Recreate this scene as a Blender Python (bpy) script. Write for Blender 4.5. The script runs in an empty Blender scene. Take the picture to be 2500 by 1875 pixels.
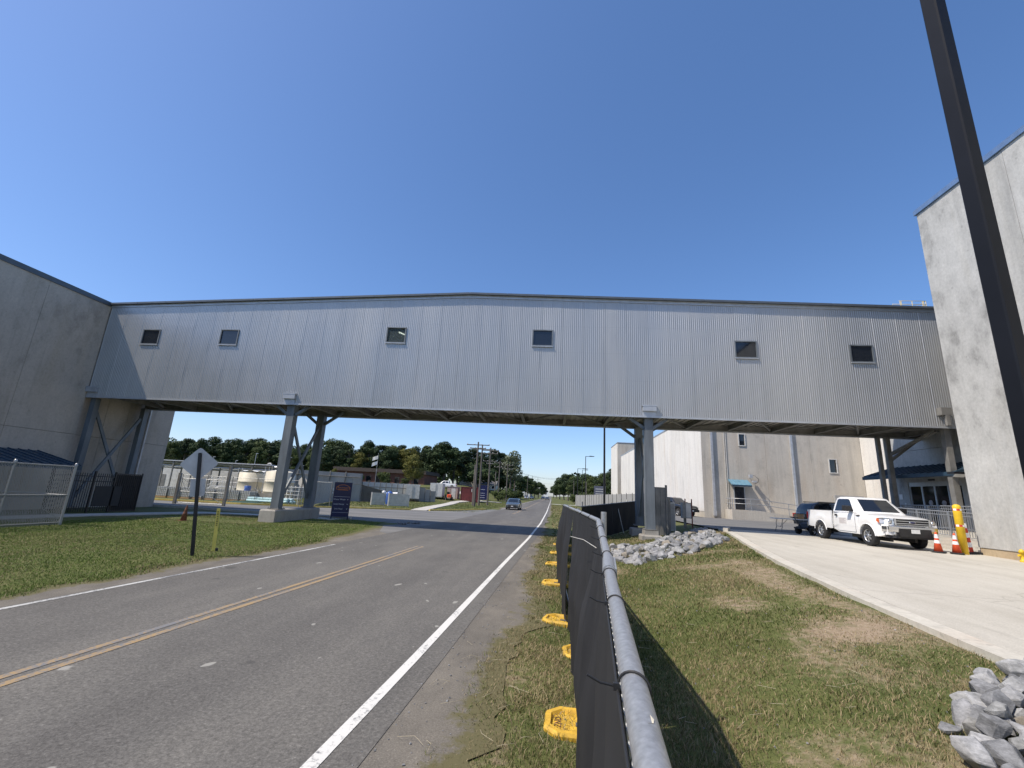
import bpy, math, random
import numpy as np
from mathutils import Vector, Matrix
random.seed(7); RNG = np.random.default_rng(11)
SC = bpy.context.scene
COL = SC.collection
R = math.radians

# ------------------------------------------------------------------ camera
F_PX, PITCH, ROLL, YAW, EYE = 1090.0, R(13.805), R(3.054), R(5.582), 2.05
_fw = Vector((-math.sin(YAW)*math.cos(PITCH), math.cos(YAW)*math.cos(PITCH), math.sin(PITCH)))
_rt = Vector((math.cos(YAW), math.sin(YAW), 0)); _up = _rt.cross(_fw)
_r2 = _rt*math.cos(ROLL)+_up*math.sin(ROLL); _u2 = -_rt*math.sin(ROLL)+_up*math.cos(ROLL)
cam = bpy.data.cameras.new('camera'); cam.sensor_width = 36; cam.lens = F_PX/2500*36
cam.clip_start = .05; cam.clip_end = 6000
cam_ob = bpy.data.objects.new('camera', cam); COL.objects.link(cam_ob)
_m = Matrix((_r2, _u2, -_fw)).transposed().to_4x4(); _m.translation = (0, 0, EYE)
cam_ob.matrix_world = _m; SC.camera = cam_ob
def at(u, v, Y):
    """point of the survey photograph (u, v) at the depth Y along the road"""
    d = _r2*((u-1250)/F_PX) - _u2*((v-937.5)/F_PX) + _fw
    return Vector((0, 0, EYE)) + d*(Y/d.y)

# ------------------------------------------------------------------ sky, sun, exposure
SUN_TO = Vector((-.65, -.325, 1)).normalized()
SUN_EL = math.asin(SUN_TO.z); SUN_AZ = math.atan2(SUN_TO.x, SUN_TO.y)
world = bpy.data.worlds.new('World'); SC.world = world; world.use_nodes = True
_n = world.node_tree.nodes; _bg = _n['Background']
sky = _n.new('ShaderNodeTexSky'); sky.sky_type = 'NISHITA'; sky.sun_disc = False
sky.sun_elevation = SUN_EL; sky.sun_rotation = SUN_AZ; sky.altitude = 100
sky.air_density = .9; sky.dust_density = .85; sky.ozone_density = 5.0
_gm = _n.new('ShaderNodeGamma'); _gm.inputs[1].default_value = .88
_hs = _n.new('ShaderNodeHueSaturation'); _hs.inputs['Saturation'].default_value = 1.17
world.node_tree.links.new(sky.outputs[0], _gm.inputs[0]); world.node_tree.links.new(_gm.outputs[0], _hs.inputs['Color'])
_tn = _n.new('ShaderNodeMix'); _tn.data_type = 'RGBA'; _tn.blend_type = 'MULTIPLY'; _tn.inputs[0].default_value = 1; _tn.inputs[7].default_value = (1.05, .99, 1.04, 1)
world.node_tree.links.new(_hs.outputs[0], _tn.inputs[6]); world.node_tree.links.new(_tn.outputs[2], _bg.inputs[0]); _bg.inputs[1].default_value = .15
_l = bpy.data.lights.new('sun', 'SUN'); _l.energy = 3.45; _l.angle = R(.53); _l.color = (1, .91, .79)
sun = bpy.data.objects.new('sun', _l); COL.objects.link(sun)
sun.rotation_euler = SUN_TO.to_track_quat('Z', 'Y').to_euler(); sun.location = (-30, -12, 60)
SC.view_settings.view_transform = 'Standard'; SC.view_settings.look = 'None'
SC.view_settings.exposure = 0.56; SC.view_settings.gamma = 1
SC.render.engine = 'CYCLES'

# ------------------------------------------------------------------ materials
class NT:
    def __init__(s, name):
        s.m = bpy.data.materials.new(name); s.m.use_nodes = True
        s.t = s.m.node_tree; s.b = s.t.nodes['Principled BSDF']; s.pos = None
    def n(s, kind, **kw):
        x = s.t.nodes.new(kind)
        for k, v in kw.items():
            if hasattr(x, k): setattr(x, k, v)
        return x
    def l(s, a, b): s.t.links.new(a, b)
    def P(s, scale=(1, 1, 1)):
        if s.pos is None: s.pos = s.n('ShaderNodeNewGeometry').outputs['Position']
        mp = s.n('ShaderNodeMapping'); mp.inputs['Scale'].default_value = scale
        s.l(s.pos, mp.inputs[0]); return mp.outputs[0]
    def noise(s, scale, stretch=(1, 1, 1), detail=5, rough=.6, vec=None):
        x = s.n('ShaderNodeTexNoise'); x.inputs['Scale'].default_value = scale
        x.inputs['Detail'].default_value = detail; x.inputs['Roughness'].default_value = rough
        s.l(vec or s.P(stretch), x.inputs['Vector']); return x.outputs['Fac']
    def ramp(s, fac, stops):
        x = s.n('ShaderNodeValToRGB'); e = x.color_ramp.elements
        while len(e) < len(stops): e.new(.5)
        for i, (p, c) in enumerate(stops):
            e[i].position = p; e[i].color = (*c, 1) if len(c) == 3 else c
        s.l(fac, x.inputs[0]); return x.outputs[0]
    def mix(s, fac, a, b, mode='MIX'):
        x = s.n('ShaderNodeMix', data_type='RGBA', blend_type=mode)
        if isinstance(fac, (int, float)): x.inputs[0].default_value = fac
        else: s.l(fac, x.inputs[0])
        for i, c in ((6, a), (7, b)):
            if isinstance(c, tuple): x.inputs[i].default_value = (*c, 1)
            else: s.l(c, x.inputs[i])
        return x.outputs[2]
    def math(s, op, a, b=0., c=None):
        x = s.n('ShaderNodeMath', operation=op)
        for i, v in enumerate((a, b, c)):
            if v is None: continue
            if isinstance(v, (int, float)): x.inputs[i].default_value = v
            else: s.l(v, x.inputs[i])
        return x.outputs[0]
    def bump(s, h, strength, dist=.02):
        x = s.n('ShaderNodeBump'); x.inputs['Strength'].default_value = strength
        x.inputs['Distance'].default_value = dist; s.l(h, x.inputs['Height']); s.l(x.outputs[0], s.b.inputs['Normal'])
    def out(s, col=None, rough=.6, metal=0, spec=.5):
        if col is not None:
            if isinstance(col, tuple): s.b.inputs['Base Color'].default_value = (*col, 1)
            else: s.l(col, s.b.inputs['Base Color'])
        if isinstance(rough, (int, float)): s.b.inputs['Roughness'].default_value = rough
        else: s.l(rough, s.b.inputs['Roughness'])
        s.b.inputs['Metallic'].default_value = metal; s.b.inputs['Specular IOR Level'].default_value = spec
        return s.m
G3 = lambda v: (v, v, v)
def plain(name, c, rough=.5, metal=0, var=.12, scale=3., spec=.5, stretch=(1, 1, 1), bump=0):
    """a base colour with faint wear"""
    t = NT(name); f = t.noise(scale, stretch)
    lo = tuple(max(0, x*(1-var)) for x in c); hi = tuple(min(1, x*(1+var)) for x in c)
    col = t.ramp(f, [(.3, lo), (.7, hi)])
    if bump: t.bump(t.noise(scale*8), bump, .01)
    return t.out(col, rough, metal, spec)
def paint(name, c, rough=.25, coat=.6, metal=0, dirt=.08):
    t = NT(name); f = t.noise(2.5, (1, 1, 2.)); d = tuple(x*.7+.05 for x in c)
    col = t.mix(t.math('MULTIPLY', t.ramp(f, [(.45, G3(0)), (.75, G3(1))]), dirt*3), c, d)
    t.b.inputs['Coat Weight'].default_value = coat; t.b.inputs['Coat Roughness'].default_value = .06
    return t.out(col, rough, metal)
def concrete(name, base, amp=.22, streak=.5, warm=0., blotch=.35, rough=.9):
    t = NT(name)
    big = t.noise(blotch, (1, 1, .7), 4, .62); med = t.noise(1.7, (1, 1, .55), 6, .7)
    stk = t.noise(2.2, (1, 1, .07), 5, .65); fine = t.noise(40, detail=3)
    f = t.math('ADD', t.math('MULTIPLY', big, .45), t.math('ADD', t.math('MULTIPLY', med, .55-.3*streak), t.math('MULTIPLY', stk, .3*streak)))
    lo = tuple(x*(1-amp*1.7) for x in base); hi = tuple(min(.95, x*(1+amp*.9)) for x in base)
    w = (base[0]*.92+warm*.05, base[1]*.88, base[2]*.8)
    col = t.ramp(f, [(.33, lo), (.47, base), (.66, hi)])
    col = t.mix(t.ramp(t.noise(.8, (1, 1, .2)), [(.5, G3(0)), (.72, G3(.55))]), col, w)
    runs = t.ramp(t.noise(1.1, (1, 1, .035), 6, .75), [(.52, G3(0)), (.7, G3(.6))]); col = t.mix(runs, col, tuple(x*.66 for x in base))
    sp2 = t.noise(11, (1, 1, .8), 6, .8); col = t.mix(.55, col, t.ramp(sp2, [(.3, G3(.72)), (.5, G3(1)), (.7, G3(1.2))]), 'MULTIPLY')
    holes = t.ramp(t.noise(5.5, detail=2, rough=.3), [(.735, G3(0)), (.77, G3(.4))])
    col = t.mix(holes, col, tuple(x*.55 for x in base))
    t.bump(t.math('ADD', fine, t.math('MULTIPLY', med, 2.)), .25, .01)
    return t.out(col, rough, 0, .3)

M = {}
M['bldg_left'] = concrete('precast_concrete_grey', (.47, .42, .355), .2, .25)
M['bldg_right'] = concrete('precast_concrete_pale', (.42, .42, .40), .34, .3, blotch=.55)
M['bldg_far'] = concrete('precast_concrete_warm', (.51, .47, .40), .2, .7, .5)
M['bldg_sunlit'] = concrete('precast_concrete_sunlit', (.70, .675, .62), .14, .9, .5)  # lighter copy of the far concrete for sun-facing walls, sunlight put into its colour
M['plinth'] = concrete('stained_footing_concrete', (.40, .32, .21), .25, .4, 1.)
M['pier'] = concrete('pier_concrete', (.36, .34, .30), .3, .7, 1.)
M['wallgrey'] = concrete('yard_wall_concrete', (.34, .335, .32), .2, .9)
M['dark_gap'] = plain('joint_sealant', (.10, .095, .085), .9)

t = NT('corrugated_siding'); f = t.noise(.5, (1, 1, .15)); f2 = t.noise(9, (1, 1, .02), 4)
col = t.ramp(t.math('ADD', t.math('MULTIPLY', f, .55), t.math('MULTIPLY', f2, .45)), [(.3, (.40, .40, .388)), (.7, (.475, .473, .458))])
oi = t.n('ShaderNodeObjectInfo'); col = t.mix(1., col, t.ramp(oi.outputs['Random'], [(0, G3(.97)), (1, G3(1.03))]), 'MULTIPLY')
rn_ = t.ramp(t.noise(3.2, (1, 1, .05), 6, .75), [(.53, G3(0)), (.75, G3(.28))]); col = t.mix(rn_, col, (.27, .27, .265))
sz = t.n('ShaderNodeSeparateXYZ'); t.l(t.pos, sz.inputs[0]); gl = t.math('LESS_THAN', t.math('ABSOLUTE', t.math('SUBTRACT', t.math('FRACT', t.math('DIVIDE', sz.outputs[2], 1.45)), .5)), .008)
col = t.mix(t.math('MULTIPLY', gl, .12), col, (.16, .16, .16)); t.bump(t.noise(.9, (1, 1, .6), 2), .2, .06)
M['siding'] = t.out(col, t.ramp(f, [(.3, G3(.34)), (.7, G3(.46))]), .55)
M['trim'] = plain('coated_trim_metal', (.46, .48, .50), .4, .4)
M['fascia'] = plain('dark_roof_edge_metal', (.10, .115, .13), .45, .3)
M['coping'] = plain('blue_coping_metal', (.16, .25, .40), .35, .3)
M['galv'] = plain('galvanized_steel', (.38, .39, .395), .42, .5, .2, 70., bump=.05)
M['galvflat'] = plain('weathered_galvanized_column', (.15, .17, .185), .6, .2, .35, 1.6, stretch=(1, 1, .25))
M['steel_dark'] = plain('dull_grey_steel', (.20, .195, .18), .65, .1, .3, 2.)
M['deck'] = plain('underside_metal_deck', (.52, .49, .44), .7, 0, .25, 1.2)
M['blacksteel'] = plain('black_powder_coat', (.014, .015, .018), .4, 0, .2)
M['navypole'] = plain('dark_bronze_pole', (.007, .008, .011), .5, 0, .25, 2., .25)
M['roofblue'] = plain('blue_standing_seam', (.03, .062, .095), .5, .1, .15)
M['rooflight'] = plain('teal_metal_awning', (.17, .33, .42), .35, .3, .15)
M['white'] = plain('white_painted_metal', (.74, .74, .72), .4)
M['offwhite'] = plain('weathered_white', (.58, .57, .53), .6, 0, .15)
M['cream'] = plain('cream_fibreglass', (.60, .55, .42), .5, 0, .16, .8, stretch=(1, 1, .3))
M['yellow'] = plain('safety_yellow', (.72, .47, .02), .5, 0, .12, 4.)
M['yellowfoot'] = plain('yellow_plastic', (.60, .37, .04), .6, 0, .3, 9.)
M['orange'] = plain('cone_orange', (.80, .10, .03), .5, 0, .1)
M['oldorange'] = plain('grimy_cone_orange', (.17, .07, .04), .85, 0, .35, 9.)
M['coneblack'] = plain('cone_rubber', (.03, .03, .03), .8)
M['reflect'] = plain('reflective_white', (.80, .80, .78), .35)
M['redtape'] = plain('reflective_red', (.55, .05, .03), .4)
M['rust'] = plain('rusty_red_steel', (.17, .035, .032), .6, 0, .35, 1.2)
M['brick'] = plain('dark_red_brick', (.14, .062, .046), .9, 0, .25, 1.)
M['shingle'] = plain('grey_shingles', (.16, .155, .15), .9, 0, .25, 4.)
M['sidingwhite'] = plain('vinyl_siding', (.62, .60, .55), .6)
M['navy'] = plain('navy_sign_face', (.012, .016, .075), .35, 0, .1)
M['signwhite'] = plain('sign_lettering_white', (.72, .73, .78), .5)
M['signorange'] = plain('sign_badge_orange', (.62, .20, .05), .5)
M['alu'] = plain('bare_aluminium_back', (.50, .51, .52), .42, .35, .14)
M['lightblue'] = plain('pale_blue_pipe', (.42, .60, .63), .45)
M['blueplastic'] = plain('blue_plastic', (.04, .10, .32), .4)
M['wood'] = plain('weathered_pole_wood', (.12, .108, .095), .9, 0, .3, 3., stretch=(1, 1, .1))
M['woodbox'] = plain('cardboard', (.42, .27, .14), .9)
M['rubber'] = plain('tyre_rubber', (.022, .022, .023), .85, 0, .2)
M['rim'] = plain('alloy_rim', (.55, .56, .57), .3, .8)
M['chrome'] = plain('chrome', (.68, .69, .70), .16, .95, .06)
M['blackplastic'] = plain('black_plastic', (.02, .02, .021), .6)
M['carwhite'] = paint('white_car_paint', (.80, .80, .79), .3, .5)
M['carblack'] = paint('black_car_paint', (.012, .013, .016), .25, .8)
M['cargrey'] = paint('charcoal_car_paint', (.055, .058, .065), .3, .7)
M['carslate'] = paint('slate_blue_car_paint', (.06, .075, .085), .25, .8)
M['carsilver'] = paint('silver_car_paint', (.42, .43, .44), .3, .6, .3)
M['lampred'] = plain('tail_lamp_red', (.45, .02, .02), .2)
M['amber'] = plain('amber_marker', (.62, .13, .03), .25)
M['markeryellow'] = plain('faded_marker_yellow', (.66, .56, .12), .6)
M['interior'] = plain('dark_interior', (.05, .05, .052), .9)
M['cloth'] = plain('light_clothing', (.5, .52, .56), .9)
M['plate'] = plain('number_plate', (.72, .72, .70), .4)
M['decal'] = plain('faded_door_decal', (.66, .64, .62), .5)
M['decalink'] = plain('faded_decal_ink', (.42, .38, .38), .6)
M['ziptie'] = plain('black_zip_tie', (.02, .02, .02), .5)
t = NT('window_glass'); t.b.inputs['Base Color'].default_value = (.012, .015, .02, 1)
M['glass'] = t.out(None, .04, 0, .8)
t = NT('clear_glass'); t.b.inputs['Transmission Weight'].default_value = .85; t.b.inputs['IOR'].default_value = 1.05
M['cglass'] = t.out((.35, .42, .42), .02, 0, .7)
t = NT('headlamp'); M['lens'] = t.out((.42, .44, .45), .08, .4, .8)
t = NT('fluorescent_tube'); t.b.inputs['Emission Color'].default_value = (1, .93, .8, 1); t.b.inputs['Emission Strength'].default_value = 1.6
M['tube'] = t.out((.8, .8, .8), .5)
t = NT('lamp_lens'); t.b.inputs['Emission Color'].default_value = (1, .97, .9, 1); t.b.inputs['Emission Strength'].default_value = .9
M['litlens'] = t.out((.8, .8, .8), .3)

t = NT('privacy_screen_fabric')          # woven dark mesh fabric
f = t.noise(1.2, (1, 1, .5)); w1 = t.n('ShaderNodeTexWave'); w1.inputs['Scale'].default_value = 60; w1.bands_direction = 'Z'
t.l(t.P(), w1.inputs[0]); col = t.mix(t.math('MULTIPLY', w1.outputs['Fac'], .25), t.ramp(f, [(.3, (.014, .0145, .016)), (.7, (.026, .0265, .028))]), (.012, .012, .012))
t.bump(w1.outputs['Fac'], .1, .004); M['screen'] = t.out(col, .75, 0, .3)

t = NT('asphalt')
tr = t.noise(.45, (1, .05, 1), 4, .6); mid = t.noise(1.1, (1, .35, 1), 5, .7); agg = t.noise(75, detail=3, rough=.8); agg2 = t.noise(26, detail=4, rough=.75)
f = t.math('ADD', t.math('MULTIPLY', tr, .55), t.math('MULTIPLY', mid, .45))
col = t.ramp(f, [(.34, (.094, .089, .081)), (.5, (.126, .120, .108)), (.66, (.166, .157, .138))])
spk = t.math('ADD', t.math('MULTIPLY', agg, .5), t.math('MULTIPLY', agg2, .5))
col = t.mix(.85, col, t.ramp(spk, [(.32, G3(.3)), (.5, G3(.98)), (.6, G3(1.4)), (.70, G3(2.8))]), 'MULTIPLY')
patch = t.ramp(t.noise(3.2, (1.2, .6, 1), 2, .35), [(.735, G3(0)), (.75, G3(.75))])
col = t.mix(patch, col, (.36, .35, .31))
dk = t.ramp(t.noise(1.7, (1, .5, 1), 2, .4), [(.73, G3(0)), (.76, G3(.7))]); 
gm = t.n('ShaderNodeMapping'); gm.inputs['Location'].default_value = (13, 37, 5); t.l(t.pos, gm.inputs[0])
dk = t.ramp(t.noise(1.5, (1, 1, 1), 3, .5, gm.outputs[0]), [(.72, G3(0)), (.76, G3(.5))])
col = t.mix(dk, col, (.05, .05, .048))
t.bump(spk, .6, .006); M['asphalt'] = t.out(col, .88, 0, .3)
t = NT('side_street_asphalt'); f = t.noise(.6, (.2, 1, 1), 5, .65); agg = t.noise(30, detail=4)
col = t.ramp(f, [(.35, (.13, .13, .125)), (.65, (.20, .195, .185))]); col = t.mix(.5, col, t.ramp(agg, [(.3, G3(.7)), (.7, G3(1.25))]), 'MULTIPLY')
M['asphalt2'] = t.out(col, .9, 0, .3)
t = NT('gravel_shoulder'); f = t.noise(1.3, (1, .5, 1), 6, .7); g = t.noise(60, detail=4, rough=.8)
col = t.ramp(f, [(.35, (.135, .124, .106)), (.65, (.215, .195, .162))]); col = t.mix(.8, col, t.ramp(g, [(.3, G3(.5)), (.55, G3(1)), (.75, G3(1.9))]), 'MULTIPLY')
a_ = t.n('ShaderNodeAttribute'); a_.attribute_name = 'soil'; k_ = t.math('ADD', a_.outputs['Fac'], t.math('MULTIPLY', t.math('SUBTRACT', t.noise(3.5, detail=6, rough=.7), .5), 1.4))
col = t.mix(t.ramp(k_, [(.42, G3(0)), (.62, G3(1))]), col, (.13, .118, .06))
t.bump(g, .6, .01); M['gravel'] = t.out(col, .95, 0, .2)
def line_paint(name, c, wear):
    t = NT(name); f = t.noise(22, detail=6, rough=.75); f2 = t.noise(2.5, (1, .4, 1), 4)
    k = t.math('ADD', t.math('MULTIPLY', f, .6), t.math('MULTIPLY', f2, .4))
    col = t.mix(t.ramp(k, [(wear-.06, G3(0)), (wear+.03, G3(1))]), c, tuple(x*.25+.06 for x in (.5, .5, .5)))
    return t.out(col, .7, 0, .3)
M['linewhite'] = line_paint('white_line_paint', (.66, .65, .60), .60)
M['linewhite2'] = line_paint('worn_white_line_paint', (.50, .50, .47), .54)
M['lineyellow'] = line_paint('worn_yellow_line_paint', (.34, .24, .125), .52)
t = NT('drive_concrete'); f = t.noise(.35, (1, .8, 1), 5, .65); s = t.noise(1.6, (1, .16, 1), 5, .7); fn = t.noise(45, detail=4)
col = t.ramp(t.math('ADD', t.math('MULTIPLY', f, .55), t.math('MULTIPLY', s, .45)), [(.33, (.38, .355, .30)), (.5, (.46, .435, .375)), (.66, (.52, .495, .43))])
ty = t.ramp(t.noise(1.0, (1.6, .22, 1), 3, .5), [(.68, G3(0)), (.73, G3(.4))]); col = t.mix(ty, col, (.20, .19, .17))
oil = t.ramp(t.noise(1.9, (1, 1, 1), 3, .5), [(.70, G3(0)), (.78, G3(.5))]); col = t.mix(oil, col, (.17, .16, .14))
vo = t.n('ShaderNodeTexVoronoi', feature='DISTANCE_TO_EDGE'); vo.inputs['Scale'].default_value = .13
wv = t.n('ShaderNodeVectorMath', operation='ADD'); nz = t.n('ShaderNodeTexNoise'); nz.inputs['Scale'].default_value = 1.3; t.l(t.pos, nz.inputs[0]); t.l(t.pos, wv.inputs[0]); t.l(nz.outputs['Color'], wv.inputs[1]); t.l(wv.outputs[0], vo.inputs[0])
cr = t.ramp(vo.outputs['Distance'], [(.0, G3(.3)), (.003, G3(0))]); col = t.mix(cr, col, (.12, .11, .09))
col = t.mix(.5, col, t.ramp(fn, [(.3, G3(.7)), (.7, G3(1.25))]), 'MULTIPLY'); t.bump(fn, .15, .004)
M['drive'] = t.out(col, .9, 0, .3)
M['kerb'] = concrete('kerb_concrete', (.50, .475, .41), .14, .2, 1.)
M['walk'] = concrete('sidewalk_concrete', (.48, .46, .41), .12, .2, 1.)
M['kerbyellow'] = plain('yellow_kerb_paint', (.58, .46, .13), .8, 0, .25, 2.)
t = NT('soil_and_thatch'); f = t.noise(.28, detail=6, rough=.65); g = t.noise(7, detail=6, rough=.7); h = t.noise(55, detail=3)
col = t.ramp(t.math('ADD', t.math('MULTIPLY', f, .6), t.math('MULTIPLY', g, .4)), [(.38, (.080, .100, .032)), (.52, (.115, .125, .042)), (.63, (.165, .145, .072)), (.74, (.25, .20, .13))])
col = t.mix(.7, col, t.ramp(h, [(.3, G3(.55)), (.7, G3(1.35))]), 'MULTIPLY'); a_ = t.n('ShaderNodeAttribute'); a_.attribute_name = 'dirt'; sp = t.noise(26, detail=5, rough=.8)
k_ = t.math('ADD', a_.outputs['Fac'], t.math('MULTIPLY', t.math('SUBTRACT', t.math('ADD', t.math('MULTIPLY', g, .6), t.math('MULTIPLY', t.noise(1.6, detail=6, rough=.7), .4)), .5), 3.2))
dirt = t.ramp(sp, [(.3, (.19, .135, .09)), (.5, (.31, .235, .165)), (.62, (.36, .285, .21)), (.72, (.50, .45, .38))])
col = t.mix(t.ramp(k_, [(.25, G3(0)), (.85, G3(.9))]), col, dirt); t.bump(g, .6, .03)
M['soil'] = t.out(col, .95, 0, .2)
def grass_mat(name):
    t = NT(name); a = t.n('ShaderNodeAttribute'); a.attribute_name = 'tint'
    t.b.inputs['Transmission Weight'].default_value = 0
    return t.out(a.outputs['Color'], .75, 0, .25)
M['grass'] = grass_mat('grass_blades')
def leaf_mat(name, c1, c2):
    t = NT(name); o = t.n('ShaderNodeObjectInfo'); tc = t.n('ShaderNodeTexCoord')
    mp = t.n('ShaderNodeMapping'); t.l(tc.outputs['Object'], mp.inputs[0])
    f = t.noise(.55, vec=mp.outputs[0], detail=4); col = t.ramp(f, [(.32, c1), (.68, c2)])
    col = t.mix(t.math('MULTIPLY', o.outputs['Random'], .45), col, tuple(x*1.1+.01 for x in (c2[0], c2[1], c2[2])))
    return t.out(col, .7, 0, .2)
M['leaf_dark'] = leaf_mat('dark_foliage', (.024, .042, .016), (.050, .075, .026))
M['leaf_mid'] = leaf_mat('mid_foliage', (.045, .065, .020), (.085, .11, .034))
M['leaf_yel'] = leaf_mat('yellowing_foliage', (.095, .10, .022), (.17, .16, .04))
M['leaf_pine'] = leaf_mat('pine_foliage', (.020, .036, .018), (.045, .066, .028))
M['leaf_pale'] = leaf_mat('pale_foliage', (.09, .11, .06), (.16, .18, .10))
M['bark'] = plain('bark', (.12, .10, .085), .95, 0, .3, 3.)
t = NT('riprap_granite'); o = t.n('ShaderNodeObjectInfo'); f = t.noise(5, detail=6, rough=.7); v = t.noise(14, (1, 1, 3), 5, .75)
col = t.ramp(t.math('ADD', t.math('MULTIPLY', f, .5), t.math('MULTIPLY', v, .5)), [(.34, (.12, .122, .12)), (.5, (.26, .262, .26)), (.64, (.41, .412, .41))])
col = t.mix(.9, col, t.ramp(o.outputs['Random'], [(0, (.62, .63, .65)), (.35, (1, 1, 1.02)), (.7, (1.3, 1.29, 1.27)), (.86, (.85, .86, .84)), (.95, (1.0, .88, .7))]), 'MULTIPLY')
t.bump(v, .4, .02); M['rock'] = t.out(col, .9, 0, .3)

# ------------------------------------------------------------------ mesh helpers
class MB:
    def __init__(s): s.v = []; s.f = []; s.mi = []; s.sm = []
    def add(s, vs, fs, mi=0, sm=False):
        o = len(s.v); s.v += [tuple(x) for x in vs]; s.f += [tuple(i+o for i in f) for f in fs]
        s.mi += [mi]*len(fs); s.sm += [sm]*len(fs); return s
    def box(s, c, d, rot=None, mi=0):
        x, y, z = (k/2 for k in d)
        vs = [Vector((a, b, e)) for a in (-x, x) for b in (-y, y) for e in (-z, z)]
        if rot is not None: vs = [rot @ q for q in vs]
        c = Vector(c); vs = [q+c for q in vs]
        return s.add(vs, [(0, 1, 3, 2), (4, 6, 7, 5), (0, 4, 5, 1), (2, 3, 7, 6), (0, 2, 6, 4), (1, 5, 7, 3)], mi)
    def bb(s, a, b, mi=0):
        a = Vector(a); b = Vector(b); return s.box((a+b)/2, [abs(q) for q in (b-a)], None, mi)
    def bar(s, p, q, w, h, up=(0, 0, 1), mi=0):
        p = Vector(p); q = Vector(q); d = q-p; L = d.length; d = d/L; up = Vector(up)
        if abs(d.dot(up)) > .98: up = Vector((0, 1, 0)) if abs(d.y) < .9 else Vector((1, 0, 0))
        a = d.cross(up).normalized(); b = a.cross(d)
        return s.box((p+q)/2, (L, w, h), Matrix((d, a, b)).transposed(), mi)
    def tube(s, p, q, r, r2=None, n=10, cap=True, mi=0):
        p = Vector(p); q = Vector(q); d = (q-p).normalized(); r2 = r if r2 is None else r2
        u = Vector((0, 0, 1)) if abs(d.z) < .9 else Vector((1, 0, 0))
        a = d.cross(u).normalized(); b = d.cross(a); vs = []
        for k in range(n):
            t_ = 2*math.pi*k/n; e = a*math.cos(t_)+b*math.sin(t_); vs += [p+e*r, q+e*r2]
        s.add(vs, [(2*k, 2*((k+1) % n), 2*((k+1) % n)+1, 2*k+1) for k in range(n)], mi, True)
        if cap: s.add(vs, [tuple(2*k for k in range(n-1, -1, -1)), tuple(2*k+1 for k in range(n))], mi)
        return s
    def path(s, pts, r, n=8, mi=0):
        pts = [Vector(q) for q in pts]; rings = []; prev = None
        for i, q in enumerate(pts):
            d = (pts[min(i+1, len(pts)-1)]-pts[max(i-1, 0)]).normalized()
            if prev is None:
                u = Vector((0, 0, 1)) if abs(d.z) < .9 else Vector((1, 0, 0)); a = d.cross(u).normalized()
            else: a = (prev-d*prev.dot(d)).normalized()
            prev = a; b = d.cross(a); rr = r[i] if isinstance(r, (list, tuple)) else r
            rings.append([q+(a*math.cos(2*math.pi*k/n)+b*math.sin(2*math.pi*k/n))*rr for k in range(n)])
        vs = [v for g in rings for v in g]
        fs = [(i*n+k, i*n+(k+1) % n, (i+1)*n+(k+1) % n, (i+1)*n+k) for i in range(len(pts)-1) for k in range(n)]
        s.add(vs, fs, mi, True)
        return s.add(vs, [tuple(range(n-1, -1, -1)), tuple((len(pts)-1)*n+k for k in range(n))], mi)
    def lathe(s, prof, c=(0, 0, 0), n=24, axis='z', mi=0, sm=True):
        vs = []; c = Vector(c)
        for r, h in prof:
            for k in range(n):
                a = 2*math.pi*k/n; x, y = r*math.cos(a), r*math.sin(a)
                vs.append(c+Vector((x, y, h) if axis == 'z' else (x, h, y) if axis == 'y' else (h, x, y)))
        m = len(prof)
        s.add(vs, [(i*n+k, i*n+(k+1) % n, (i+1)*n+(k+1) % n, (i+1)*n+k) for i in range(m-1) for k in range(n)], mi, sm)
        return s.add(vs, [tuple(range(n-1, -1, -1)), tuple((m-1)*n+k for k in range(n))], mi)
    def prism(s, poly, vec, mi=0):
        vec = Vector(vec); n = len(poly); p = [Vector(q) for q in poly]
        return s.add(p+[q+vec for q in p], [tuple(range(n-1, -1, -1)), tuple(range(n, 2*n))]+[(k, (k+1) % n, (k+1) % n+n, k+n) for k in range(n)], mi)
    def quad(s, *p, mi=0): return s.add(p, [tuple(range(len(p)))], mi)
    def mesh(s, name, *mats):
        me = bpy.data.meshes.new(name); me.from_pydata(s.v, [], s.f)
        for m in mats: me.materials.append(M[m] if isinstance(m, str) else m)
        me.polygons.foreach_set('material_index', s.mi); me.polygons.foreach_set('use_smooth', s.sm)
        me.validate(); me.update(); return me
    def build(s, name, mats, parent=None, loc=None, rz=0):
        mats = mats if isinstance(mats, (list, tuple)) else [mats]
        return link(name, s.mesh(name, *mats), parent, loc, rz)
def link(name, me, parent=None, loc=None, rz=0):
    o = bpy.data.objects.new(name, me); COL.objects.link(o)
    if parent is not None: o.parent = parent
    if loc is not None: o.location = loc
    if rz: o.rotation_euler = (0, 0, rz)
    return o
def tag(o, label, cat, group=None, kind=None):
    o['label'] = label; o['category'] = cat
    if group: o['group'] = group
    if kind: o['kind'] = kind
    return o
def thing(name, label, cat, loc=(0, 0, 0), rz=0, group=None):
    o = bpy.data.objects.new(name, None); COL.objects.link(o); o.empty_display_size = .2
    o.location = loc; o.rotation_euler = (0, 0, rz); return tag(o, label, cat, group)
def struct(o): o['kind'] = 'structure'; return o
def copy_tree(o, parent=None):
    c = o.copy(); COL.objects.link(c); c.parent = parent
    for ch in list(o.children): copy_tree(ch, c)
    return c
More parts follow.
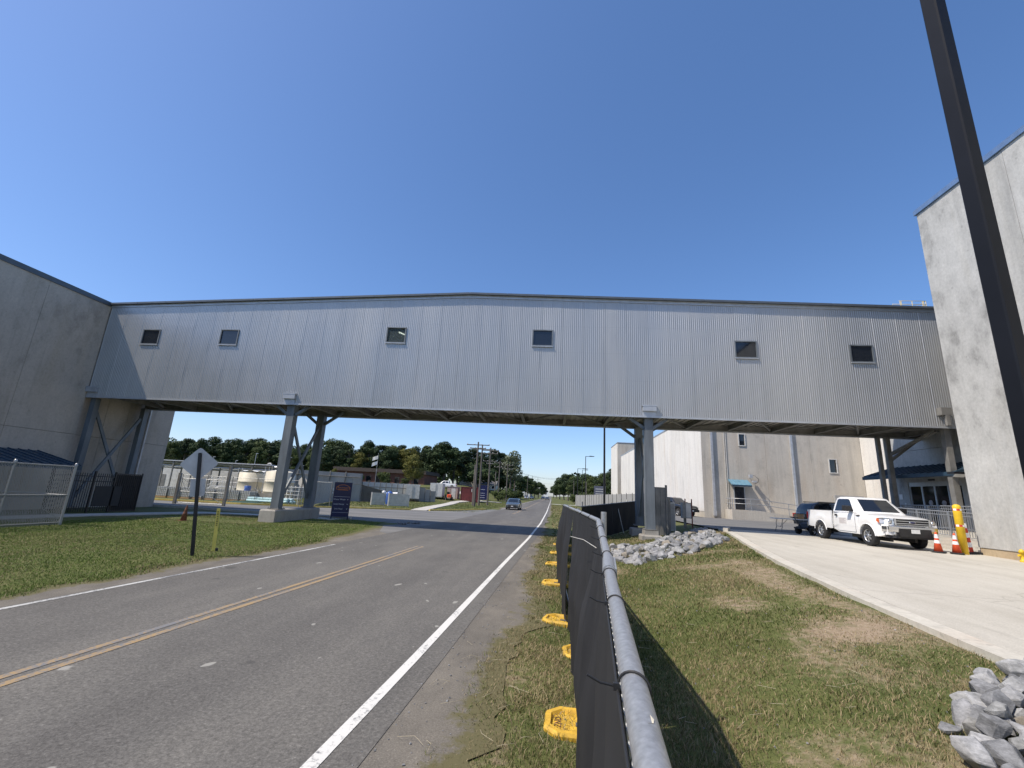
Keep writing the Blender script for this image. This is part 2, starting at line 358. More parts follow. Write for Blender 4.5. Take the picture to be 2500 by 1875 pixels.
def text_mesh(txt, size, mat, name, parent, loc, rot, depth=.002):
    cu = bpy.data.curves.new(name, 'FONT'); cu.body = txt; cu.size = size; cu.extrude = depth; cu.align_x = 'CENTER'; cu.align_y = 'CENTER'
    cu.resolution_u = 3
    tmp = bpy.data.objects.new('tmp', cu); COL.objects.link(tmp)
    dg = bpy.context.evaluated_depsgraph_get(); me = bpy.data.meshes.new_from_object(tmp.evaluated_get(dg))
    bpy.data.objects.remove(tmp); me.materials.clear(); me.materials.append(M[mat])
    o = link(name, me, parent, loc); o.rotation_euler = rot; return o
def lerp_tab(tab, x):
    return np.interp(x, [a for a, b in tab], [b for a, b in tab])
def smooth(a, b, x):
    t_ = np.clip((np.asarray(x, float)-a)/(b-a), 0, 1); return t_*t_*(3-2*t_)
_perm = np.random.default_rng(3).random((256, 256))
def vnoise(x, y, s):
    x = np.asarray(x, float)*s+91.3; y = np.asarray(y, float)*s+37.7
    xi = np.floor(x).astype(int); yi = np.floor(y).astype(int); fx = x-xi; fy = y-yi
    fx = fx*fx*(3-2*fx); fy = fy*fy*(3-2*fy); g = lambda i, j: _perm[i % 256, j % 256]
    return (g(xi, yi)*(1-fx)+g(xi+1, yi)*fx)*(1-fy)+(g(xi, yi+1)*(1-fx)+g(xi+1, yi+1)*fx)*fy
def fbm(x, y, s, o=4):
    r = 0; a = .5
    for k in range(o): r = r+a*vnoise(x, y, s*2**k); a *= .5
    return r/(1-.5**o)

# ------------------------------------------------------------------ site survey: edges and levels
RIGHT = [(-40, -3.2), (0, -1.88), (6, -1.63), (9.5, -1.51), (14.6, -1.34), (22.5, -1.03), (35, -.72), (60, -.48), (195, -.1), (1500, .5)]
MID = [(-40, -7.2), (0, -5.55), (4.5, -5.32), (7, -5.19), (12.6, -4.9), (22.5, -4.5), (35, -4.12), (51, -3.85), (168, -3.54), (1500, -3)]
LEFT = [(-40, -10.4), (0, -8.45), (6.5, -8.05), (14.3, -7.58), (22.5, -7.2), (35, -6.85), (60, -6.42), (195, -6.1), (1500, -5.4)]
def xr(y): return lerp_tab(RIGHT, y)
def xm(y): return lerp_tab(MID, y)
def xl(y): return lerp_tab(LEFT, y)
DRIVE_Z = [(-30, .2), (5, .43), (9, .56), (13, .67), (19, .78), (24, .8), (60, .75)]
DRIVE_X = [(-30, 3.6), (0, 4.9), (6, 5.33), (9, 5.5), (13.2, 6.05), (18, 7.1), (23.5, 8.55), (28, 8.9), (40, 9.2), (110, 9.4)]
def dz(y): return lerp_tab(DRIVE_Z, y)
def dx(y): return lerp_tab(DRIVE_X, y)
def ground_z(x, y):
    x = np.asarray(x, float); y = np.asarray(y, float)
    z = np.zeros(np.broadcast(x, y).shape)
    # verge between road and fence, swale, bank up to the drive
    t_ = np.clip((x-.2)/np.maximum(dx(y)-.25-.2, .5), 0, 1)
    bank = -.14*np.sin(np.clip(t_*1.7, 0, 1)*math.pi)*smooth(-2, 4, y)+(dz(y)-.05)*t_**1.5
    bank = bank + .045*(fbm(x, y, .55)-.5)*smooth(0, .3, t_)
    fade = 1-smooth(60, 95, y)
    z = z + np.where(x > .2, bank, 0)*fade
    z = z - .12*smooth(0, .25, x-dx(y))*fade*(x < 60)
    # lawn left
    lawn = (.07*(fbm(x, y, .35)-.45)+.03)*smooth(.6, 2.5, xl(y)-x)*(1-smooth(26, 30, y))
    z = z + lawn
    # rise behind the yard
    z = z + 4.0*smooth(62, 146, y)*smooth(9, 30, -x)
    z = z + 2.5*smooth(120, 400, y)*smooth(10, 60, np.abs(x+2))
    road = (x > xl(y)-.55) & (x < xr(y)+.75)
    z = np.where(road, -.03, z-.012)
    side = (y > 27.0) & (y < 45) & (x < -7) & (x > -90)
    z = np.where(side, np.minimum(z, -.02), z)
    return z
def gz(x, y): return float(ground_z(np.array([x]), np.array([y]))[0])

# ------------------------------------------------------------------ ground, roads, pavements
def axis(a, b, step, far, growth=1.18):
    v = list(np.arange(a, b+1e-6, step)); d = step
    lo = []; x = a
    while x > -far: d *= growth; x -= d; lo.append(x)
    d = step; hi = []; x = b
    while x < far: d *= growth; x += d; hi.append(x)
    return np.array(lo[::-1]+v+hi)
xs = axis(-30, 24, .25, 1800); ys = axis(-4, 34, .25, 1800, 1.12); ys = ys[ys > -400]
gx, gy = np.meshgrid(xs, ys); gzv = ground_z(gx, gy); nx, ny = len(xs), len(ys)
me = bpy.data.meshes.new('ground')
idx = np.arange(nx*ny).reshape(ny, nx)
q = np.stack([idx[:-1, :-1], idx[:-1, 1:], idx[1:, 1:], idx[1:, :-1]], -1).reshape(-1, 4)
me.vertices.add(nx*ny); me.vertices.foreach_set('co', np.stack([gx, gy, gzv], -1).ravel())
me.loops.add(q.size); me.loops.foreach_set('vertex_index', q.ravel())
me.polygons.add(len(q)); me.polygons.foreach_set('loop_start', np.arange(len(q))*4); me.polygons.foreach_set('loop_total', np.full(len(q), 4))
me.polygons.foreach_set('use_smooth', np.ones(len(q), bool))
me.update(); me.validate(); me.materials.append(M['soil']); struct(link('ground', me)); ground_me = me

def strip(name, ysv, fa, fb, z, mat, parent=None, cols=1):
    mb = MB(); vs = []; fs = []; ysv = list(ysv)
    for y in ysv:
        a, b = float(fa(y)), float(fb(y))
        for k in range(cols+1):
            x = a+(b-a)*k/cols; vs.append((x, y, z(x, y) if callable(z) else z))
    c = cols+1
    for i in range(len(ysv)-1):
        for k in range(cols): fs.append((i*c+k, i*c+k+1, (i+1)*c+k+1, (i+1)*c+k))
    mb.add(vs, fs); return mb.build(name, mat, parent)
YR = list(np.arange(-20, 40, 1.))+list(np.arange(40, 120, 4))+list(np.arange(120, 400, 20))+list(np.arange(400, 1501, 100))
YE = list(np.arange(-6, 45, .12))+list(np.arange(45, 200, 2.5))
road = struct(strip('road', YR, lambda y: xl(y)-.12, lambda y: xr(y)+.34, .006, 'asphalt'))
def redge(y): return -.62+.5*(vnoise(3.1, y, .9)-.5)+.22*(vnoise(7.7, y, 4.)-.5)-.3*math.exp(-((y-3)/1.6)**2)+(.35 if y > 45 else 0)
def ledge(y): return xl(y)-.42-.45*vnoise(1.1, y, .8)-.2*vnoise(5.1, y, 3.5)-max(0, (y-16)*.16 if y < 28 else 0)
def shoulder(ysv, fa, fb, flip=False):
    o = struct(strip('gravel_shoulder', ysv, fa, fb, .001, 'gravel', cols=6)); ca = o.data.color_attributes.new('soil', 'FLOAT_COLOR', 'POINT')
    n = len(o.data.vertices); k = (np.arange(n) % 7)/6.; k = 1-k if flip else k; c = np.ones((n, 4), np.float32); c[:, :3] = (k**1.6)[:, None]; ca.data.foreach_set('color', c.ravel())
shoulder(YE, lambda y: xr(y)+.2+.1*vnoise(2, y, 2.), lambda y: redge(y)+.38)
shoulder([y for y in YE if y < 27], lambda y: ledge(y)-.2, lambda y: xl(y)-.05, True); shoulder([y for y in YE if y > 60], ledge, lambda y: xl(y)-.05, True)
mk = struct(strip('road_marking', YR, lambda y: xr(y)-.06, lambda y: xr(y)+.06, .011, 'linewhite'))
struct(strip('road_marking', [y for y in np.arange(-20, 16.5, .5)], lambda y: xl(y)-.05, lambda y: xl(y)+.05, .011, 'linewhite2'))
struct(strip('road_marking', [y for y in YR if y > 56], lambda y: xl(y)-.05, lambda y: xl(y)+.05, .011, 'linewhite2'))
for off in (-.1, .1):
    struct(strip('road_marking', list(np.arange(-20, 17.5, .5)), lambda y: xm(y)+off-.05, lambda y: xm(y)+off+.05, .011, 'lineyellow'))
    struct(strip('road_marking', [y for y in YR if y > 44], lambda y: xm(y)+off-.05, lambda y: xm(y)+off+.05, .011, 'lineyellow'))
# side street mouth
mb = MB()
poly = [(-120, 27.6), (-40, 28.6), (-24, 29.0), (-16, 28.3), (-11.5, 27.6), (-9.3, 25.6), (-8.0, 21.5), (-7.0, 20.5), (-6.2, 58), (-7.3, 58), (-8.2, 54.5), (-10.2, 48.5), (-12.3, 44.6), (-15, 43.2), (-20.4, 38.9), (-26, 36.8), (-40, 35), (-120, 33)]
mb.quad(*[(x, y, .003) for x, y in poly]); struct(mb.build('side_street', 'asphalt2'))
# yellow kerbs round the far corner
def kerb_run(pts, name='kerb', mat='kerbyellow', w=.18, h=.13, z=0):
    mb = MB(); P = [Vector((x, y, 0)) for x, y in pts]
    for i in range(len(P)-1):
        mb.bar(P[i]+Vector((0, 0, z+h/2-.02)), P[i+1]+Vector((0, 0, z+h/2-.02)), w, h+.04+.002*(i % 2))
    return struct(mb.build(name, mat))
kerb_run([(-40, 35.1), (-26, 36.95), (-20.4, 39.05), (-15.0, 43.3), (-13.6, 44.1)])
kerb_run([(-11.9, 44.9), (-10.3, 48.2), (-8.7, 53.2), (-7.9, 55.6)])
kerb_run([(-60, 28.3), (-40, 28.55), (-24, 28.95), (-16, 28.25), (-12.2, 27.7)], mat='kerb')
# pavement along the near lawn
def walk(pts, w, name='pavement', z=.02):
    mb = MB(); P = [Vector((x, y, 0)) for x, y in pts]; L = []; 
    for i in range(len(P)):
        d = (P[min(i+1, len(P)-1)]-P[max(i-1, 0)]).normalized(); nrm = Vector((-d.y, d.x, 0))*w/2; L.append((P[i]-nrm, P[i]+nrm))
    for i in range(len(P)-1):
        q = [L[i][0], L[i+1][0], L[i+1][1], L[i][1]]
        mb.prism([(a.x, a.y, max(gz(a.x, a.y), 0)-.1) for a in q], (0, 0, .12+z))
    return struct(mb.build(name, 'walk'))
walk([(-22.6, 10), (-22.3, 15), (-21.9, 19.5), (-20.9, 23.5), (-20.2, 25.5), (-18.8, 26.5), (-16, 26.9), (-12.6, 26.7)], 1.35)
def dens(pts, n=6): return [tuple(Vector(pts[i]).lerp(Vector(pts[i+1]), k/n)) for i in range(len(pts)-1) for k in range(n)]+[pts[-1]]
walk(dens([(-12.7, 43.9), (-13.2, 47), (-14, 54), (-15.2, 66), (-16.4, 78)]), 1.5, z=.05)
walk(dens([(-16.4, 78), (-15.8, 90), (-13.6, 96), (-11, 99)]), 1.5, z=.10); walk(dens([(-15.8, 90), (-19, 104), (-26, 118)]), 1.5, z=.12)
walk([(9, 118), (4, 119), (.3, 120)], 3)

# concrete drive in slabs with open joints, edged by a kerb strip
drive = struct(link('drive', None)); drive.empty_display_size = .2
def slab(y0, y1, fa, fb, mat, name='slab', dzv=0., thick=.14):
    n = 5; mb = MB(); top = []; bot = []
    for k in range(n):
        y = y0+(y1-y0)*k/(n-1)
        for x in (float(fa(y)), float(fb(y))):
            top.append((x, y, float(dz(y))+dzv)); bot.append((x, y, float(dz(y))+dzv-thick))
    fs = []
    for k in range(n-1):
        a = 2*k; o = 2*n
        fs += [(a, a+1, a+3, a+2), (o+a, o+a+2, o+a+3, o+a+1), (a, a+2, o+a+2, o+a), (a+1, o+a+1, o+a+3, a+3)]
    fs += [(0, 2*n, 2*n+1, 1), (2*n-2, 2*n-1, 4*n-1, 4*n-2)]
    mb.add(top+bot, fs); return mb.build(name, mat, drive)
YS = [-14, -8, -2, 4, 10, 16, 22, 26.5]
for i in range(len(YS)-1):
    slab(YS[i]+.006, YS[i+1]-.006, lambda y: dx(y)+.36, lambda y: 10.7+.02*y, 'drive', dzv=-.006)
    slab(YS[i]+.006, YS[i+1]-.006, lambda y: 10.712+.02*y, lambda y: 22., 'drive', dzv=-.006)
    for h in range(2):
        ya = YS[i]+(YS[i+1]-YS[i])*h/2; yb = YS[i]+(YS[i+1]-YS[i])*(h+1)/2
        if ya < 23.9: slab(ya+.004, min(yb, 24.0)-.004, lambda y: dx(y), lambda y: dx(y)+.325, 'kerb', 'kerb_strip', .004, .3)
kb = MB(); kb.bar((8.62, 23.95, .84), (9.35, 25.6, .84), .22, .22); kb.build('kerb_end', 'kerb', drive)
lot = struct(strip('yard_paving', [26.5, 30, 35, 40, 50, 60, 75], lambda y: dx(y)+.2, lambda y: 60., lambda x, y: float(dz(y))-.02, 'asphalt2', cols=3))

# ------------------------------------------------------------------ grass
def blades(name, label, X, Y, H, W, tint, lean=.5, cat='grass'):
    n = len(X); Z = ground_z(X, Y)-.004; th = RNG.random(n)*2*math.pi
    wx, wy = np.cos(th)*W/2, np.sin(th)*W/2; ph = RNG.random(n)*2*math.pi; ln = H*lean*(.3+RNG.random(n))
    ox, oy = np.cos(ph)*ln, np.sin(ph)*ln
    V = np.zeros((n, 5, 3), np.float32)
    V[:, 0] = np.stack([X-wx, Y-wy, Z], -1); V[:, 1] = np.stack([X+wx, Y+wy, Z], -1)
    V[:, 2] = np.stack([X-wx*.8+ox*.35, Y-wy*.8+oy*.35, Z+H*.55], -1); V[:, 3] = np.stack([X+wx*.8+ox*.35, Y+wy*.8+oy*.35, Z+H*.55], -1)
    V[:, 4] = np.stack([X+ox, Y+oy, Z+H*(.95-.25*RNG.random(n))], -1)
    T = (np.arange(n)[:, None, None]*5+np.array([[0, 1, 3], [0, 3, 2], [2, 3, 4]])[None]).reshape(-1)
    me = bpy.data.meshes.new(name); me.vertices.add(n*5); me.vertices.foreach_set('co', V.ravel())
    me.loops.add(len(T)); me.loops.foreach_set('vertex_index', T.astype(np.int32)); m = len(T)//3
    me.polygons.add(m); me.polygons.foreach_set('loop_start', np.arange(m)*3); me.polygons.foreach_set('loop_total', np.full(m, 3))
    me.update(); ca = me.color_attributes.new('tint', 'FLOAT_COLOR', 'POINT')
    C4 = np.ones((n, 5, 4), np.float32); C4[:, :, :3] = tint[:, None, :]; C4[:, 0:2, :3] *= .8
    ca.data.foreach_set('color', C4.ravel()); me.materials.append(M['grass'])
    return tag(link(name, me), label, cat, kind='stuff')
def tints(n, dry, green=((.068, .092, .024), (.118, .142, .038)), brown=((.22, .17, .085), (.37, .295, .175))):
    a, b = np.array(green[0]), np.array(green[1]); c, d = np.array(brown[0]), np.array(brown[1])
    r = RNG.random((n, 1)); isdry = (RNG.random(n) < dry)[:, None]
    return np.where(isdry, c+(d-c)*r, a+(b-a)*r)
def sample(x0, x1, y0, y1, dens, keep):
    n = int((x1-x0)*(y1-y0)*dens); X = x0+(x1-x0)*RNG.random(n); Y = y0+(y1-y0)*RNG.random(n)
    k = RNG.random(n) < keep(X, Y); return X[k], Y[k]
BARE = [(4.75, 7.6, 1.05, 1.2, .93), (3.6, 9.5, .5, .9, .5), (4.9, 11.5, .35, 2.6, .7), (4.9, 5.6, .7, .6, .6), (1.9, 14.6, .8, .7, .8), (4.3, 13.6, 1.4, .45, .6), (5.6, 16.3, 1.2, .5, .65), (2.4, 3.2, .7, .45, .45), (1.3, 2.8, .5, .5, .35), (5.15, 8.6, .35, 2.4, .8), (5.25, 13.0, .4, 2.6, .75), (3.9, 6.4, .9, .7, .45), (3.0, 4.6, .9, .5, .5), (-.45, 3.6, .35, 1.3, .5), (-.4, 7.5, .3, 2.2, .4)]
def bare(X, Y):
    b = np.zeros(len(X))
    for cx, cy, rx, ry, s in BARE:
        q = ((X-cx)/rx)**2+((Y-cy)/ry)**2+2.2*(fbm(X, Y, 1.1)-.5)
        b = np.maximum(b, s*np.clip((1.5-q)*.7, 0, 1))
    return b
_d = np.zeros(nx*ny, np.float32); _sel = (gx.ravel() > -1) & (gx.ravel() < 9) & (gy.ravel() > 0) & (gy.ravel() < 26)
_d[_sel] = bare(gx.ravel()[_sel], gy.ravel()[_sel]); _ca = ground_me.color_attributes.new('dirt', 'FLOAT_COLOR', 'POINT')
_c = np.ones((nx*ny, 4), np.float32); _c[:, :3] = _d[:, None]; _ca.data.foreach_set('color', _c.ravel())
def right_keep(X, Y):
    return (np.clip((X-redge_v(Y)+.12)/.32, .0, 1)**1.5*(X < dx(Y)-.04-.12*vnoise(X, Y, 3.))*(1-.82*bare(X, Y)*(.4+1.1*fbm(X, Y, 2.6)))*(.35+1.2*fbm(X, Y, 1.1)))
def redge_v(Y): return -.62+.5*(vnoise(np.full_like(Y, 3.1), Y, .9)-.5)+.22*(vnoise(np.full_like(Y, 7.7), Y, 4.)-.5)-.3*np.exp(-((Y-3)/1.6)**2)
acc = []
for (x0, x1, y0, y1, d, h, w) in ((-1.2, 5.6, 1.6, 4.6, 4200, .05, .0042), (-1.2, 5.8, 4.6, 8, 2300, .055, .0062), (-1.2, 6.5, 8, 14, 1000, .06, .0095), (-1.2, 8.6, 14, 25, 380, .07, .016)):
    X, Y = sample(x0, x1, y0, y1, d, right_keep); n = len(X)
    dry = np.clip(.46+1.9*(fbm(X, Y, .7, 5)-.5)+1.0*bare(X, Y)+.22*(X > 1.2)*(Y < 7)*smooth(5.5, 2.5, Y), .04, .92)
    acc.append((X, Y, h*(.45+.9*RNG.random(n))*(.45+1.1*fbm(X, Y, 1.7))*(1-.45*bare(X, Y)), np.full(n, w)*(.7+.6*RNG.random(n)), tints(n, dry)))
cat_ = [np.concatenate([a[i] for a in acc]) for i in range(5)]
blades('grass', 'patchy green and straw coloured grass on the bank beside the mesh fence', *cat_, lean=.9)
acc = []
def left_keep(X, Y):
    L = np.array([0.]); e = xl(Y)-.42-.45*vnoise(np.full_like(Y, 1.1), Y, .8)-.2*vnoise(np.full_like(Y, 5.1), Y, 3.5)-np.maximum(0, (Y-16)*.16)
    return np.clip((e-X+.1)/.3, 0, 1)*(.55+.7*fbm(X, Y, .9))*(Y < 28.2)*(1-.85*np.clip(1.6-((X+17.5)/3.4)**2-((Y-21.6)/.8)**2, 0, 1))*((X > -19.9)|(Y < 10))
for (x0, x1, y0, y1, d, h, w) in ((-16, -8, 4.5, 9, 1700, .038, .0075), (-22, -7, 9, 15, 1200, .038, .010), (-23, -7, 15, 29, 560, .042, .015)):
    X, Y = sample(x0, x1, y0, y1, d, left_keep); n = len(X)
    edge = np.clip(1.2-(xl(Y)-.7-X)/.8, 0, 1)
    dry = np.clip(.10+.9*(fbm(X, Y, .6, 5)-.5)+.25*edge+.5*smooth(19.5, 21.5, Y)*(X < -14)*(fbm(X, Y, .5) > .45), .02, .9)
    acc.append((X, Y, h*(.5+.8*RNG.random(n))*(1+.9*edge)*(.6+.8*fbm(X, Y, 1.2)), np.full(n, w)*(.7+.6*RNG.random(n)), tints(n, dry, ((.095, .15, .024), (.15, .215, .040)))))
cat_ = [np.concatenate([a[i] for a in acc]) for i in range(5)]
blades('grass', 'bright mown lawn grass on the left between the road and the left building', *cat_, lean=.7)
def far_keep(X, Y):
    r = (X > .1) | ((X < xl(Y)-1.2) & (Y > 46))
    return r*((X < 6) | (X < -1))*(Y > 25)*(.3+.9*fbm(X, Y, .3))*np.where(X > 0, (X < 5.5), 1)
X, Y = sample(-45, 6, 25, 110, 26, far_keep); n = len(X)
dry = np.clip(.16+1.1*(fbm(X, Y, .12, 4)-.5)+.3*(X > 0), .02, .9)
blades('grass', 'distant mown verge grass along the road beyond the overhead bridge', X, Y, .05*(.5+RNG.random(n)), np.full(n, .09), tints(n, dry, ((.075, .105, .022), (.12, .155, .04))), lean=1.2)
# dead stems and litter lying on the verge
mb = MB()
for k in range(34):
    x = random.uniform(-1.15, .15); y = random.uniform(2.6, 9); a = random.uniform(0, 6.28); L = random.uniform(.08, .28); z = max(gz(x, y), 0)+.02
    p0 = Vector((x, y, z)); p1 = p0+Vector((math.cos(a)*L*.5, math.sin(a)*L*.5, .02)); p2 = p0+Vector((math.cos(a+.4)*L, math.sin(a+.4)*L, .005)); mb.path([p0, p0.lerp(p1, .6)+Vector((0, 0, .004)), p1, p1.lerp(p2, .5), p2], .0016, 4)
for k in range(50):
    x = random.uniform(.9, 4.6); y = random.uniform(2.4, 9); a = random.uniform(0, 6.28); L = random.uniform(.06, .2); z = gz(x, y)+.03
    mb.path([(x, y, z), (x+math.cos(a)*L, y+math.sin(a)*L, z+.012)], .0022, 4)
tag(mb.build('dry_stems', plain('straw', (.46, .40, .28), .9)), 'thin dead straw stems scattered over the grass beside the fence', 'straw', kind='stuff')

# ------------------------------------------------------------------ overhead bridge
YB, YK, ZB = 22.6, 26.5, 6.15
BXL, BXR = -26.38, 20.28
def ztop(x): return 11.71+(x+26.4)/21.6*.92 if x < -4.8 else 12.63-(x+4.8)/23.5*.5
bridge = thing('footbridge', 'long enclosed bridge of grey corrugated metal crossing above the road', 'bridge', (0, YB, 0))
bridge_loc = Vector((0, YB, 0))
WIN = [(-23.36, 9.79), (-18.52, 9.87), (-8.75, 10.2), (-.7, 10.2), (9.66, 9.8), (15.18, 9.71)]
WW, WH = 1.06, .88
def B(x, y, z): return (x, y-YB, z)
pw = 1.1; npan = int(round((BXR-BXL)/pw)); pw = (BXR-BXL)/npan; nr = 11; pit = pw/nr
for i in range(npan):
    mb = MB(); x0 = BXL+i*pw; warp = [random.uniform(-.005, .005) for _ in range(3)]
    pts = []
    for k in range(nr):
        a = x0+k*pit; major = .006 if k == 0 else 0
        pts += [(a, 0), (a+pit*.30, 0), (a+pit*.46, -.011-major), (a+pit*.80, -.011-major)]
    pts.append((x0+pw, 0))
    wd = lambda z: 1.
    for (xa, ya), (xb, yb) in zip(pts[:-1], pts[1:]):
        xc = (xa+xb)/2; runs = [(ZB, ztop(xc)-.02)]
        for wx, wz in WIN:
            if abs(xc-wx) < WW/2: runs = [(ZB, wz-WH/2), (wz+WH/2, ztop(xc)-.02)]
        for za, zb in runs:
            n = 4; vs = []
            for j in range(n+1):
                z = za+(zb-za)*j/n; d = warp[0]*math.sin(z*1.1+i)+warp[1]*math.sin(z*2.3)
                vs += [(xa, ya+d*wd(z), z), (xb, yb+d*wd(z), z)]
            mb.add(vs, [(2*j, 2*j+1, 2*j+3, 2*j+2) for j in range(n)])
    mb.build('siding_panel', 'siding', bridge)
# back wall, roof, inner lining
mb = MB(); mb.prism([B(BXL, YK-.06, ZB), B(BXR, YK-.06, ZB), B(BXR, YK-.06, ztop(BXR)-.03), B(-4.8, YK-.06, ztop(-4.8)-.03), B(BXL, YK-.06, ztop(BXL)-.03)], (0, .06, 0)); mb.build('rear_wall', 'siding', bridge)
mb = MB()
for xa, xb in ((BXL, -4.8), (-4.8, BXR)):
    mb.prism([B(xa, YB-.16, ztop(xa)), B(xb, YB-.16, ztop(xb)), B(xb, YB-.16, ztop(xb)+.07), B(xa, YB-.16, ztop(xa)+.07)], (0, YK-YB+.32, 0))
mb.build('roof', 'fascia', bridge)
mb = MB()
for xa, xb in ((BXL, -4.8), (-4.8, BXR)):
    n = 12
    for k in range(n):
        a = xa+(xb-xa)*k/n+.01; b = xa+(xb-xa)*(k+1)/n-.01
        mb.prism([B(a, YB-.195, ztop(a)-.01), B(b, YB-.195, ztop(b)-.01), B(b, YB-.195, ztop(b)+.10), B(a, YB-.195, ztop(a)+.10)], (0, .03, 0))
mb.build('roof_edge', 'fascia', bridge)
mb = MB()
for xa, xb in ((BXL, -4.8), (-4.8, BXR)):
    mb.prism([B(xa, YB-.045, ztop(xa)-.16), B(xb, YB-.045, ztop(xb)-.16), B(xb, YB-.045, ztop(xb)), B(xa, YB-.045, ztop(xa))], (0, .03, 0))
mb.build('eave_trim', 'trim', bridge)
for k, (wx, wz) in enumerate(WIN):
    fr = MB(); a, b, c, d = wx-WW/2, wx+WW/2, wz-WH/2, wz+WH/2; f = .035
    fr.bb(B(a-.02, YB-.06, c-.02), B(b+.02, YB+.05, c+f)); fr.bb(B(a-.02, YB-.06, d-f), B(b+.02, YB+.05, d+.02))
    fr.bb(B(a-.02, YB-.058, c+f), B(a+f, YB+.05, d-f)); fr.bb(B(b-f, YB-.058, c+f), B(b+.02, YB+.05, d-f))
    w = fr.build('window', 'galvflat', bridge)
    g = MB(); g.bb(B(a+f, YB+.0, c+f), B(b-f, YB+.012, d-f)); g.build('pane', 'cglass' if k == 2 else 'glass', w)
    s = MB(); s.bb(B(a-.04, YB-.085, c-.06), B(b+.04, YB-.02, c-.022)); s.build('sill', 'trim', w)
    i = MB(); i.bb(B(a-.3, YB+.9, c-.6), B(b+.3, YB+.95, d+1.2)); pass
mb = MB(); mb.tube(B(-9.0, YB+1.0, 10.75), B(-8.35, YB+2.2, 10.75), .035); mb.build('lamp_tube', 'tube', bridge)
# floor: deck sheet, edge beams, cross beams, diagonal bracing
mb = MB(); n = 300
for k in range(n):
    a = BXL+(BXR-BXL)*k/n; b = BXL+(BXR-BXL)*(k+1)/n; z = 6.5 if k % 2 else 6.46; mb.quad(B(a, YB+.03, z), B(a, YK-.08, z), B(b, YK-.08, z), B(b, YB+.03, z))
mb.build('floor_deck', 'deck', bridge)
mb = MB(); mb.bb(B(BXL, YB-.05, ZB-.05), B(BXR, YB+.02, ZB+.03)); mb.build('drip_trim', 'trim', bridge)
for y in (YB+.05, YK-.25):
    mb = MB(); mb.bb(B(BXL, y, ZB+.0), B(BXR, y+.18, ZB+.035)); mb.bb(B(BXL, y+.075, ZB+.035), B(BXR, y+.105, 6.45)); mb.build('edge_beam', 'steel_dark', bridge)
mb = MB(); mb.bb(B(BXL, YK-.07, ZB-.05), B(BXR, YK+.02, ZB+.02)); mb.build('drip_trim', 'trim', bridge)
xb = np.arange(-25.0, 19.8, 2.33)
me_b = None
for k, x in enumerate(xb):
    if me_b is None:
        mb = MB(); mb.bb((-.08, YB+.24-YB, ZB+.02), (.08, YK-.26-YB, ZB+.05)); mb.bb((-.012, YB+.24-YB, ZB+.05), (.012, YK-.26-YB, 6.45)); me_b = mb.mesh('cross_beam', 'steel_dark')
    link('cross_beam', me_b, bridge, (x, 0, 0))
    if k < len(xb)-1:
        ya, yb = (.3, 3.6) if k % 2 else (3.6, .3)
        mb = MB(); mb.bar((x+.1, ya, 6.28), (xb[k+1]-.1, yb, 6.28), .09, .09); mb.build('floor_brace', 'steel_dark', bridge)
# beam end covers on the siding
for x in (-26.05, -14.25, 4.78):
    mb = MB(); mb.bb(B(x-.33, YB-.16, 6.42), B(x+.33, YB-.0, 6.70)); mb.bb(B(x-.36, YB-.17, 6.66), B(x+.36, YB-.0, 6.72)); mb.bb(B(x-.31, YB-.045, ZB+.03), B(x+.31, YB-.0, 6.42)); mb.build('beam_end_cover', 'trim', bridge)
mb = MB(); mb.bb(B(18.15, YB-.3, 6.7), B(18.6, YB+.1, 7.05)); mb.bb(B(18.3, YB-.32, 6.2), B(18.45, YB-.2, 6.7)); mb.build('junction_box', 'steel_dark', bridge)

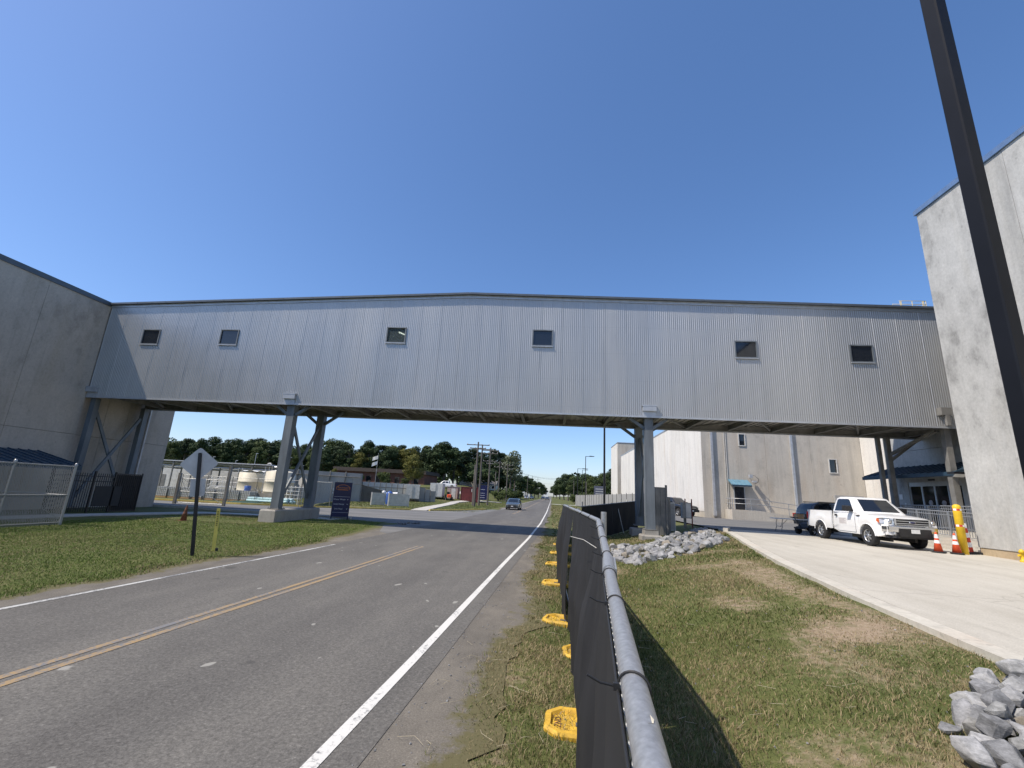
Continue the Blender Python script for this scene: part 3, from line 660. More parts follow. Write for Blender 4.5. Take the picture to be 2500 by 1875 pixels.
def support(x, zt, label, piers, rear_y=26.15, front_y=22.95, knees=True, wide=.42, xr_=None):
    s = thing('bridge_support', label, 'support', (x, 24.5, 0)); xr_ = x if xr_ is None else xr_
    L = lambda px, py, pz: (px-x, py-24.5, pz)
    for cx, cy in ((x, front_y), (xr_, rear_y)):
        mb = MB(); h = wide/2; t_ = .03
        mb.bb(L(cx-h, cy-h, zt+.02), L(cx-h+t_, cy+h, 6.13)); mb.bb(L(cx+h-t_, cy-h, zt+.02), L(cx+h, cy+h, 6.13))
        mb.bb(L(cx-h+t_, cy-h+.004, zt+.02), L(cx+h-t_, cy-h+t_, 6.13)); mb.bb(L(cx-h+t_, cy+h-t_, zt+.02), L(cx+h-t_, cy+h-.004, 6.13))
        c = mb.build('column', 'galvflat', s)
        mb = MB(); mb.bb(L(cx-h-.1, cy-h-.1, zt), L(cx+h+.1, cy+h+.1, zt+.035))
        for sx in (-1, 1):
            for sy in (-1, 1): mb.tube(L(cx+sx*(h+.05), cy+sy*(h+.05), zt+.03), L(cx+sx*(h+.05), cy+sy*(h+.05), zt+.1), .016, n=6)
        mb.build('base_plate', 'steel_dark', c)
    if knees:
        for cx, cy, reach, z0 in ((x, front_y, .95, 5.6), (xr_, rear_y, 1.35, 5.58)):
            for sx in (-1, 1):
                mb = MB(); mb.bar(L(cx+sx*.2, cy, z0), L(cx+sx*reach, cy, 6.12 if cy < 24 else 6.4), .15, .15, (0, 1, 0)); mb.build('knee_brace', 'galvflat', s)
    for (ya, za), (yb, zb), o in (((front_y+.2, 5.45), (rear_y-.2, zt+.55), -.045), ((front_y+.2, zt+.55), (rear_y-.2, 5.45), .045)):
        mb = MB(); mb.bar(L(x+o, ya, za), L(xr_+o, yb, zb), .085, .17, (0, 0, 1)); mb.build('cross_brace', 'galvflat', s)
    for (ya, yb, w, zz, zt2) in piers:
        mb = MB(); xx = x if ya < 24.5 else xr_; a = .04
        lo = [(xx-w, ya, zz), (xx+w, ya, zz), (xx+w, yb, zz), (xx-w, yb, zz)]; hi = [(xx-w+a, ya+a, zt2), (xx+w-a, ya+a, zt2), (xx+w-a, yb-a, zt2), (xx-w+a, yb-a, zt2)]
        mid = [(xx-w, ya, zt2-.06), (xx+w, ya, zt2-.06), (xx+w, yb, zt2-.06), (xx-w, yb, zt2-.06)]
        vs = [L(*p) for p in lo+mid+hi]
        mb.add(vs, [(0, 1, 5, 4), (1, 2, 6, 5), (2, 3, 7, 6), (3, 0, 4, 7), (4, 5, 9, 8), (5, 6, 10, 9), (6, 7, 11, 10), (7, 4, 8, 11), (8, 9, 10, 11), (3, 2, 1, 0)]); mb.build('footing', 'pier', s)
    return s
support(-14.2, .66, 'pair of grey steel columns with crossed braces on one long concrete footing', [(22.25, 26.75, .42, -.3, .64)])
support(4.78, .72, 'pair of grey steel columns with crossed braces on two separate low footings', [(22.5, 23.4, .46, -.2, .5), (25.7, 26.6, .5, -.2, .6)], xr_=4.9)
for p in (): pass
mb = MB(); mb.bb((4.78-.32-4.78, 22.63-24.5, .5), (.32, 23.27-24.5, .70)); 
fp = [o for o in bpy.data.objects if o.name.startswith('bridge_support')][-1]
mb.build('plinth', 'pier', fp)
# supports standing against the two buildings
sl = support(-26.12, .1, 'crossed steel braces and columns standing against the left building under the bridge', [], knees=False, wide=.3)
sr = thing('bridge_support', 'dark steel columns holding the bridge end beside the glazed entrance', 'support', (18.7, 24.5, 0))
for x, y, h_ in ((17.78, 26.2, .09), (18.25, 26.2, .11), (18.65, 22.95, .13)):
    mb = MB(); mb.bb((x-18.7-h_, y-24.5-h_, .78), (x-18.7+h_, y-24.5+h_, 6.13)); mb.build('column', 'steel_dark', sr)
for a, b in (((18.25, 26.0, 5.2), (18.6, 23.4, 6.1)), ((18.35, 26.2, 4.9), (19.9, 26.2, 6.1))):
    mb = MB(); mb.bar(Vector(a)-Vector((18.7, 24.5, 0)), Vector(b)-Vector((18.7, 24.5, 0)), .14, .14); mb.build('knee_brace', 'steel_dark', sr)

# ------------------------------------------------------------------ left building
def wall_panels(root, org, plane, fixed, joints, rows, thick, mat, gap=.018, skip=()):
    """precast panels with recessed joints. plane 'x': wall at x=fixed running along y; 'y': wall at y=fixed running along x. thick is signed, away from the viewer"""
    for i in range(len(joints)-1):
        for j in range(len(rows)-1):
            a, b = joints[i]+gap/2, joints[i+1]-gap/2; c, d = rows[j]+(gap/2 if j else 0), rows[j+1]-(gap/2 if j < len(rows)-2 else 0)
            if (i, j) in skip: continue
            off = random.uniform(-.006, .006)
            cuts = [w for w in HOLES if w[0] == plane and abs(w[1]-fixed) < .01 and a < w[2] < b and c < w[4] < d]
            cells = [(a, b, c, d)]
            if cuts:
                _, _, u0, u1, v0, v1 = cuts[0]; cells = [(a, u0, c, d), (u1, b, c, d), (u0, u1, c, v0), (u0, u1, v1, d)]
            mb = MB(); e = .012
            for (p0, p1, q0, q1) in cells:
                if p1-p0 < .01 or q1-q0 < .01: continue
                f0, f1 = fixed+off, fixed+thick
                if plane == 'x': mb.bb((min(f0, f1)-org[0], p0-org[1], q0), (max(f0, f1)-org[0], p1-org[1], q1))
                else: mb.bb((p0-org[0], min(f0, f1)-org[1], q0), (p1-org[0], max(f0, f1)-org[1], q1))
            mb.build('panel', mat, root)
HOLES = []
lb = thing('left_building', 'tall shaded grey precast concrete building at the left end of the bridge', 'building', (-26.4, 20, 0)); o = (-26.4, 20)
wall_panels(lb, o, 'x', -26.4, [-14.4, -10.9, -7.4, -3.9, -.4, 3.1, 8.0, 12.2, 15.7, 19.25, 22.6], [-.1, 4.0, 11.7], -.25, 'bldg_left')
wall_panels(lb, o, 'x', -26.62, [22.6, 24.2, 25.6, 26.6], [-.1, 4.0, 11.7], -.22, 'bldg_left')
wall_panels(lb, o, 'x', -26.4, [26.6, 28.72], [-.1, 4.0, 11.7], -.25, 'bldg_left')
mb = MB(); mb.bb((-20, -34.5, -.2), (-.5, 8.6, 11.5)); mb.build('core', 'dark_gap', lb)
mb = MB(); mb.bb((-20.2, -34.6, 11.7), (.05, 8.75, 11.86)); mb.bb((.0, -34.6, 11.6), (.05, 8.75, 11.7)); mb.build('coping', 'fascia', lb)
mb = MB(); mb.tube((.12, 6.75, .0), (.12, 6.75, 11.5), .07, n=8); mb.tube((.12, 6.75, .12), (.28, 6.6, .03), .07, n=8); mb.build('downspout', 'alu', lb)
# small blue porch roof on the left building
aw = thing('porch_awning', 'dark blue standing seam metal porch roof on the left building behind chain link', 'awning', (-26.3, 19.2, 0))
sl_ = [(0, 2.95), (2.6, 2.25)]
mb = MB(); mb.prism([(0, -2.2, 2.95), (2.7, -2.2, 2.30), (2.7, -2.2, 2.22), (0, -2.2, 2.86)], (0, 3.9, 0)); mb.build('roof', 'roofblue', aw)
for k in range(10):
    mb = MB(); y = -2.2+3.9*k/9; mb.bar((0.02, y, 2.965), (2.7, y, 2.315), .03, .05); mb.build('seam', 'roofblue', aw)
mb = MB(); mb.bb((2.66, -2.22, 2.08), (2.74, 1.72, 2.30)); mb.build('gutter', 'roofblue', aw)
for y in (-2.1, 1.6):
    mb = MB(); mb.bb((2.5, y-.05, -.05), (2.6, y+.05, 2.25)); mb.build('post', 'steel_dark', aw)

# ------------------------------------------------------------------ right building (near)
rb = thing('right_building', 'very tall pale mottled precast concrete wall at the right edge with blue coping', 'building', (15.8, 10, 0)); o = (15.8, 10)
wall_panels(rb, o, 'x', 15.8, [-25, -20.5, -16.5, -12.4, -8.4, -4.4, -.7, 3.2, 7.1, 11.05, 15.03, 18.9], [1.03, 15.0], .3, 'bldg_right')
mb = MB(); mb.bb((.03, -35, .1), (.4, 8.88, 1.02)); mb.build('plinth', 'plinth', rb)
mb = MB(); mb.bb((.31, -34.9, .3), (16, 8.6, 14.8)); mb.build('core', 'dark_gap', rb)
wall_panels(rb, o, 'y', 18.9, [16.1, 20.1, 24.1, 28, 31.8], [.5, 15.0], -.3, 'bldg_right')
mb = MB(); mb.bb((-.07, -35.1, 15.0), (-.0, 8.97, 15.2)); mb.bb((-.0, 8.9, 15.0), (16.1, 8.97, 15.2)); mb.bb((-.05, -35.1, 15.2), (16.1, 8.95, 15.24)); mb.bb((0.002, -35.1, 14.98), (16, 8.89, 15.195)); mb.build('coping', 'coping', rb)

# ------------------------------------------------------------------ entrance block under the right bridge end
eb = thing('entrance_block', 'shaded concrete entrance wall with glazed sliding doors under the bridge end', 'building', (20.3, 26, 0)); o = (20.3, 26)
HOLES.append(('x', 20.3, 24.55, 28.0, 1.45, 3.85))
wall_panels(eb, o, 'x', 20.3, [18.9, 21.2, 24.2, 29.5], [.5, 5.6, 11.4], .3, 'bldg_right')
mb = MB(); mb.bb((.9, -7, .5), (9, 3.45, 11.3)); mb.bb((.3, -7, 4.2), (.9, 3.45, 11.3)); mb.bb((.3, -7, .5), (.9, -1.6, 4.2)); mb.bb((.3, 2.2, .5), (.9, 3.45, 4.2)); mb.build('core', 'dark_gap', eb)
wall_panels(eb, o, 'y', 29.5, [20.3, 24.5, 29.2], [.5, 11.4], -.3, 'bldg_right')
d0, d1 = -1.42, 1.97
fr = MB()
for k in range(5):
    y = d0+(d1-d0)*k/4; fr.bb((.04, y-.045, 1.45), (.14, y+.045, 3.62))
fr.bb((.035, d0-.03, 3.62), (.15, d1+.03, 3.85)); fr.bb((.035, d0, 1.45), (.15, d1, 1.55)); fr.build('door_frame', 'trim', eb)
for k in range(4):
    y0 = d0+(d1-d0)*k/4+.045; y1 = d0+(d1-d0)*(k+1)/4-.045
    mb = MB(); mb.bb((.08, y0, 1.55), (.10, y1, 3.62)); p = mb.build('door_leaf', 'glass', eb)
    if k in (1, 2):
        mb = MB(); mb.lathe([(0, 0), (.14, 0), (.14, .004), (0, .004)], (.074, (y0+y1)/2, 2.75), 16, 'x'); mb.build('door_sticker', 'decalink', p)
mb = MB(); mb.bb((-.05, .1, 3.9), (-.01, .5, 3.98)); mb.build('door_sensor', 'blackplastic', eb)
mb = MB(); mb.bb((-.03, 2.5, 2.9), (-.01, 2.75, 3.2)); mb.build('wall_notice', 'white', eb)
mb = MB(); mb.bb((-.03, 2.3, 2.5), (-.01, 2.4, 2.7)); mb.build('wall_notice', 'white', eb)
mb = MB(); mb.bb((-.2, -3.2, 4.6), (-.01, -2.9, 4.9)); mb.build('wall_lamp', 'alu', eb)
cn = thing('entrance_canopy', 'dark blue standing seam canopy above the glazed entrance doors', 'awning', (20.26, 26.6, 0))
mb = MB(); mb.prism([(0, -4.0, 4.72), (-1.7, -4.0, 4.12), (-1.7, -4.0, 4.02), (0, -4.0, 4.6)], (0, 6.3, 0)); mb.build('roof', 'roofblue', cn)
for k in range(16):
    mb = MB(); y = -4.0+6.3*k/15; mb.bar((0, y, 4.735), (-1.7, y, 4.135), .03, .05); mb.build('seam', 'roofblue', cn)
mb = MB(); mb.bb((-1.78, -4.03, 3.93), (-1.68, 2.33, 4.11)); mb.build('gutter', 'roofblue', cn)
mb = MB(); mb.prism([(-1.6, -3.9, 4.0), (-.02, -3.9, 4.5), (-.02, -3.9, 4.46), (-1.6, -3.9, 3.96)], (0, 6.1, 0)); mb.build('soffit', 'trim', cn)
wp = thing('wall_lamp', 'white wall light fixture below the bridge beside the entrance canopy', 'lamp', (17.2, 19.3, 4.35))
wp.location = at(2344, 1156, 20.2)
mb = MB(); mb.bb((-.32, -.12, -.03), (.32, .22, .06)); mb.build('housing', 'blacksteel', wp)
mb = MB(); mb.prism([(-.24, -.10, -.03), (.24, -.10, -.03), (.20, .1, -.14), (-.20, .1, -.14)], (0, .05, 0)); mb.build('lens', 'white', wp)
mb = MB(); mb.bb((.1, -.03, -.02), (.9, .05, .05)); mb.build('bracket', 'blacksteel', wp)

# ------------------------------------------------------------------ far right building
fb = thing('rear_building', 'large pale precast concrete building behind the pickup with small windows', 'building', (15.67, 49, 0)); o = (15.67, 49)
W2W = [(19.55, 20.1, 8.25, 9.4), (28.3, 28.95, 5.85, 7.15)]
for a, b, c, d in W2W: HOLES.append(('y', 49, a, b, c, d))
wall_panels(fb, o, 'x', 15.67, [49, 51.96, 55.1, 58.18, 61.13, 64.68, 68.35, 72, 75.5, 79, 82.5, 86, 89.5, 93, 96.5, 100, 105], [1.35, 11.7], .3, 'bldg_sunlit')
mb = MB(); mb.bb((.02, -.0, .4), (.3, 56, 1.34)); mb.build('plinth', 'bldg_far', fb)
wall_panels(fb, o, 'y', 49, [15.68, 18.1, 22.14, 24.66, 26.6, 31.5], [.5, 13.5], .3, 'bldg_far')
wall_panels(fb, o, 'x', 31.5, [44.5, 48.99], [.5, 13.5], .3, 'bldg_sunlit')
wall_panels(fb, o, 'y', 44.5, [31.5, 35.5, 40, 45], [.5, 13.5], .3, 'bldg_far')
mb = MB(); mb.bb((.31, .4, .5), (30, 56, 11.5)); mb.bb((16.2, -4.1, .5), (30, .4, 13.3)); mb.build('core', 'dark_gap', fb)
mb = MB(); mb.bb((-.06, .0, 11.7), (.4, 56.1, 11.85)); mb.bb((-.02, -.06, 13.5), (16.2, .4, 13.65)); mb.build('coping', 'trim', fb)
for a, b, c, d in W2W:
    mb = MB(); a2, b2 = a-15.67, b-15.67
    for p in (((a2-.09, -.07, c-.09), (a2, .1, d+.09)), ((b2, -.07, c-.09), (b2+.09, .1, d+.09)), ((a2, -.07, c-.09), (b2, .1, c)), ((a2, -.07, d), (b2, .1, d+.09))): mb.bb(*p)
    w = mb.build('window', 'offwhite', fb); mb = MB(); mb.bb((a2, .05, c), (b2, .07, d)); mb.build('pane', 'glass', w)
mb = MB(); mb.bb((18.75-15.67, -.035, 1.7), (19.7-15.67, -.008, 3.95)); dr = mb.build('door', 'blacksteel', fb)
mb = MB(); mb.bb((18.95-15.67, -.046, 2.75), (19.5-15.67, -.037, 3.7)); mb.build('door_window', 'glass', dr)
mb = MB(); mb.bb((18.66-15.67, -.06, 1.7), (18.75-15.67, -.008, 4.05)); mb.bb((19.7-15.67, -.06, 1.7), (19.79-15.67, -.008, 4.05)); mb.bb((18.75-15.67, -.06, 3.95), (19.7-15.67, -.008, 4.05)); mb.build('door_frame', 'trim', dr)
for x, m_ in ((16.68, 'alu'), (24.67, 'alu')):
    mb = MB(); mb.bb((x-15.67-.11, -.26, .9), (x-15.67+.11, -.03, 13.4)); mb.bb((x-15.67-.14, -.3, 1.0), (x-15.67+.14, -.02, 1.5)); mb.build('downspout', m_, fb)
for x in (18.0, 18.16):
    mb = MB(); mb.tube((x-15.67, -.06, 1.2), (x-15.67, -.06, 13.4), .03, n=6); mb.build('conduit', 'offwhite', fb)
mb = MB(); mb.bb((28.3-15.67, -.35, .8), (31.0-15.67, -.02, 3.6)); mb.build('lower_block', 'wallgrey', fb)
mb = MB(); mb.bb((0.2, 55.0, .5), (22, 63, 15.6)); mb.bb((.23, 54.93, .5), (22, 55.0, 11)); 
ub = thing('rear_tower', 'beige concrete block rising beyond the far end of the sunlit panel wall', 'building', (15.67, 49, 0))
wall_panels(ub, o, 'y', 112, [15.9, 20.1, 24, 28, 33], [.5, 5.5, 15.6], .3, 'bldg_far'); wall_panels(ub, o, 'x', 15.9, [112.31, 118, 124], [.5, 15.6], .3, 'bldg_sunlit')
mb = MB(); mb.bb((.55, 63.35, .5), (17, 75, 15.5)); mb.build('core', 'bldg_far', ub); mb = MB(); mb.bb((.15, 62.9, 15.6), (17.3, 75, 15.75)); mb.build('coping', 'trim', ub)
# teal awning, ramp and rails on the rear building
ta = thing('door_awning', 'small teal metal awning over the dark rear building door', 'awning', (19.1, 49, 0))
mb = MB(); mb.prism([(-.95, -.05, 4.68), (-.95, -1.15, 4.12), (-.95, -1.15, 4.05), (-.95, -.05, 4.56)], (1.9, 0, 0)); mb.build('roof', 'rooflight', ta)
for k in range(5):
    mb = MB(); x = -.95+1.9*k/4; mb.bar((x, -.05, 4.695), (x, -1.15, 4.135), .03, .05); mb.build('seam', 'rooflight', ta)
mb = MB(); mb.bb((-.95, -1.2, 3.98), (.95, -1.14, 4.12)); mb.build('front_edge', 'roofblue', ta)
wb = thing('wall_light_bracket', 'curved conduit and flood light fixed to the wall beside the teal awning', 'lamp', (20.6, 49, 4.6))
mb = MB(); mb.path([(-.35, -.06, .5), (-.3, -.5, .55), (0, -.75, .5), (.3, -.75, .2), (.35, -.5, -.1), (.2, -.1, -.25)], .03, 6); mb.build('conduit', 'steel_dark', wb)
mb = MB(); mb.bb((-.5, -.7, .3), (-.2, -.35, .62)); mb.bb((-.3, -.95, -.15), (.05, -.6, .0)); mb.build('lamp_head', 'alu', wb)
rp = thing('access_ramp', 'concrete access ramp with tubular steel handrails along the rear building', 'ramp', (18, 47.5, 0))
mb = MB(); mb.prism([(-.3, -.4, .5), (-.3, -.4, 1.68), (2.4, -.4, 1.68), (10.5, -.4, .82), (10.5, -.4, .5)], (0, 1.85, 0)); mb.build('ramp_slab', 'bldg_far', rp)
def rz_(x): return 1.68 if x < 2.4 else 1.68-(x-2.4)*.86/8.1
for k in range(7):
    x = -.2+k*1.75; mb = MB(); mb.tube((x, -.33, rz_(x)-.02), (x, -.33, rz_(x)+1.08), .035, n=6); mb.build('rail_post', 'galv', rp)
for h in (1.07, .6):
    mb = MB(); mb.path([(-.2, 1.4, 1.68+h), (-.2, -.33, 1.68+h), (2.4, -.33, 1.68+h), (10.3, -.33, rz_(10.3)+h)], .035, 6); mb.build('handrail', 'galv', rp)
rr = thing('roof_railing', 'yellow guard rail round a roof hatch seen above the bridge end', 'railing', (22.5, 30, 0)); za, zc = 15.55, 16.05
mb = MB(); mb.bb((-.8, -.3, 11.4), (2.6, 1.6, 15.5)); mb.build('roof_curb', 'bldg_right', rr)
for x in (.05, .55, .62, 1.3, 1.95, 2.02, 2.15):
    mb = MB(); mb.tube((x, 0, 15.45), (x, 0, zc if x > .5 else 15.75), .025, n=6); mb.build('rail_post', plain('faded_yellow_rail', (.66, .56, .34), .5) if x == .05 else bpy.data.materials['faded_yellow_rail'], rr)
for z, xa in ((16.05, .5), (15.8, .05)):
    mb = MB(); mb.path([(xa, 0, z), (2.15, 0, z), (2.15, 1.2, z), (xa, 1.2, z)], .022, 6); mb.build('rail', bpy.data.materials['faded_yellow_rail'], rr)

# ------------------------------------------------------------------ temporary fence with screen along the verge
FX = [(-3, -.25), (-1, .0), (.8, .15), (2.26, .28), (2.62, .32), (4.8, .49), (6.5, .47), (9, .42), (12, .36), (15.2, .42), (18.4, .52), (21.6, .66), (24.8, .8)]
def fx(y): return float(lerp_tab(FX, y))
def ftop(y): return float(lerp_tab([(-3, 1.70), (2.4, 1.72), (4.8, 1.83), (12, 1.83), (25, 1.62)], y))
stops = [-.6, 2.45, 4.8, 8.2, 11.6, 14.8, 17.9, 21.1, 24.6]
where = ['beside the camera in the foreground', 'just beyond the galvanized sleeve', 'third along from the foreground', 'fourth along from the foreground', 'fifth along from the foreground', 'sixth along from the foreground', 'seventh along from the foreground', 'farthest one near the bridge column']
for i in range(len(stops)-1):
    y0, y1 = stops[i], stops[i+1]; ym = (y0+y1)/2; org = Vector((fx(ym), ym, 0))
    f = thing('screened_fence', 'mesh fence panel with dark screen fabric, '+where[i], 'fence', org, group='screened fence panels along the verge')
    L = lambda x, y, z: Vector((x, y, z))-org
    ny_ = 8; top = [L(fx(y), y, ftop(y)) for y in np.linspace(y0+(.0 if i != 1 else .12), y1-.03, ny_)]
    rr_ = .024 if i else .0245
    mb = MB(); mb.path(top, rr_, 20 if i < 2 else 10); mb.build('top_rail', 'galv', f)
    mb = MB(); yb = y1; gx_ = fx(yb); mb.tube(L(gx_+.05, yb, gz(gx_, yb)-.02), L(gx_+.05, yb, ftop(yb)+(.09 if i == 1 else .03)), .028, n=14)
    if i != 0: mb.build('post', 'galv', f)
    mb = MB(); mb.path([L(fx(y), y, gz(fx(y), y)+.07) for y in np.linspace(y0+.04, y1-.04, 5)], .02, 8); mb.build('bottom_rail', 'galv', f)
    # screen fabric
    nu, nv = (64, 26) if i < 3 else (40, 14); vs = []; fs = []; ph = random.random()*6
    for a in range(nu+1):
        y = y0+(y1-y0)*a/nu; u = a/nu
        for b in range(nv+1):
            v = b/nv; zt = ftop(y)-.014-.006*abs(math.sin(u*math.pi*7)); zb = gz(fx(y), y)+.03; z = zt+(zb-zt)*v
            belly = (.04+.10*(math.sin(u*math.pi*2+ph)*.5+.5)*math.sin(v*math.pi*.8))*min(1, v*3)
            fold = .022*math.sin(u*23+v*5+ph+1.7*math.sin(v*4+ph))*min(1, v*2.5)+.012*math.sin(u*61+v*3+ph)*v + .02*math.sin((u*9-v*6)+ph)*v
            sag = .03*math.exp(-((v-.55)/.08)**2)*math.exp(-((u-.35)/.2)**2)
            vs.append(L(fx(y)-.028-belly-fold-sag, y, z))
    for a in range(nu):
        for b in range(nv): q_ = a*(nv+1)+b; fs.append((q_, q_+1, q_+nv+2, q_+nv+1))
    mb = MB(); mb.add(vs, fs, 0, True); sc_ = mb.build('screen', 'screen', f)
    mb = MB(); mb.path([Vector(vs[a*(nv+1)+nv])+Vector((-.004, 0, .005)) for a in range(0, nu+1, 2)], .007, 5); mb.build('hem', 'screen', sc_)
    # wire mesh with its knuckled top edge
    if i < 3:
        mb = MB(); dm = .055
        for s_ in range(int((y1-y0)/dm)):
            yy = y0+s_*dm; pts = []; zt = ftop(yy)-.02; m = int((zt-.1)/dm)
            for k in range(m if i < 1 else min(m, 12)): pts.append(L(fx(yy)-.008-.004*(k % 2), yy+(dm/2 if k % 2 else 0), zt-k*dm))
            mb.path(pts, .0019, 4)
            if i < 2: mb.path([L(fx(yy)-.01, yy+.002, zt-.03), L(fx(yy)-.022, yy+.006, zt+.008), L(fx(yy)-.016, yy+.02, zt+.012)], .0024, 5)
        g = mb.build('wire_mesh', 'galv', f); g['kind'] = 'stuff'
        mb = MB(); mb.path([L(fx(y)-rr_-.006, y, ftop(y)-.006) for y in np.linspace(y0, y1, 9)], .0028, 6); mb.build('tension_wire', 'ziptie', f)
    for yz in {0: (.95, 1.62, 2.2), 1: (2.75, 3.4, 4.1), 2: (5.6, 6.8)}.get(i, ((y0+y1)/2,)):
        mb = MB(); c = Vector((fx(yz), yz, ftop(yz))); d = (Vector((fx(yz+.05), yz+.05, ftop(yz+.05)))-c).normalized()
        d = (d+Vector((.35, 0, .0))).normalized(); a_ = Vector((0, 0, 1)); a_ = (a_-d*a_.dot(d)).normalized(); b_ = d.cross(a_)
        ring = [c-org+a_*math.cos(q_)*(rr_+.0025)+b_*math.sin(q_)*(rr_+.004)*1.04 for q_ in np.linspace(0, 2*math.pi, 22)]
        mb.path(ring, .0026, 5); e = c-org+Vector((-rr_-.008, 0, .0)); mb.box(e, (.012, .008, .012)); mb.path([e, e+Vector((-.03, -.005, .006)), e+Vector((-.055, -.008, .018))], .0024, 5)
        mb.build('zip_tie', 'ziptie', f)
    if i == 0:
        mb = MB(); ya, yb = 2.27, 2.62; pa = L(fx(ya), ya, ftop(ya)); pb = L(fx(yb), yb, ftop(yb)); mb.tube(pa, pb, .031, n=20); mb.bar(pa+Vector((.03, 0, -.02)), pb+Vector((.03, 0, -.02)), .012, .07); mb.build('rail_sleeve', 'galv', f)
        mb = MB(); c = Vector((fx(.78), .78, ftop(.78)))-org
        mb.add([c+Vector((.002+.012*math.cos(k), .02*math.sin(k), .0247-.003*abs(math.cos(k)))) for k in np.linspace(0, 6.28, 9)[:-1]], [tuple(range(8))]); mb.build('paint_chip', 'cream', f)
    if i == 2:
        pass
# loose wire hanging off the second panel
mb = MB(); mb.path([at(1398, 1310, 5.2)+Vector((-.02, 0, 0)), at(1430, 1318, 4.6)+Vector((-.02, 0, 0)), at(1462, 1338, 3.9)+Vector((-.02, 0, 0))], .003, 5)
tag(mb.build('loose_wire', 'offwhite'), 'thin pale loose wire curving across the dark screen fabric', 'wire')

def yellow_foot(x, y, rz, label, text=False):
    f = thing('fence_stand', label, 'fence foot', (x, y, gz(x, y)+.0), rz, 'yellow plastic fence feet in the grass')
    Lx, Ly, ch = .40, .27, .12
    def ring(sx, sy, c, z): return [(-sx+c, -sy, z), (sx-c, -sy, z), (sx, -sy+c, z), (sx, sy-c, z), (sx-c, sy, z), (-sx+c, sy, z), (-sx, sy-c, z), (-sx, -sy+c, z)]
    rings = [ring(Lx, Ly, ch, 0), ring(Lx, Ly, ch, .05), ring(Lx-.015, Ly-.015, ch, .075), ring(Lx-.06, Ly-.06, ch*.8, .075), ring(Lx-.075, Ly-.075, ch*.8, .045)]
    mb = MB(); vs = [v for r_ in rings for v in r_]; fs = [(i*8+k, i*8+(k+1) % 8, (i+1)*8+(k+1) % 8, (i+1)*8+k) for i in range(4) for k in range(8)]+[tuple(32+k for k in range(8))]
    mb.add(vs, fs); mb.build('base', 'yellowfoot', f)
    mb = MB()
    for k in range(7):
        a = random.uniform(-.12, .2); b = random.uniform(-.12, .12); mb.path([(a, b, .047), (a+.05, b+.03, .07), (a+.12, b+.02, .075)], .003, 4)
    mb.box((-.03, -.02, .05), (.16, .06, .012)); mb.build('dirt_and_straw', 'dark_gap', f)
    if text: text_mesh('ZND', .09, 'oldorange', 'lettering', f, (-.27, 0, .0465), (0, 0, R(90)), .0015)
    return f
yellow_foot(.40, 4.82, R(-3), 'nearest yellow plastic fence foot, large in the foreground grass', True)
yellow_foot(.62, 6.9, R(2), 'yellow fence foot mostly hidden behind the dark screen, second from the foreground')
yellow_foot(.33, 8.35, R(-14), 'yellow fence foot with dirt in its tray, third from the foreground')
yellow_foot(.25, 11.65, R(-8), 'narrow looking yellow fence foot, fourth from the foreground')
yellow_foot(.30, 14.8, R(-8), 'yellow fence foot, fifth from the foreground')
yellow_foot(.42, 17.7, R(-5), 'yellow fence foot, sixth from the foreground')
yellow_foot(.55, 20.8, R(-5), 'smallest and farthest yellow fence foot just before the bridge shadow')

# second screened fence beyond the swale
p0, p1 = Vector((1.6, 24.3, 0)), Vector((5.5, 30.2, 0))
for i in range(2):
    a = p0.lerp(p1, i/2); b = p0.lerp(p1, (i+1)/2)
    f = thing('screened_fence', 'black screened fence panel behind the bridge column, '+('left one' if i == 0 else 'right one with a leaning white pole'), 'fence', (a+b)/2, group='black screened fence beside the column'); org = (a+b)/2
    vs = []; fs = []; nu, nv = 30, 10
    for k in range(nu+1):
        q_ = a.lerp(b, k/nu); zb = gz(q_.x, q_.y)+.04; zt = 1.58+.42*((i+k/nu)/2)
        for m in range(nv+1): v = m/nv; vs.append(q_-org+Vector((.03*math.sin(k*.8+v*3)*v, -.05-.03*math.sin(k*.5)*v, zt+(zb-zt)*v)))
    for k in range(nu):
        for m in range(nv): z0 = k*(nv+1)+m; fs.append((z0, z0+1, z0+nv+2, z0+nv+1))
    mb = MB(); mb.add(vs, fs, 0, True); mb.build('screen', 'screen', f)
    mb = MB(); mb.tube(a-org+Vector((0, 0, 1.6+.42*i/2)), b-org+Vector((0, 0, 1.6+.42*(i+1)/2)), .022, n=8); mb.build('top_rail', 'galv', f)
    for q_ in (a.lerp(b, .02), a.lerp(b, .98)):
        mb = MB(); g_ = gz(q_.x, q_.y); mb.tube(q_-org+Vector((0, .03, g_)), q_-org+Vector((0, .03, 1.85)), .028, n=8); mb.build('post', 'steel_dark', f)
    if i: mb = MB(); q_ = a.lerp(b, .25); mb.tube(q_-org+Vector((.25, -.2, gz(q_.x, q_.y))), q_-org+Vector((-.1, -.1, 1.7)), .02, n=8); mb.build('leaning_pole', 'alu', f)

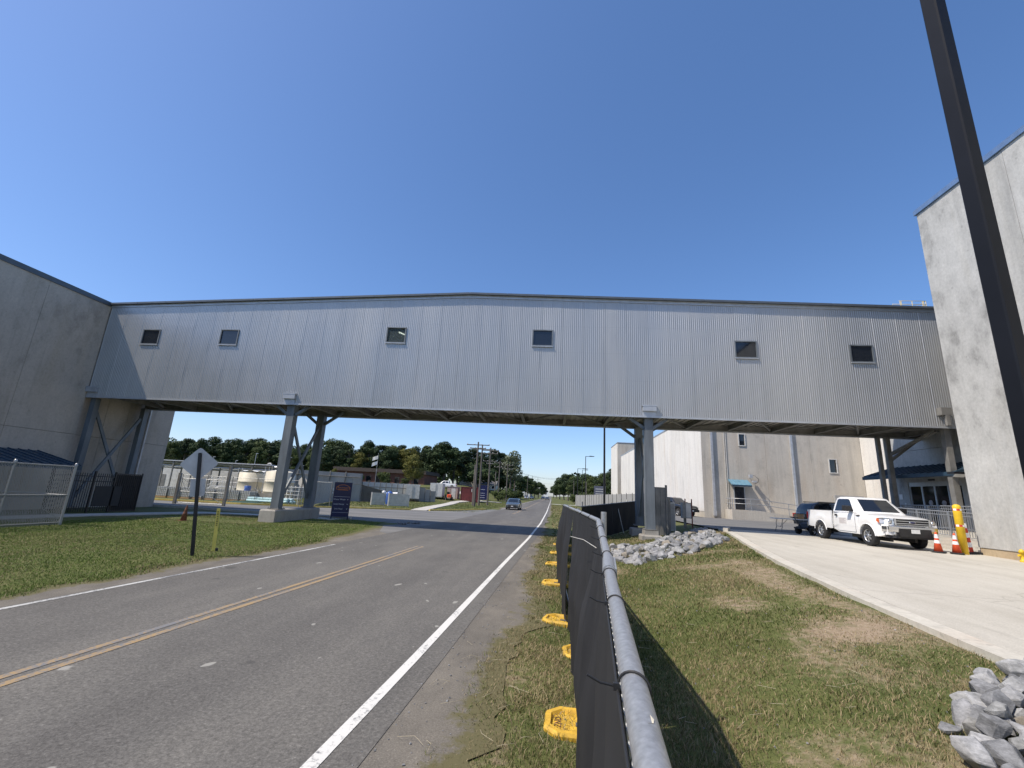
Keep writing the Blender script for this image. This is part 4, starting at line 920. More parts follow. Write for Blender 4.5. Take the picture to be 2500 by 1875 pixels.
# cabinets and posts right of the column
def g2(x, y): return max(gz(x, y), 0)
c = thing('gate_leaf', 'dark ribbed metal gate leaf standing beside the right bridge column', 'gate', (5.55, 24.3, 0)); zz = g2(5.55, 24.3)
for k in range(5):
    mb = MB(); mb.bb((-.32+k*.125, -.03-.02*(k % 2), zz+.03), (-.32+k*.125+.12, .03, 2.78)); mb.build('rib', 'steel_dark', c)
mb = MB(); mb.bb((.31, -.06, zz-.05), (.40, .06, 2.9)); mb.build('post', 'steel_dark', c)
c = thing('post', 'slim dark steel post between the gate leaf and the grey cabinet', 'post', (6.25, 25.2, 0)); zz = g2(6.25, 25.2)
mb = MB(); mb.bb((-.06, -.06, zz-.05), (.06, .06, 2.25)); mb.bb((-.07, -.07, 2.25), (.07, .07, 2.3)); mb.build('shaft', 'steel_dark', c)
c = thing('electrical_cabinet', 'plain grey electrical cabinet standing on the ground right of the column', 'cabinet', (6.66, 27, 0)); zz = g2(6.66, 27)
mb = MB(); mb.bb((-.32, -.2, zz), (.32, .2, 2.05)); mb.build('box', 'alu', c); mb = MB(); mb.bb((-.29, -.215, zz+.08), (.29, -.202, 1.98)); mb.build('door', 'wallgrey', c)
mb = MB(); mb.tube((-.2, .0, 2.05), (-.2, .0, 2.2), .04, n=8); mb.build('conduit', 'steel_dark', c)
c = thing('electrical_cabinet', 'grey electrical cabinet raised on a dark post in front of the black pickup', 'cabinet', (7.83, 28, 0)); zz = g2(7.83, 28)
mb = MB(); mb.bb((-.2, -.28, 1.2), (.3, .1, 2.08)); mb.build('box', 'wallgrey', c); mb = MB(); mb.bb((.0, -.3, 1.24), (.28, -.282, 2.04)); mb.build('door', 'alu', c)
mb = MB(); mb.bb((-.06, -.06, zz-.05), (.06, .06, 1.19)); mb.build('post', 'steel_dark', c)
for x in (.08, .45): mb = MB(); mb.tube((x, .12, zz-.05), (x, .12, 2.3), .035, n=8); mb.build('rail_post', 'rust', c)
for z in (zz+.25,): mb = MB(); mb.tube((.08, .12, z), (.45, .12, z), .03, n=8); mb.build('rail', 'rust', c)

# ------------------------------------------------------------------ riprap
def hit(u, v):
    z = 0.
    for _ in range(25):
        d = _r2*((u-1250)/F_PX) - _u2*((v-937.5)/F_PX) + _fw; p = Vector((0, 0, EYE))+d*((z-EYE)/d.z); z = z*.5+.5*gz(p.x, p.y)
    return p
import bmesh
def rock_mesh(seed, flat=.75):
    rn = np.random.default_rng(seed); bm = bmesh.new()
    for k in range(24):
        v = rn.normal(size=3); v /= np.linalg.norm(v); v *= rn.uniform(.72, 1.08); v *= np.array([1.0, rn.uniform(.65, .85), flat*rn.uniform(.7, .95)]); bm.verts.new(v*.5)
    r_ = bmesh.ops.convex_hull(bm, input=bm.verts); bmesh.ops.delete(bm, geom=[g for g in r_['geom_interior'] if isinstance(g, bmesh.types.BMVert)], context='VERTS')
    bmesh.ops.dissolve_limit(bm, angle_limit=R(7), verts=bm.verts, edges=bm.edges); bmesh.ops.bevel(bm, geom=list(bm.edges), offset=.02, segments=1, affect='EDGES', clamp_overlap=True)
    for v in bm.verts: v.co += Vector(rn.normal(size=3)*.004)
    me = bpy.data.meshes.new('rock'); bm.to_mesh(me); bm.free(); me.materials.append(M['rock']); return me
RM = [rock_mesh(s) for s in range(12)]
def rock(x, y, s, z, label, group):
    o = link('rock', random.choice(RM), None, (x, y, z)); o.rotation_euler = (random.uniform(-.5, .5), random.uniform(-.5, .5), random.uniform(0, 6.28)); o.scale = (s, s, s)
    return tag(o, label, 'rock', group)
def poisson(test, box, rad, tries):
    pts = []; x0, x1, y0, y1 = box
    for _ in range(tries):
        x, y = random.uniform(x0, x1), random.uniform(y0, y1)
        if test(x, y) and all((x-a)**2+(y-b)**2 > rad*rad for a, b in pts): pts.append((x, y))
    return pts
def inside(poly):
    def t_(x, y):
        c = False; n = len(poly)
        for i in range(n):
            (xa, ya), (xb_, yb) = poly[i], poly[i-1]
            if (ya > y) != (yb > y) and x < (xb_-xa)*(y-ya)/(yb-ya)+xa: c = not c
        return c
    return t_
up_ = [(1490, 1338), (1528, 1336), (1586, 1331), (1649, 1310), (1695, 1297), (1732, 1295)]; lo_ = [(1778, 1322), (1730, 1338), (1695, 1350), (1629, 1365), (1561, 1380), (1495, 1370)]
PG = [(hit(*q_).x, hit(*q_).y) for q_ in up_+lo_]
print('RIPRAP', [(round(a, 1), round(b, 1)) for a, b in PG])
pts = poisson(inside(PG), (min(a for a, b in PG), max(a for a, b in PG), min(b for a, b in PG), max(b for a, b in PG)), .24, 12000)
for x, y in pts: rock(x, y, random.choice((random.uniform(.2, .34), random.uniform(.3, .55))), gz(x, y)+random.uniform(.0, .11), 'angular pale grey rock in the riprap channel below the drive', 'riprap rocks in the drainage channel')
PG2 = [(hit(*q_).x, hit(*q_).y) for q_ in ((2335, 1740), (2372, 1705), (2450, 1655), (2560, 1640), (2700, 1760), (2700, 1980), (2480, 2000), (2380, 1880), (2400, 1830))]
print('ROCKS2', [(round(a, 1), round(b, 1)) for a, b in PG2])
pts2 = poisson(inside(PG2), (min(a for a, b in PG2), max(a for a, b in PG2), min(b for a, b in PG2), max(b for a, b in PG2)), .20, 8000)
for x, y in pts2: rock(x, y, random.choice((random.uniform(.18, .28), random.uniform(.28, .4))), gz(x, y)+random.uniform(.04, .15), 'large grey rock in the heap at the lower right corner', 'rocks heaped beside the kerb')
cx_ = sum(a for a, b in PG2)/len(PG2); cy_ = sum(b for a, b in PG2)/len(PG2); PG3 = [(cx_+(a-cx_)*.6, cy_+(b-cy_)*.6) for a, b in PG2]
for x, y in poisson(inside(PG3), (min(a for a, b in PG3), max(a for a, b in PG3), min(b for a, b in PG3), max(b for a, b in PG3)), .24, 5000): rock(x, y, random.uniform(.24, .34), gz(x, y)+random.uniform(.14, .22), 'large grey rock in the heap at the lower right corner', 'rocks heaped beside the kerb')
h = hit(2318, 1790); rock(h.x, h.y, .2, h.z+.03, 'small flat tan stone lying alone left of the rock heap', 'rocks heaped beside the kerb')
for k in range(5):
    h = hit(975+k*11, 1279+random.uniform(0, 5)); rock(h.x, h.y, random.uniform(.25, .5), h.z+.06, 'broken chunk of rubble at the corner of the side street', 'rubble at the side street corner')
# gravel litter on the verge and bank
mb = MB()
for k in range(420):
    if k < 240: y = random.uniform(2.6, 14); x = xr(y)+.25+abs(random.gauss(0, .35))
    else: y = random.uniform(3, 14); x = random.uniform(1.2, float(dx(y))-.1)
    s = random.uniform(.006, .02); z = max(gz(x, y), .0)+s*.3; 
    mb.box((x, y, z), (s, s*random.uniform(.6, 1.2), s*.7), Matrix.Rotation(random.random()*6, 3, 'Z') @ Matrix.Rotation(random.random(), 3, 'X'))
for poly_, n_ in ((PG, 700), (PG2, 260)):
    ins = inside(poly_); bx_ = (min(a for a, b in poly_)-.4, max(a for a, b in poly_)+.4, min(b for a, b in poly_)-.4, max(b for a, b in poly_)+.4)
    for k in range(n_):
        x, y = random.uniform(*bx_[:2]), random.uniform(*bx_[2:])
        if not ins(x, y): continue
        s = random.uniform(.02, .07); mb.box((x, y, gz(x, y)+s*.25), (s, s*random.uniform(.6, 1.1), s*.6), Matrix.Rotation(random.random()*6, 3, 'Z') @ Matrix.Rotation(random.uniform(-.6, .6), 3, 'X'))
tag(mb.build('gravel', 'rock'), 'small loose stones scattered along the road edge and bank', 'gravel', kind='stuff')

# ------------------------------------------------------------------ bollard, cones, delineator
c = thing('bollard', 'tall yellow steel bollard with red and white bands beside the right wall', 'bollard', (15.05, 18.6, .78))
mb = MB(); mb.lathe([(0, -.1), (.125, -.1), (.125, 1.62), (.12, 1.68), (.09, 1.725), (.04, 1.745), (0, 1.75)], n=28); mb.build('shaft', 'yellow', c)
for z in (.95, 1.52):
    for k in range(8):
        a0 = 2*math.pi*k/8; pts_ = [(math.cos(a0+q_*math.pi/4/4)*.128, math.sin(a0+q_*math.pi/4/4)*.128) for q_ in range(5)]
        mb = MB(); mb.add([(x, y, z) for x, y in pts_]+[(x, y, z+.07) for x, y in pts_], [(q_, q_+1, q_+6, q_+5) for q_ in range(4)]); mb.build('band', 'redtape' if k % 2 else 'reflect', c)
def cone(x, y, z, label, h=.71, mats=('orange', 'reflect', 'coneblack'), group=None, tilt=0):
    c = thing('traffic_cone', label, 'traffic cone', (x, y, z), random.random()*3, group); c.rotation_euler[1] = tilt
    mb = MB(); b = .19; mb.prism([(-b, -b+.04, 0), (-b+.04, -b, 0), (b-.04, -b, 0), (b, -b+.04, 0), (b, b-.04, 0), (b-.04, b, 0), (-b+.04, b, 0), (-b, b-.04, 0)], (0, 0, .035)); mb.build('base', mats[2], c)
    r_ = lambda t_: .135-.11*t_
    mb = MB(); mb.lathe([(.0, .03), (r_(0), .03), (r_(1)+.004, h-.03), (r_(1)-.01, h), (0, h)], n=24); mb.build('body', mats[0], c)
    for t0, t1 in ((.42, .58), (.68, .88)):
        mb = MB(); mb.lathe([(r_(t0)+.0025, .03+(h-.03)*t0), (r_(t1)+.0025, .03+(h-.03)*t1)], n=24); mb.f = mb.f[:-2]; mb.mi = mb.mi[:-2]; mb.sm = mb.sm[:-2]; mb.build('stripe', mats[1], c)
cone(14.18, 18.6, .785, 'orange traffic cone with white stripes nearest the pickup bumper', group='orange traffic cones')
cone(14.68, 18.45, .785, 'orange traffic cone with white stripes touching the yellow bollard', group='orange traffic cones')
cone(-9.95*1.72, 13.2*1.55, .02, 'grimy faded brown traffic cone on the lawn behind the diamond sign post', .72, ('oldorange', 'oldorange', 'oldorange'), tilt=.06)
c = thing('delineator', 'red and white striped delineator post leaning against the corner of the right wall', 'delineator', (15.62, 18.98, .78)); c.rotation_euler = (0, R(-6), 0)
for k in range(6): mb = MB(); mb.bb((-.05, -.03, .06+k*.17), (.05, .03, .06+(k+1)*.17-.004)); mb.build('stripe', 'redtape' if k % 2 == 0 else 'reflect', c)
mb = MB(); mb.bb((-.2, -.2, 0), (.2, .2, .055)); mb.build('base', 'coneblack', c)
mb = MB(); mb.lathe([(0, 0), (.09, 0), (.09, .06), (.06, .09), (.06, .3), (.075, .3), (.075, .36), (.03, .42), (0, .43)], n=14); mb.tube((-.12, 0, .22), (.12, 0, .22), .035, n=8)
tag(mb.build('pipe_stub', 'yellow', None, (15.55, 17.05, .72)), 'yellow pipe cap sticking out at the foot of the right wall', 'pipe cap')

# picket railings and stair wall by the entrance
def railing(name, label, pts, h, pick=.115, mat='galv'):
    r_ = thing(name, label, 'railing', pts[0], group='grey picket railings at the entrance'); o = Vector(pts[0]); pk = None
    for i in range(len(pts)-1):
        a, b = Vector(pts[i])-o, Vector(pts[i+1])-o; n = max(2, int((b-a).length/pick))
        for hh in (h, .1, h-.14): mb = MB(); mb.tube(a+Vector((0, 0, hh)), b+Vector((0, 0, hh)), .025 if hh == h else .018, n=8); mb.build('rail', mat, r_)
        if pk is None: m_ = MB(); m_.bb((-.009, -.009, .1), (.009, .009, h)); pk = m_.mesh('picket', mat); m_ = MB(); m_.bb((-.03, -.03, 0), (.03, .03, h+.02)); pp = m_.mesh('post', mat)
        for k in range(n+1): p = a.lerp(b, k/n); link('post' if k % 14 == 0 else 'picket', pp if k % 14 == 0 else pk, r_, p)
sw = thing('ramp_wall', 'low concrete ramp and step wall carrying the grey railing behind the pickup', 'ramp', (16.5, 22, 0))
mb = MB(); mb.prism([(0, -2.9, .6), (0, 9.5, .6), (0, 9.5, 1.42), (0, 2, 1.30), (0, -2.9, 1.16)], (1.9, 0, 0)); mb.build('ramp_slab', 'walk', sw)
for k in range(3): mb = MB(); mb.bb((-.38+.12*k, -3.0+.03*k, .6), (-.002, .4, .78+.12*(k+1))); mb.build('step', 'walk', sw)
mb = MB(); mb.bb((1.9, -2.9, .6), (3.78, 9.4, 1.44)); mb.build('landing', 'walk', sw)
railing('picket_railing', 'lower grey picket railing on the ramp wall directly behind the pickup hood', [(16.6, 19.3, 1.17), (16.6, 24, 1.31), (16.6, 31, 1.42)], 1.05)
railing('picket_railing', 'upper grey picket railing in front of the glazed entrance doors', [(18.5, 19.6, 1.45), (18.5, 30.5, 1.45)], 1.1)

# ------------------------------------------------------------------ tall light pole at the right edge
lp = thing('light_pole', 'tall square dark light pole crossing the right side of the picture', 'light pole', (3.82, 3.92, 0)); zz = gz(3.82, 3.92)
mb = MB(); h = .068; e = .012
sec = [(-h+e, -h), (h-e, -h), (h, -h+e), (h, h-e), (h-e, h), (-h+e, h), (-h, h-e), (-h, -h+e)]; mb.prism([(x, y, zz) for x, y in sec], (0, 0, 8.6)); mb.build('shaft', 'navypole', lp)
mb = MB(); mb.lathe([(0, zz-.3), (.22, zz-.3), (.22, zz+.3), (.2, zz+.34), (0, zz+.34)], n=20); mb.build('footing', 'kerb', lp)
mb = MB(); mb.bb((-.16, -.16, zz+.34), (.16, .16, zz+.37)); mb.build('base_plate', 'navypole', lp)
mb = MB(); mb.bb((-.9, -.05, zz+8.5), (0, .05, zz+8.58)); mb.build('arm', 'navypole', lp); mb = MB(); mb.prism([(-1.5, -.18, zz+8.48), (-.85, -.18, zz+8.48), (-.85, -.18, zz+8.62), (-1.4, -.18, zz+8.60)], (0, .36, 0)); mb.build('lamp_head', 'navypole', lp)
lp.rotation_euler = (0, 0, R(12)); 
def street_light(x, y, h, label, arm=1.6, d=1):
    s = thing('street_light', label, 'street light', (x, y, 0), group='black street lights along the right verge'); z = gz(x, y)
    mb = MB(); mb.tube((0, 0, z-.1), (0, 0, z+h), .085, .06, 8); mb.build('pole', 'blacksteel', s)
    mb = MB(); mb.bb((min(0, d*arm*.5), -.04, z+h-.06), (max(0, d*arm*.5), .04, z+h+.02)); mb.build('arm', 'blacksteel', s)
    mb = MB(); mb.prism([(d*arm*.45, -.16, z+h-.05), (d*arm, -.16, z+h-.02), (d*arm, -.16, z+h+.07), (d*arm*.45, -.16, z+h+.12)], (0, .32, 0)); mb.build('lamp_head', 'blacksteel', s)
street_light(3.75, 33, 9.2, 'nearest black street light pole rising behind the bridge beside the column')
street_light(6.3, 86, 9.6, 'second black street light with its arm pointing right, beside the grey yard fence')
street_light(6.6, 117, 9.2, 'far black street light, left one of the two close together', arm=2.6)
street_light(8.8, 132, 9.8, 'far black street light, right one of the two close together')

# ------------------------------------------------------------------ left lawn: signs, marker, fences
s = thing('road_sign', 'back of a diamond road sign on a dark post on the left lawn', 'road sign', (-9.4, 11.8, 0)); z0 = gz(-9.4, 11.8)
mb = MB(); mb.bb((-.035, -.02, z0-.05), (.035, .02, 2.72)); mb.bb((-.045, .02, z0-.05), (-.03, .045, 2.7)); mb.bb((.03, .02, z0-.05), (.045, .045, 2.7)); p = mb.build('post', 'blacksteel', s)
mb = MB(); q = .43; c0 = .045
pts = [(0, q), (-c0, q-.02), (-q+.02, c0), (-q, 0), (-q+.02, -c0), (-c0, -q+.02), (0, -q), (c0, -q+.02), (q-.02, -c0), (q, 0), (q-.02, c0), (c0, q-.02)]
mb.prism([(a, .05, 2.42+b) for a, b in pts][::-1], (0, .004, 0)); pl = mb.build('sign_plate', 'alu', s); s.rotation_euler = (R(1), R(-6.5), R(34))
for b in (2.62, 2.2): mb = MB(); mb.tube((0, .02, b), (0, .06, b), .012, n=6); mb.build('bolt', 'steel_dark', pl)
mb = MB(); mb.prism([(-.15, .05, 1.55), (.15, .05, 1.55), (.17, .05, 1.6), (.17, .05, 2.02), (-.17, .05, 2.02), (-.17, .05, 1.6)], (0, .05, 0)); mb.build('small_plate', 'alu', s)
s = thing('utility_marker', 'flat yellow utility marker post on the left lawn near the road', 'marker post', (-9.55, 12.75, gz(-9.55, 12.75)), R(24)); s.rotation_euler[1] = R(-3.5)
mb = MB(); mb.prism([(-.045, 0, -.05), (.045, 0, -.05), (.045, 0, 1.16), (.04, 0, 1.18), (-.04, 0, 1.18), (-.045, 0, 1.16)], (0, .012, 0)); p = mb.build('post', 'markeryellow', s)
mk_ = plain('marker_print', (.10, .10, .03), .7)
for k in range(9): mb = MB(); w = random.uniform(.02, .03); mb.bb((-w, -.004, .70+k*.048), (w, -.0015, .70+k*.048+.026)); mb.build('printed_letter', mk_, p)
mb = MB(); mb.bb((.05, -.02, 0), (.11, .05, .08)); mb.build('foot_block', 'blackplastic', s)

def text_sign(name, label, x, y, rz, W=1.02, top=2.2, legs=.16, full=True, group='navy direction signs'):
    z = max(gz(x, y), 0); s = thing(name, label, 'sign', (x, y, z), rz, group); 
    mb = MB(); mb.bb((-W/2, -.06, legs), (W/2, .06, top)); f = mb.build('board', 'navy', s)
    for sx in (-1, 1): mb = MB(); mb.bb((sx*(W/2-.04)-.035, -.05, -.1), (sx*(W/2-.04)+.035, .05, legs)); mb.build('leg', 'navy', s)
    rot = (R(90), 0, 0); fy = -.0625; H = top-legs; zz = lambda t_: top-H*t_
    if full:
        mb = MB(); c = zz(.17); n = 16
        arch = [(-.40, c-.09), (.40, c-.09), (.40, c+.06)]+[(.32*math.cos(a), c+.09+.12*math.sin(a)) for a in np.linspace(.15, math.pi-.15, n)]+[(-.40, c+.06)]
        mb.prism([(a, fy, b) for a, b in arch], (0, -.004, 0)); b1 = mb.build('badge', 'signorange', f)
        mb = MB(); arch2 = [(-.375, c-.075), (.375, c-.075), (.375, c+.04)]+[(.295*math.cos(a), c+.08+.105*math.sin(a)) for a in np.linspace(.15, math.pi-.15, n)]+[(-.375, c+.04)]
        mb.prism([(a, fy-.005, b) for a, b in arch2], (0, -.003, 0)); mb.build('badge_field', 'navy', f)
        text_mesh('Mountaire', .19, 'signorange', 'badge_lettering', f, (0, fy-.009, c+.03), rot)
        mb = MB(); mb.bb((-.3, fy-.0095, c-.125), (.3, fy, c-.082)); mb.build('badge_strip', 'signorange', f)
        for t_ in (.42, .875): mb = MB(); mb.bb((-.46, fy-.003, zz(t_)-.006), (.46, fy, zz(t_)+.006)); mb.build('rule', 'signwhite', f)
        for k, (tx, rot_a) in enumerate((('Waste Water', 0), ('Scale House', 0), ('Live Haul', R(40)))):
            zt = zz(.50+k*.135); text_mesh(tx, .125, 'signwhite', 'lettering', f, (-.13, fy-.002, zt), rot)
            mb = MB(); a = [(-.03, .028), (.035, 0), (-.03, -.028)]; a = [(p_*math.cos(rot_a)-q_*math.sin(rot_a), p_*math.sin(rot_a)+q_*math.cos(rot_a)) for p_, q_ in a]
            mb.prism([(.36+p_, fy, zt+q_) for p_, q_ in a], (0, -.003, 0)); mb.build('arrow', 'signwhite', f)
    else:
        for t_ in (.3, .55, .7, .85): mb = MB(); mb.bb((-.6, fy-.003, zz(t_)-.03), (.4, fy, zz(t_)+.03)); mb.build('lettering_line', 'signwhite', f)
    return s
text_sign('direction_sign', 'navy direction sign with an orange badge beside the bridge footing', -12.75, 27.25, R(30))
text_sign('direction_sign', 'distant navy sign beside the hedge at the far end of the path', -14.3, 96, R(12), 2.1, 3.3, .3, False)

# galvanised chain link fence at the far left
def chain_mesh(a, b, z0, z1, r=.007, dm=.085):
    mb = MB(); d = b-a; L = d.length; d = d/L; n = int(L/dm); m = int((z1-z0)/(dm*.9)); hz = (z1-z0)/m
    nrm = Vector((-d.y, d.x, 0))
    for s_ in range(n):
        pts = [a+d*((s_+(.5 if k % 2 else -.02)+.25)*dm)+nrm*(.006*(1 if k % 2 else -1))+Vector((0, 0, z1-k*hz)) for k in range(m+1)]; mb.path(pts, r, 3)
        pts = [a+d*((s_+(.52 if k % 2 else 1.02)+.25)*dm)+nrm*(-.006*(1 if k % 2 else -1))+Vector((0, 0, z1-k*hz)) for k in range(m+1)]; mb.path(pts, r, 3)
    return mb
f = thing('chain_link_fence', 'silver chain link fence with round posts at the far left', 'fence', (-18.5, 12, 0)); o = Vector((-18.5, 12, 0))
for k, y in enumerate((16.2, 14.15, 11.2, 8.2)):
    mb = MB(); mb.tube((0, y-12, -.1), (0, y-12, 2.26), .045 if k == 0 else .034, n=12); mb.lathe([(.05, 2.24), (.05, 2.29), (.03, 2.33), (0, 2.335)], (0, y-12, 0), 12); mb.build('post', 'galv', f)
for z in (2.2, 1.12, .12): mb = MB(); mb.tube((0.0, -4, z), (0, 4.2, z), .022, n=8); mb.build('rail', 'galv', f)
mb = MB(); mb.tube((.0, 4.15, .22), (.0, 2.9, .95), .012, n=6); mb.build('truss_rod', 'galv', f)
g = chain_mesh(Vector((.035, -4, 0)), Vector((.035, 4.15, 0)), .04, 2.22).build('wire_mesh', 'galv', f); g['kind'] = 'stuff'
f = thing('chain_link_fence', 'chain link fence return running back from the corner post to the left building', 'fence', (-22.4, 16.2, 0))
for x in (-1.5, 1.2): mb = MB(); mb.tube((x, 0, -.1), (x, 0, 2.24), .034, n=10); mb.build('post', 'galv', f)
for z in (2.2, 1.12): mb = MB(); mb.tube((-3.9, 0, z), (3.85, 0, z), .022, n=8); mb.build('rail', 'galv', f)
g = chain_mesh(Vector((-3.9, .03, 0)), Vector((3.85, .03, 0)), .04, 2.22, dm=.09).build('wire_mesh', 'galv', f); g['kind'] = 'stuff'
# black picket fence and screened gate
f = thing('picket_fence', 'black steel picket fence against the left building under the bridge', 'fence', (-23, 19.2, 0)); pk = MB(); pk.bb((-.011, -.011, .1), (.011, .011, 1.95)); pk.add([(-.011, -.011, 1.95), (.011, -.011, 1.95), (.011, .011, 1.95), (-.011, .011, 1.95), (0, 0, 2.0)], [(0, 1, 4), (1, 2, 4), (2, 3, 4), (3, 0, 4)]); pm_ = pk.mesh('picket', 'blacksteel')
for k in range(26): link('picket', pm_, f, (0, k*.115+.1, 0))
for y in (0, 2.0, 3.1): mb = MB(); mb.bb((-.04, y-.04, -.05), (.04, y+.04, 2.08)); mb.build('post', 'blacksteel', f)
for z in (.22, 1.55, 1.8): mb = MB(); mb.bb((-.02, 0, z), (.02, 3.1, z+.04)); mb.build('rail', 'blacksteel', f)
f = thing('screened_gate', 'black screened gate at the right end of the picket fence', 'gate', (-23, 22.3, 0))
mb = MB(); mb.bb((-.035, .05, .12), (-.02, 1.55, 1.95)); mb.build('screen', 'blackplastic', f); mb = MB(); mb.bb((.03, -.95, .35), (.04, .5, 1.35)); mb.build('banner', 'blackplastic', f)
for p in (((-.025, 0, .05), (.025, .05, 2.08)), ((-.025, 1.55, .05), (.025, 1.6, 2.08)), ((-.02, .05, 1.96), (.02, 1.55, 2.02)), ((-.02, .05, .06), (.02, 1.55, .11))): mb = MB(); mb.bb(*p); mb.build('frame', 'blacksteel', f)
for k in range(12): link('picket', pm_, f, (.0, .12+k*.12, 0))

# ------------------------------------------------------------------ vehicles
def loft(mb, secs, mi=0, close=True):
    """secs: list of (x, [(y, z), ...]) half sections from bottom centre to top centre; mirrored"""
    n = len(secs[0][1]); ring = []
    for x, hs in secs: ring.append([(x, y, z) for y, z in hs]+[(x, -y, z) for y, z in hs[::-1]])
    m = 2*n; vs = [v for r_ in ring for v in r_]
    fs = [(i*m+k, (i+1)*m+k, (i+1)*m+(k+1) % m, i*m+(k+1) % m) for i in range(len(secs)-1) for k in range(m)]
    mb.add(vs, fs, mi, True)
    if close: mb.add(vs, [tuple(range(m)), tuple((len(secs)-1)*m+k for k in range(m-1, -1, -1))], mi)
    return mb
def shade_auto(o, ang=35):
    me = o.data; bm = bmesh.new(); bm.from_mesh(me); bmesh.ops.remove_doubles(bm, verts=bm.verts, dist=.0006); bmesh.ops.recalc_face_normals(bm, faces=bm.faces)
    for e in bm.edges:
        if len(e.link_faces) == 2 and e.calc_face_angle(0) > R(ang): e.smooth = False
    bm.to_mesh(me); bm.free(); return o
def wheel(root, x, y, r, w, side, detail=True, rim='rim'):
    mb = MB(); s = side; prof = [(r*.62, -w/2), (r*.9, -w/2), (r*.97, -w/2+.02), (r, -w/2+.05), (r, w/2-.05), (r*.97, w/2-.02), (r*.9, w/2), (r*.62, w/2)]
    mb.lathe([(a, y+b) for a, b in prof], (x, 0, r), 36, 'y'); mb.f = mb.f[:-2]; mb.mi = mb.mi[:-2]; mb.sm = mb.sm[:-2]; t_ = mb.build('tyre', 'rubber', root)
    yo = y+s*(w/2-.035); mb = MB(); R_ = r*.63
    mb.lathe([(R_+.005, yo-s*.03), (R_+.005, yo+s*.02), (R_*.93, yo+s*.022), (R_*.9, yo-s*.03)] if s > 0 else [(R_*.9, yo-s*.03), (R_*.93, yo+s*.022), (R_+.005, yo+s*.02), (R_+.005, yo-s*.03)], (x, 0, r), 32, 'y')
    mb.f = mb.f[:-2]; mb.mi = mb.mi[:-2]; mb.sm = mb.sm[:-2]
    if detail:
        for k in range(7):
            a = 2*math.pi*k/7+.2; c_, s_ = math.cos(a), math.sin(a); mb.bar((x+c_*R_*.15, yo-s*.008, r+s_*R_*.15), (x+c_*R_*.95, yo-s*.012, r+s_*R_*.95), R_*.24, .03, (0, 1, 0))
    mb.lathe([(0, yo-.02), (R_*.28, yo-.02), (R_*.28, yo+s*.012), (0, yo+s*.015)], (x, 0, r), 16, 'y'); mb.build('rim', rim, t_)
    mb = MB(); mb.lathe([(0, yo-s*.06), (R_*.95, yo-s*.06), (R_*.95, yo-s*.05), (0, yo-s*.05)], (x, 0, r), 24, 'y'); mb.build('brake', 'blackplastic', t_)
def side_pane(mb, poly, yf, th=.012, sides=(-1, 1)):
    for s in sides:
        p = [(x, s*yf(x, z), z) for x, z in poly]; o_ = [(x, s*(yf(x, z)+th), z) for x, z in poly]; n = len(p)
        mb.add(p+o_, [tuple(range(n, 2*n)) if s > 0 else tuple(range(2*n-1, n-1, -1))]+[(k, (k+1) % n, (k+1) % n+n, k+n) for k in range(n)])
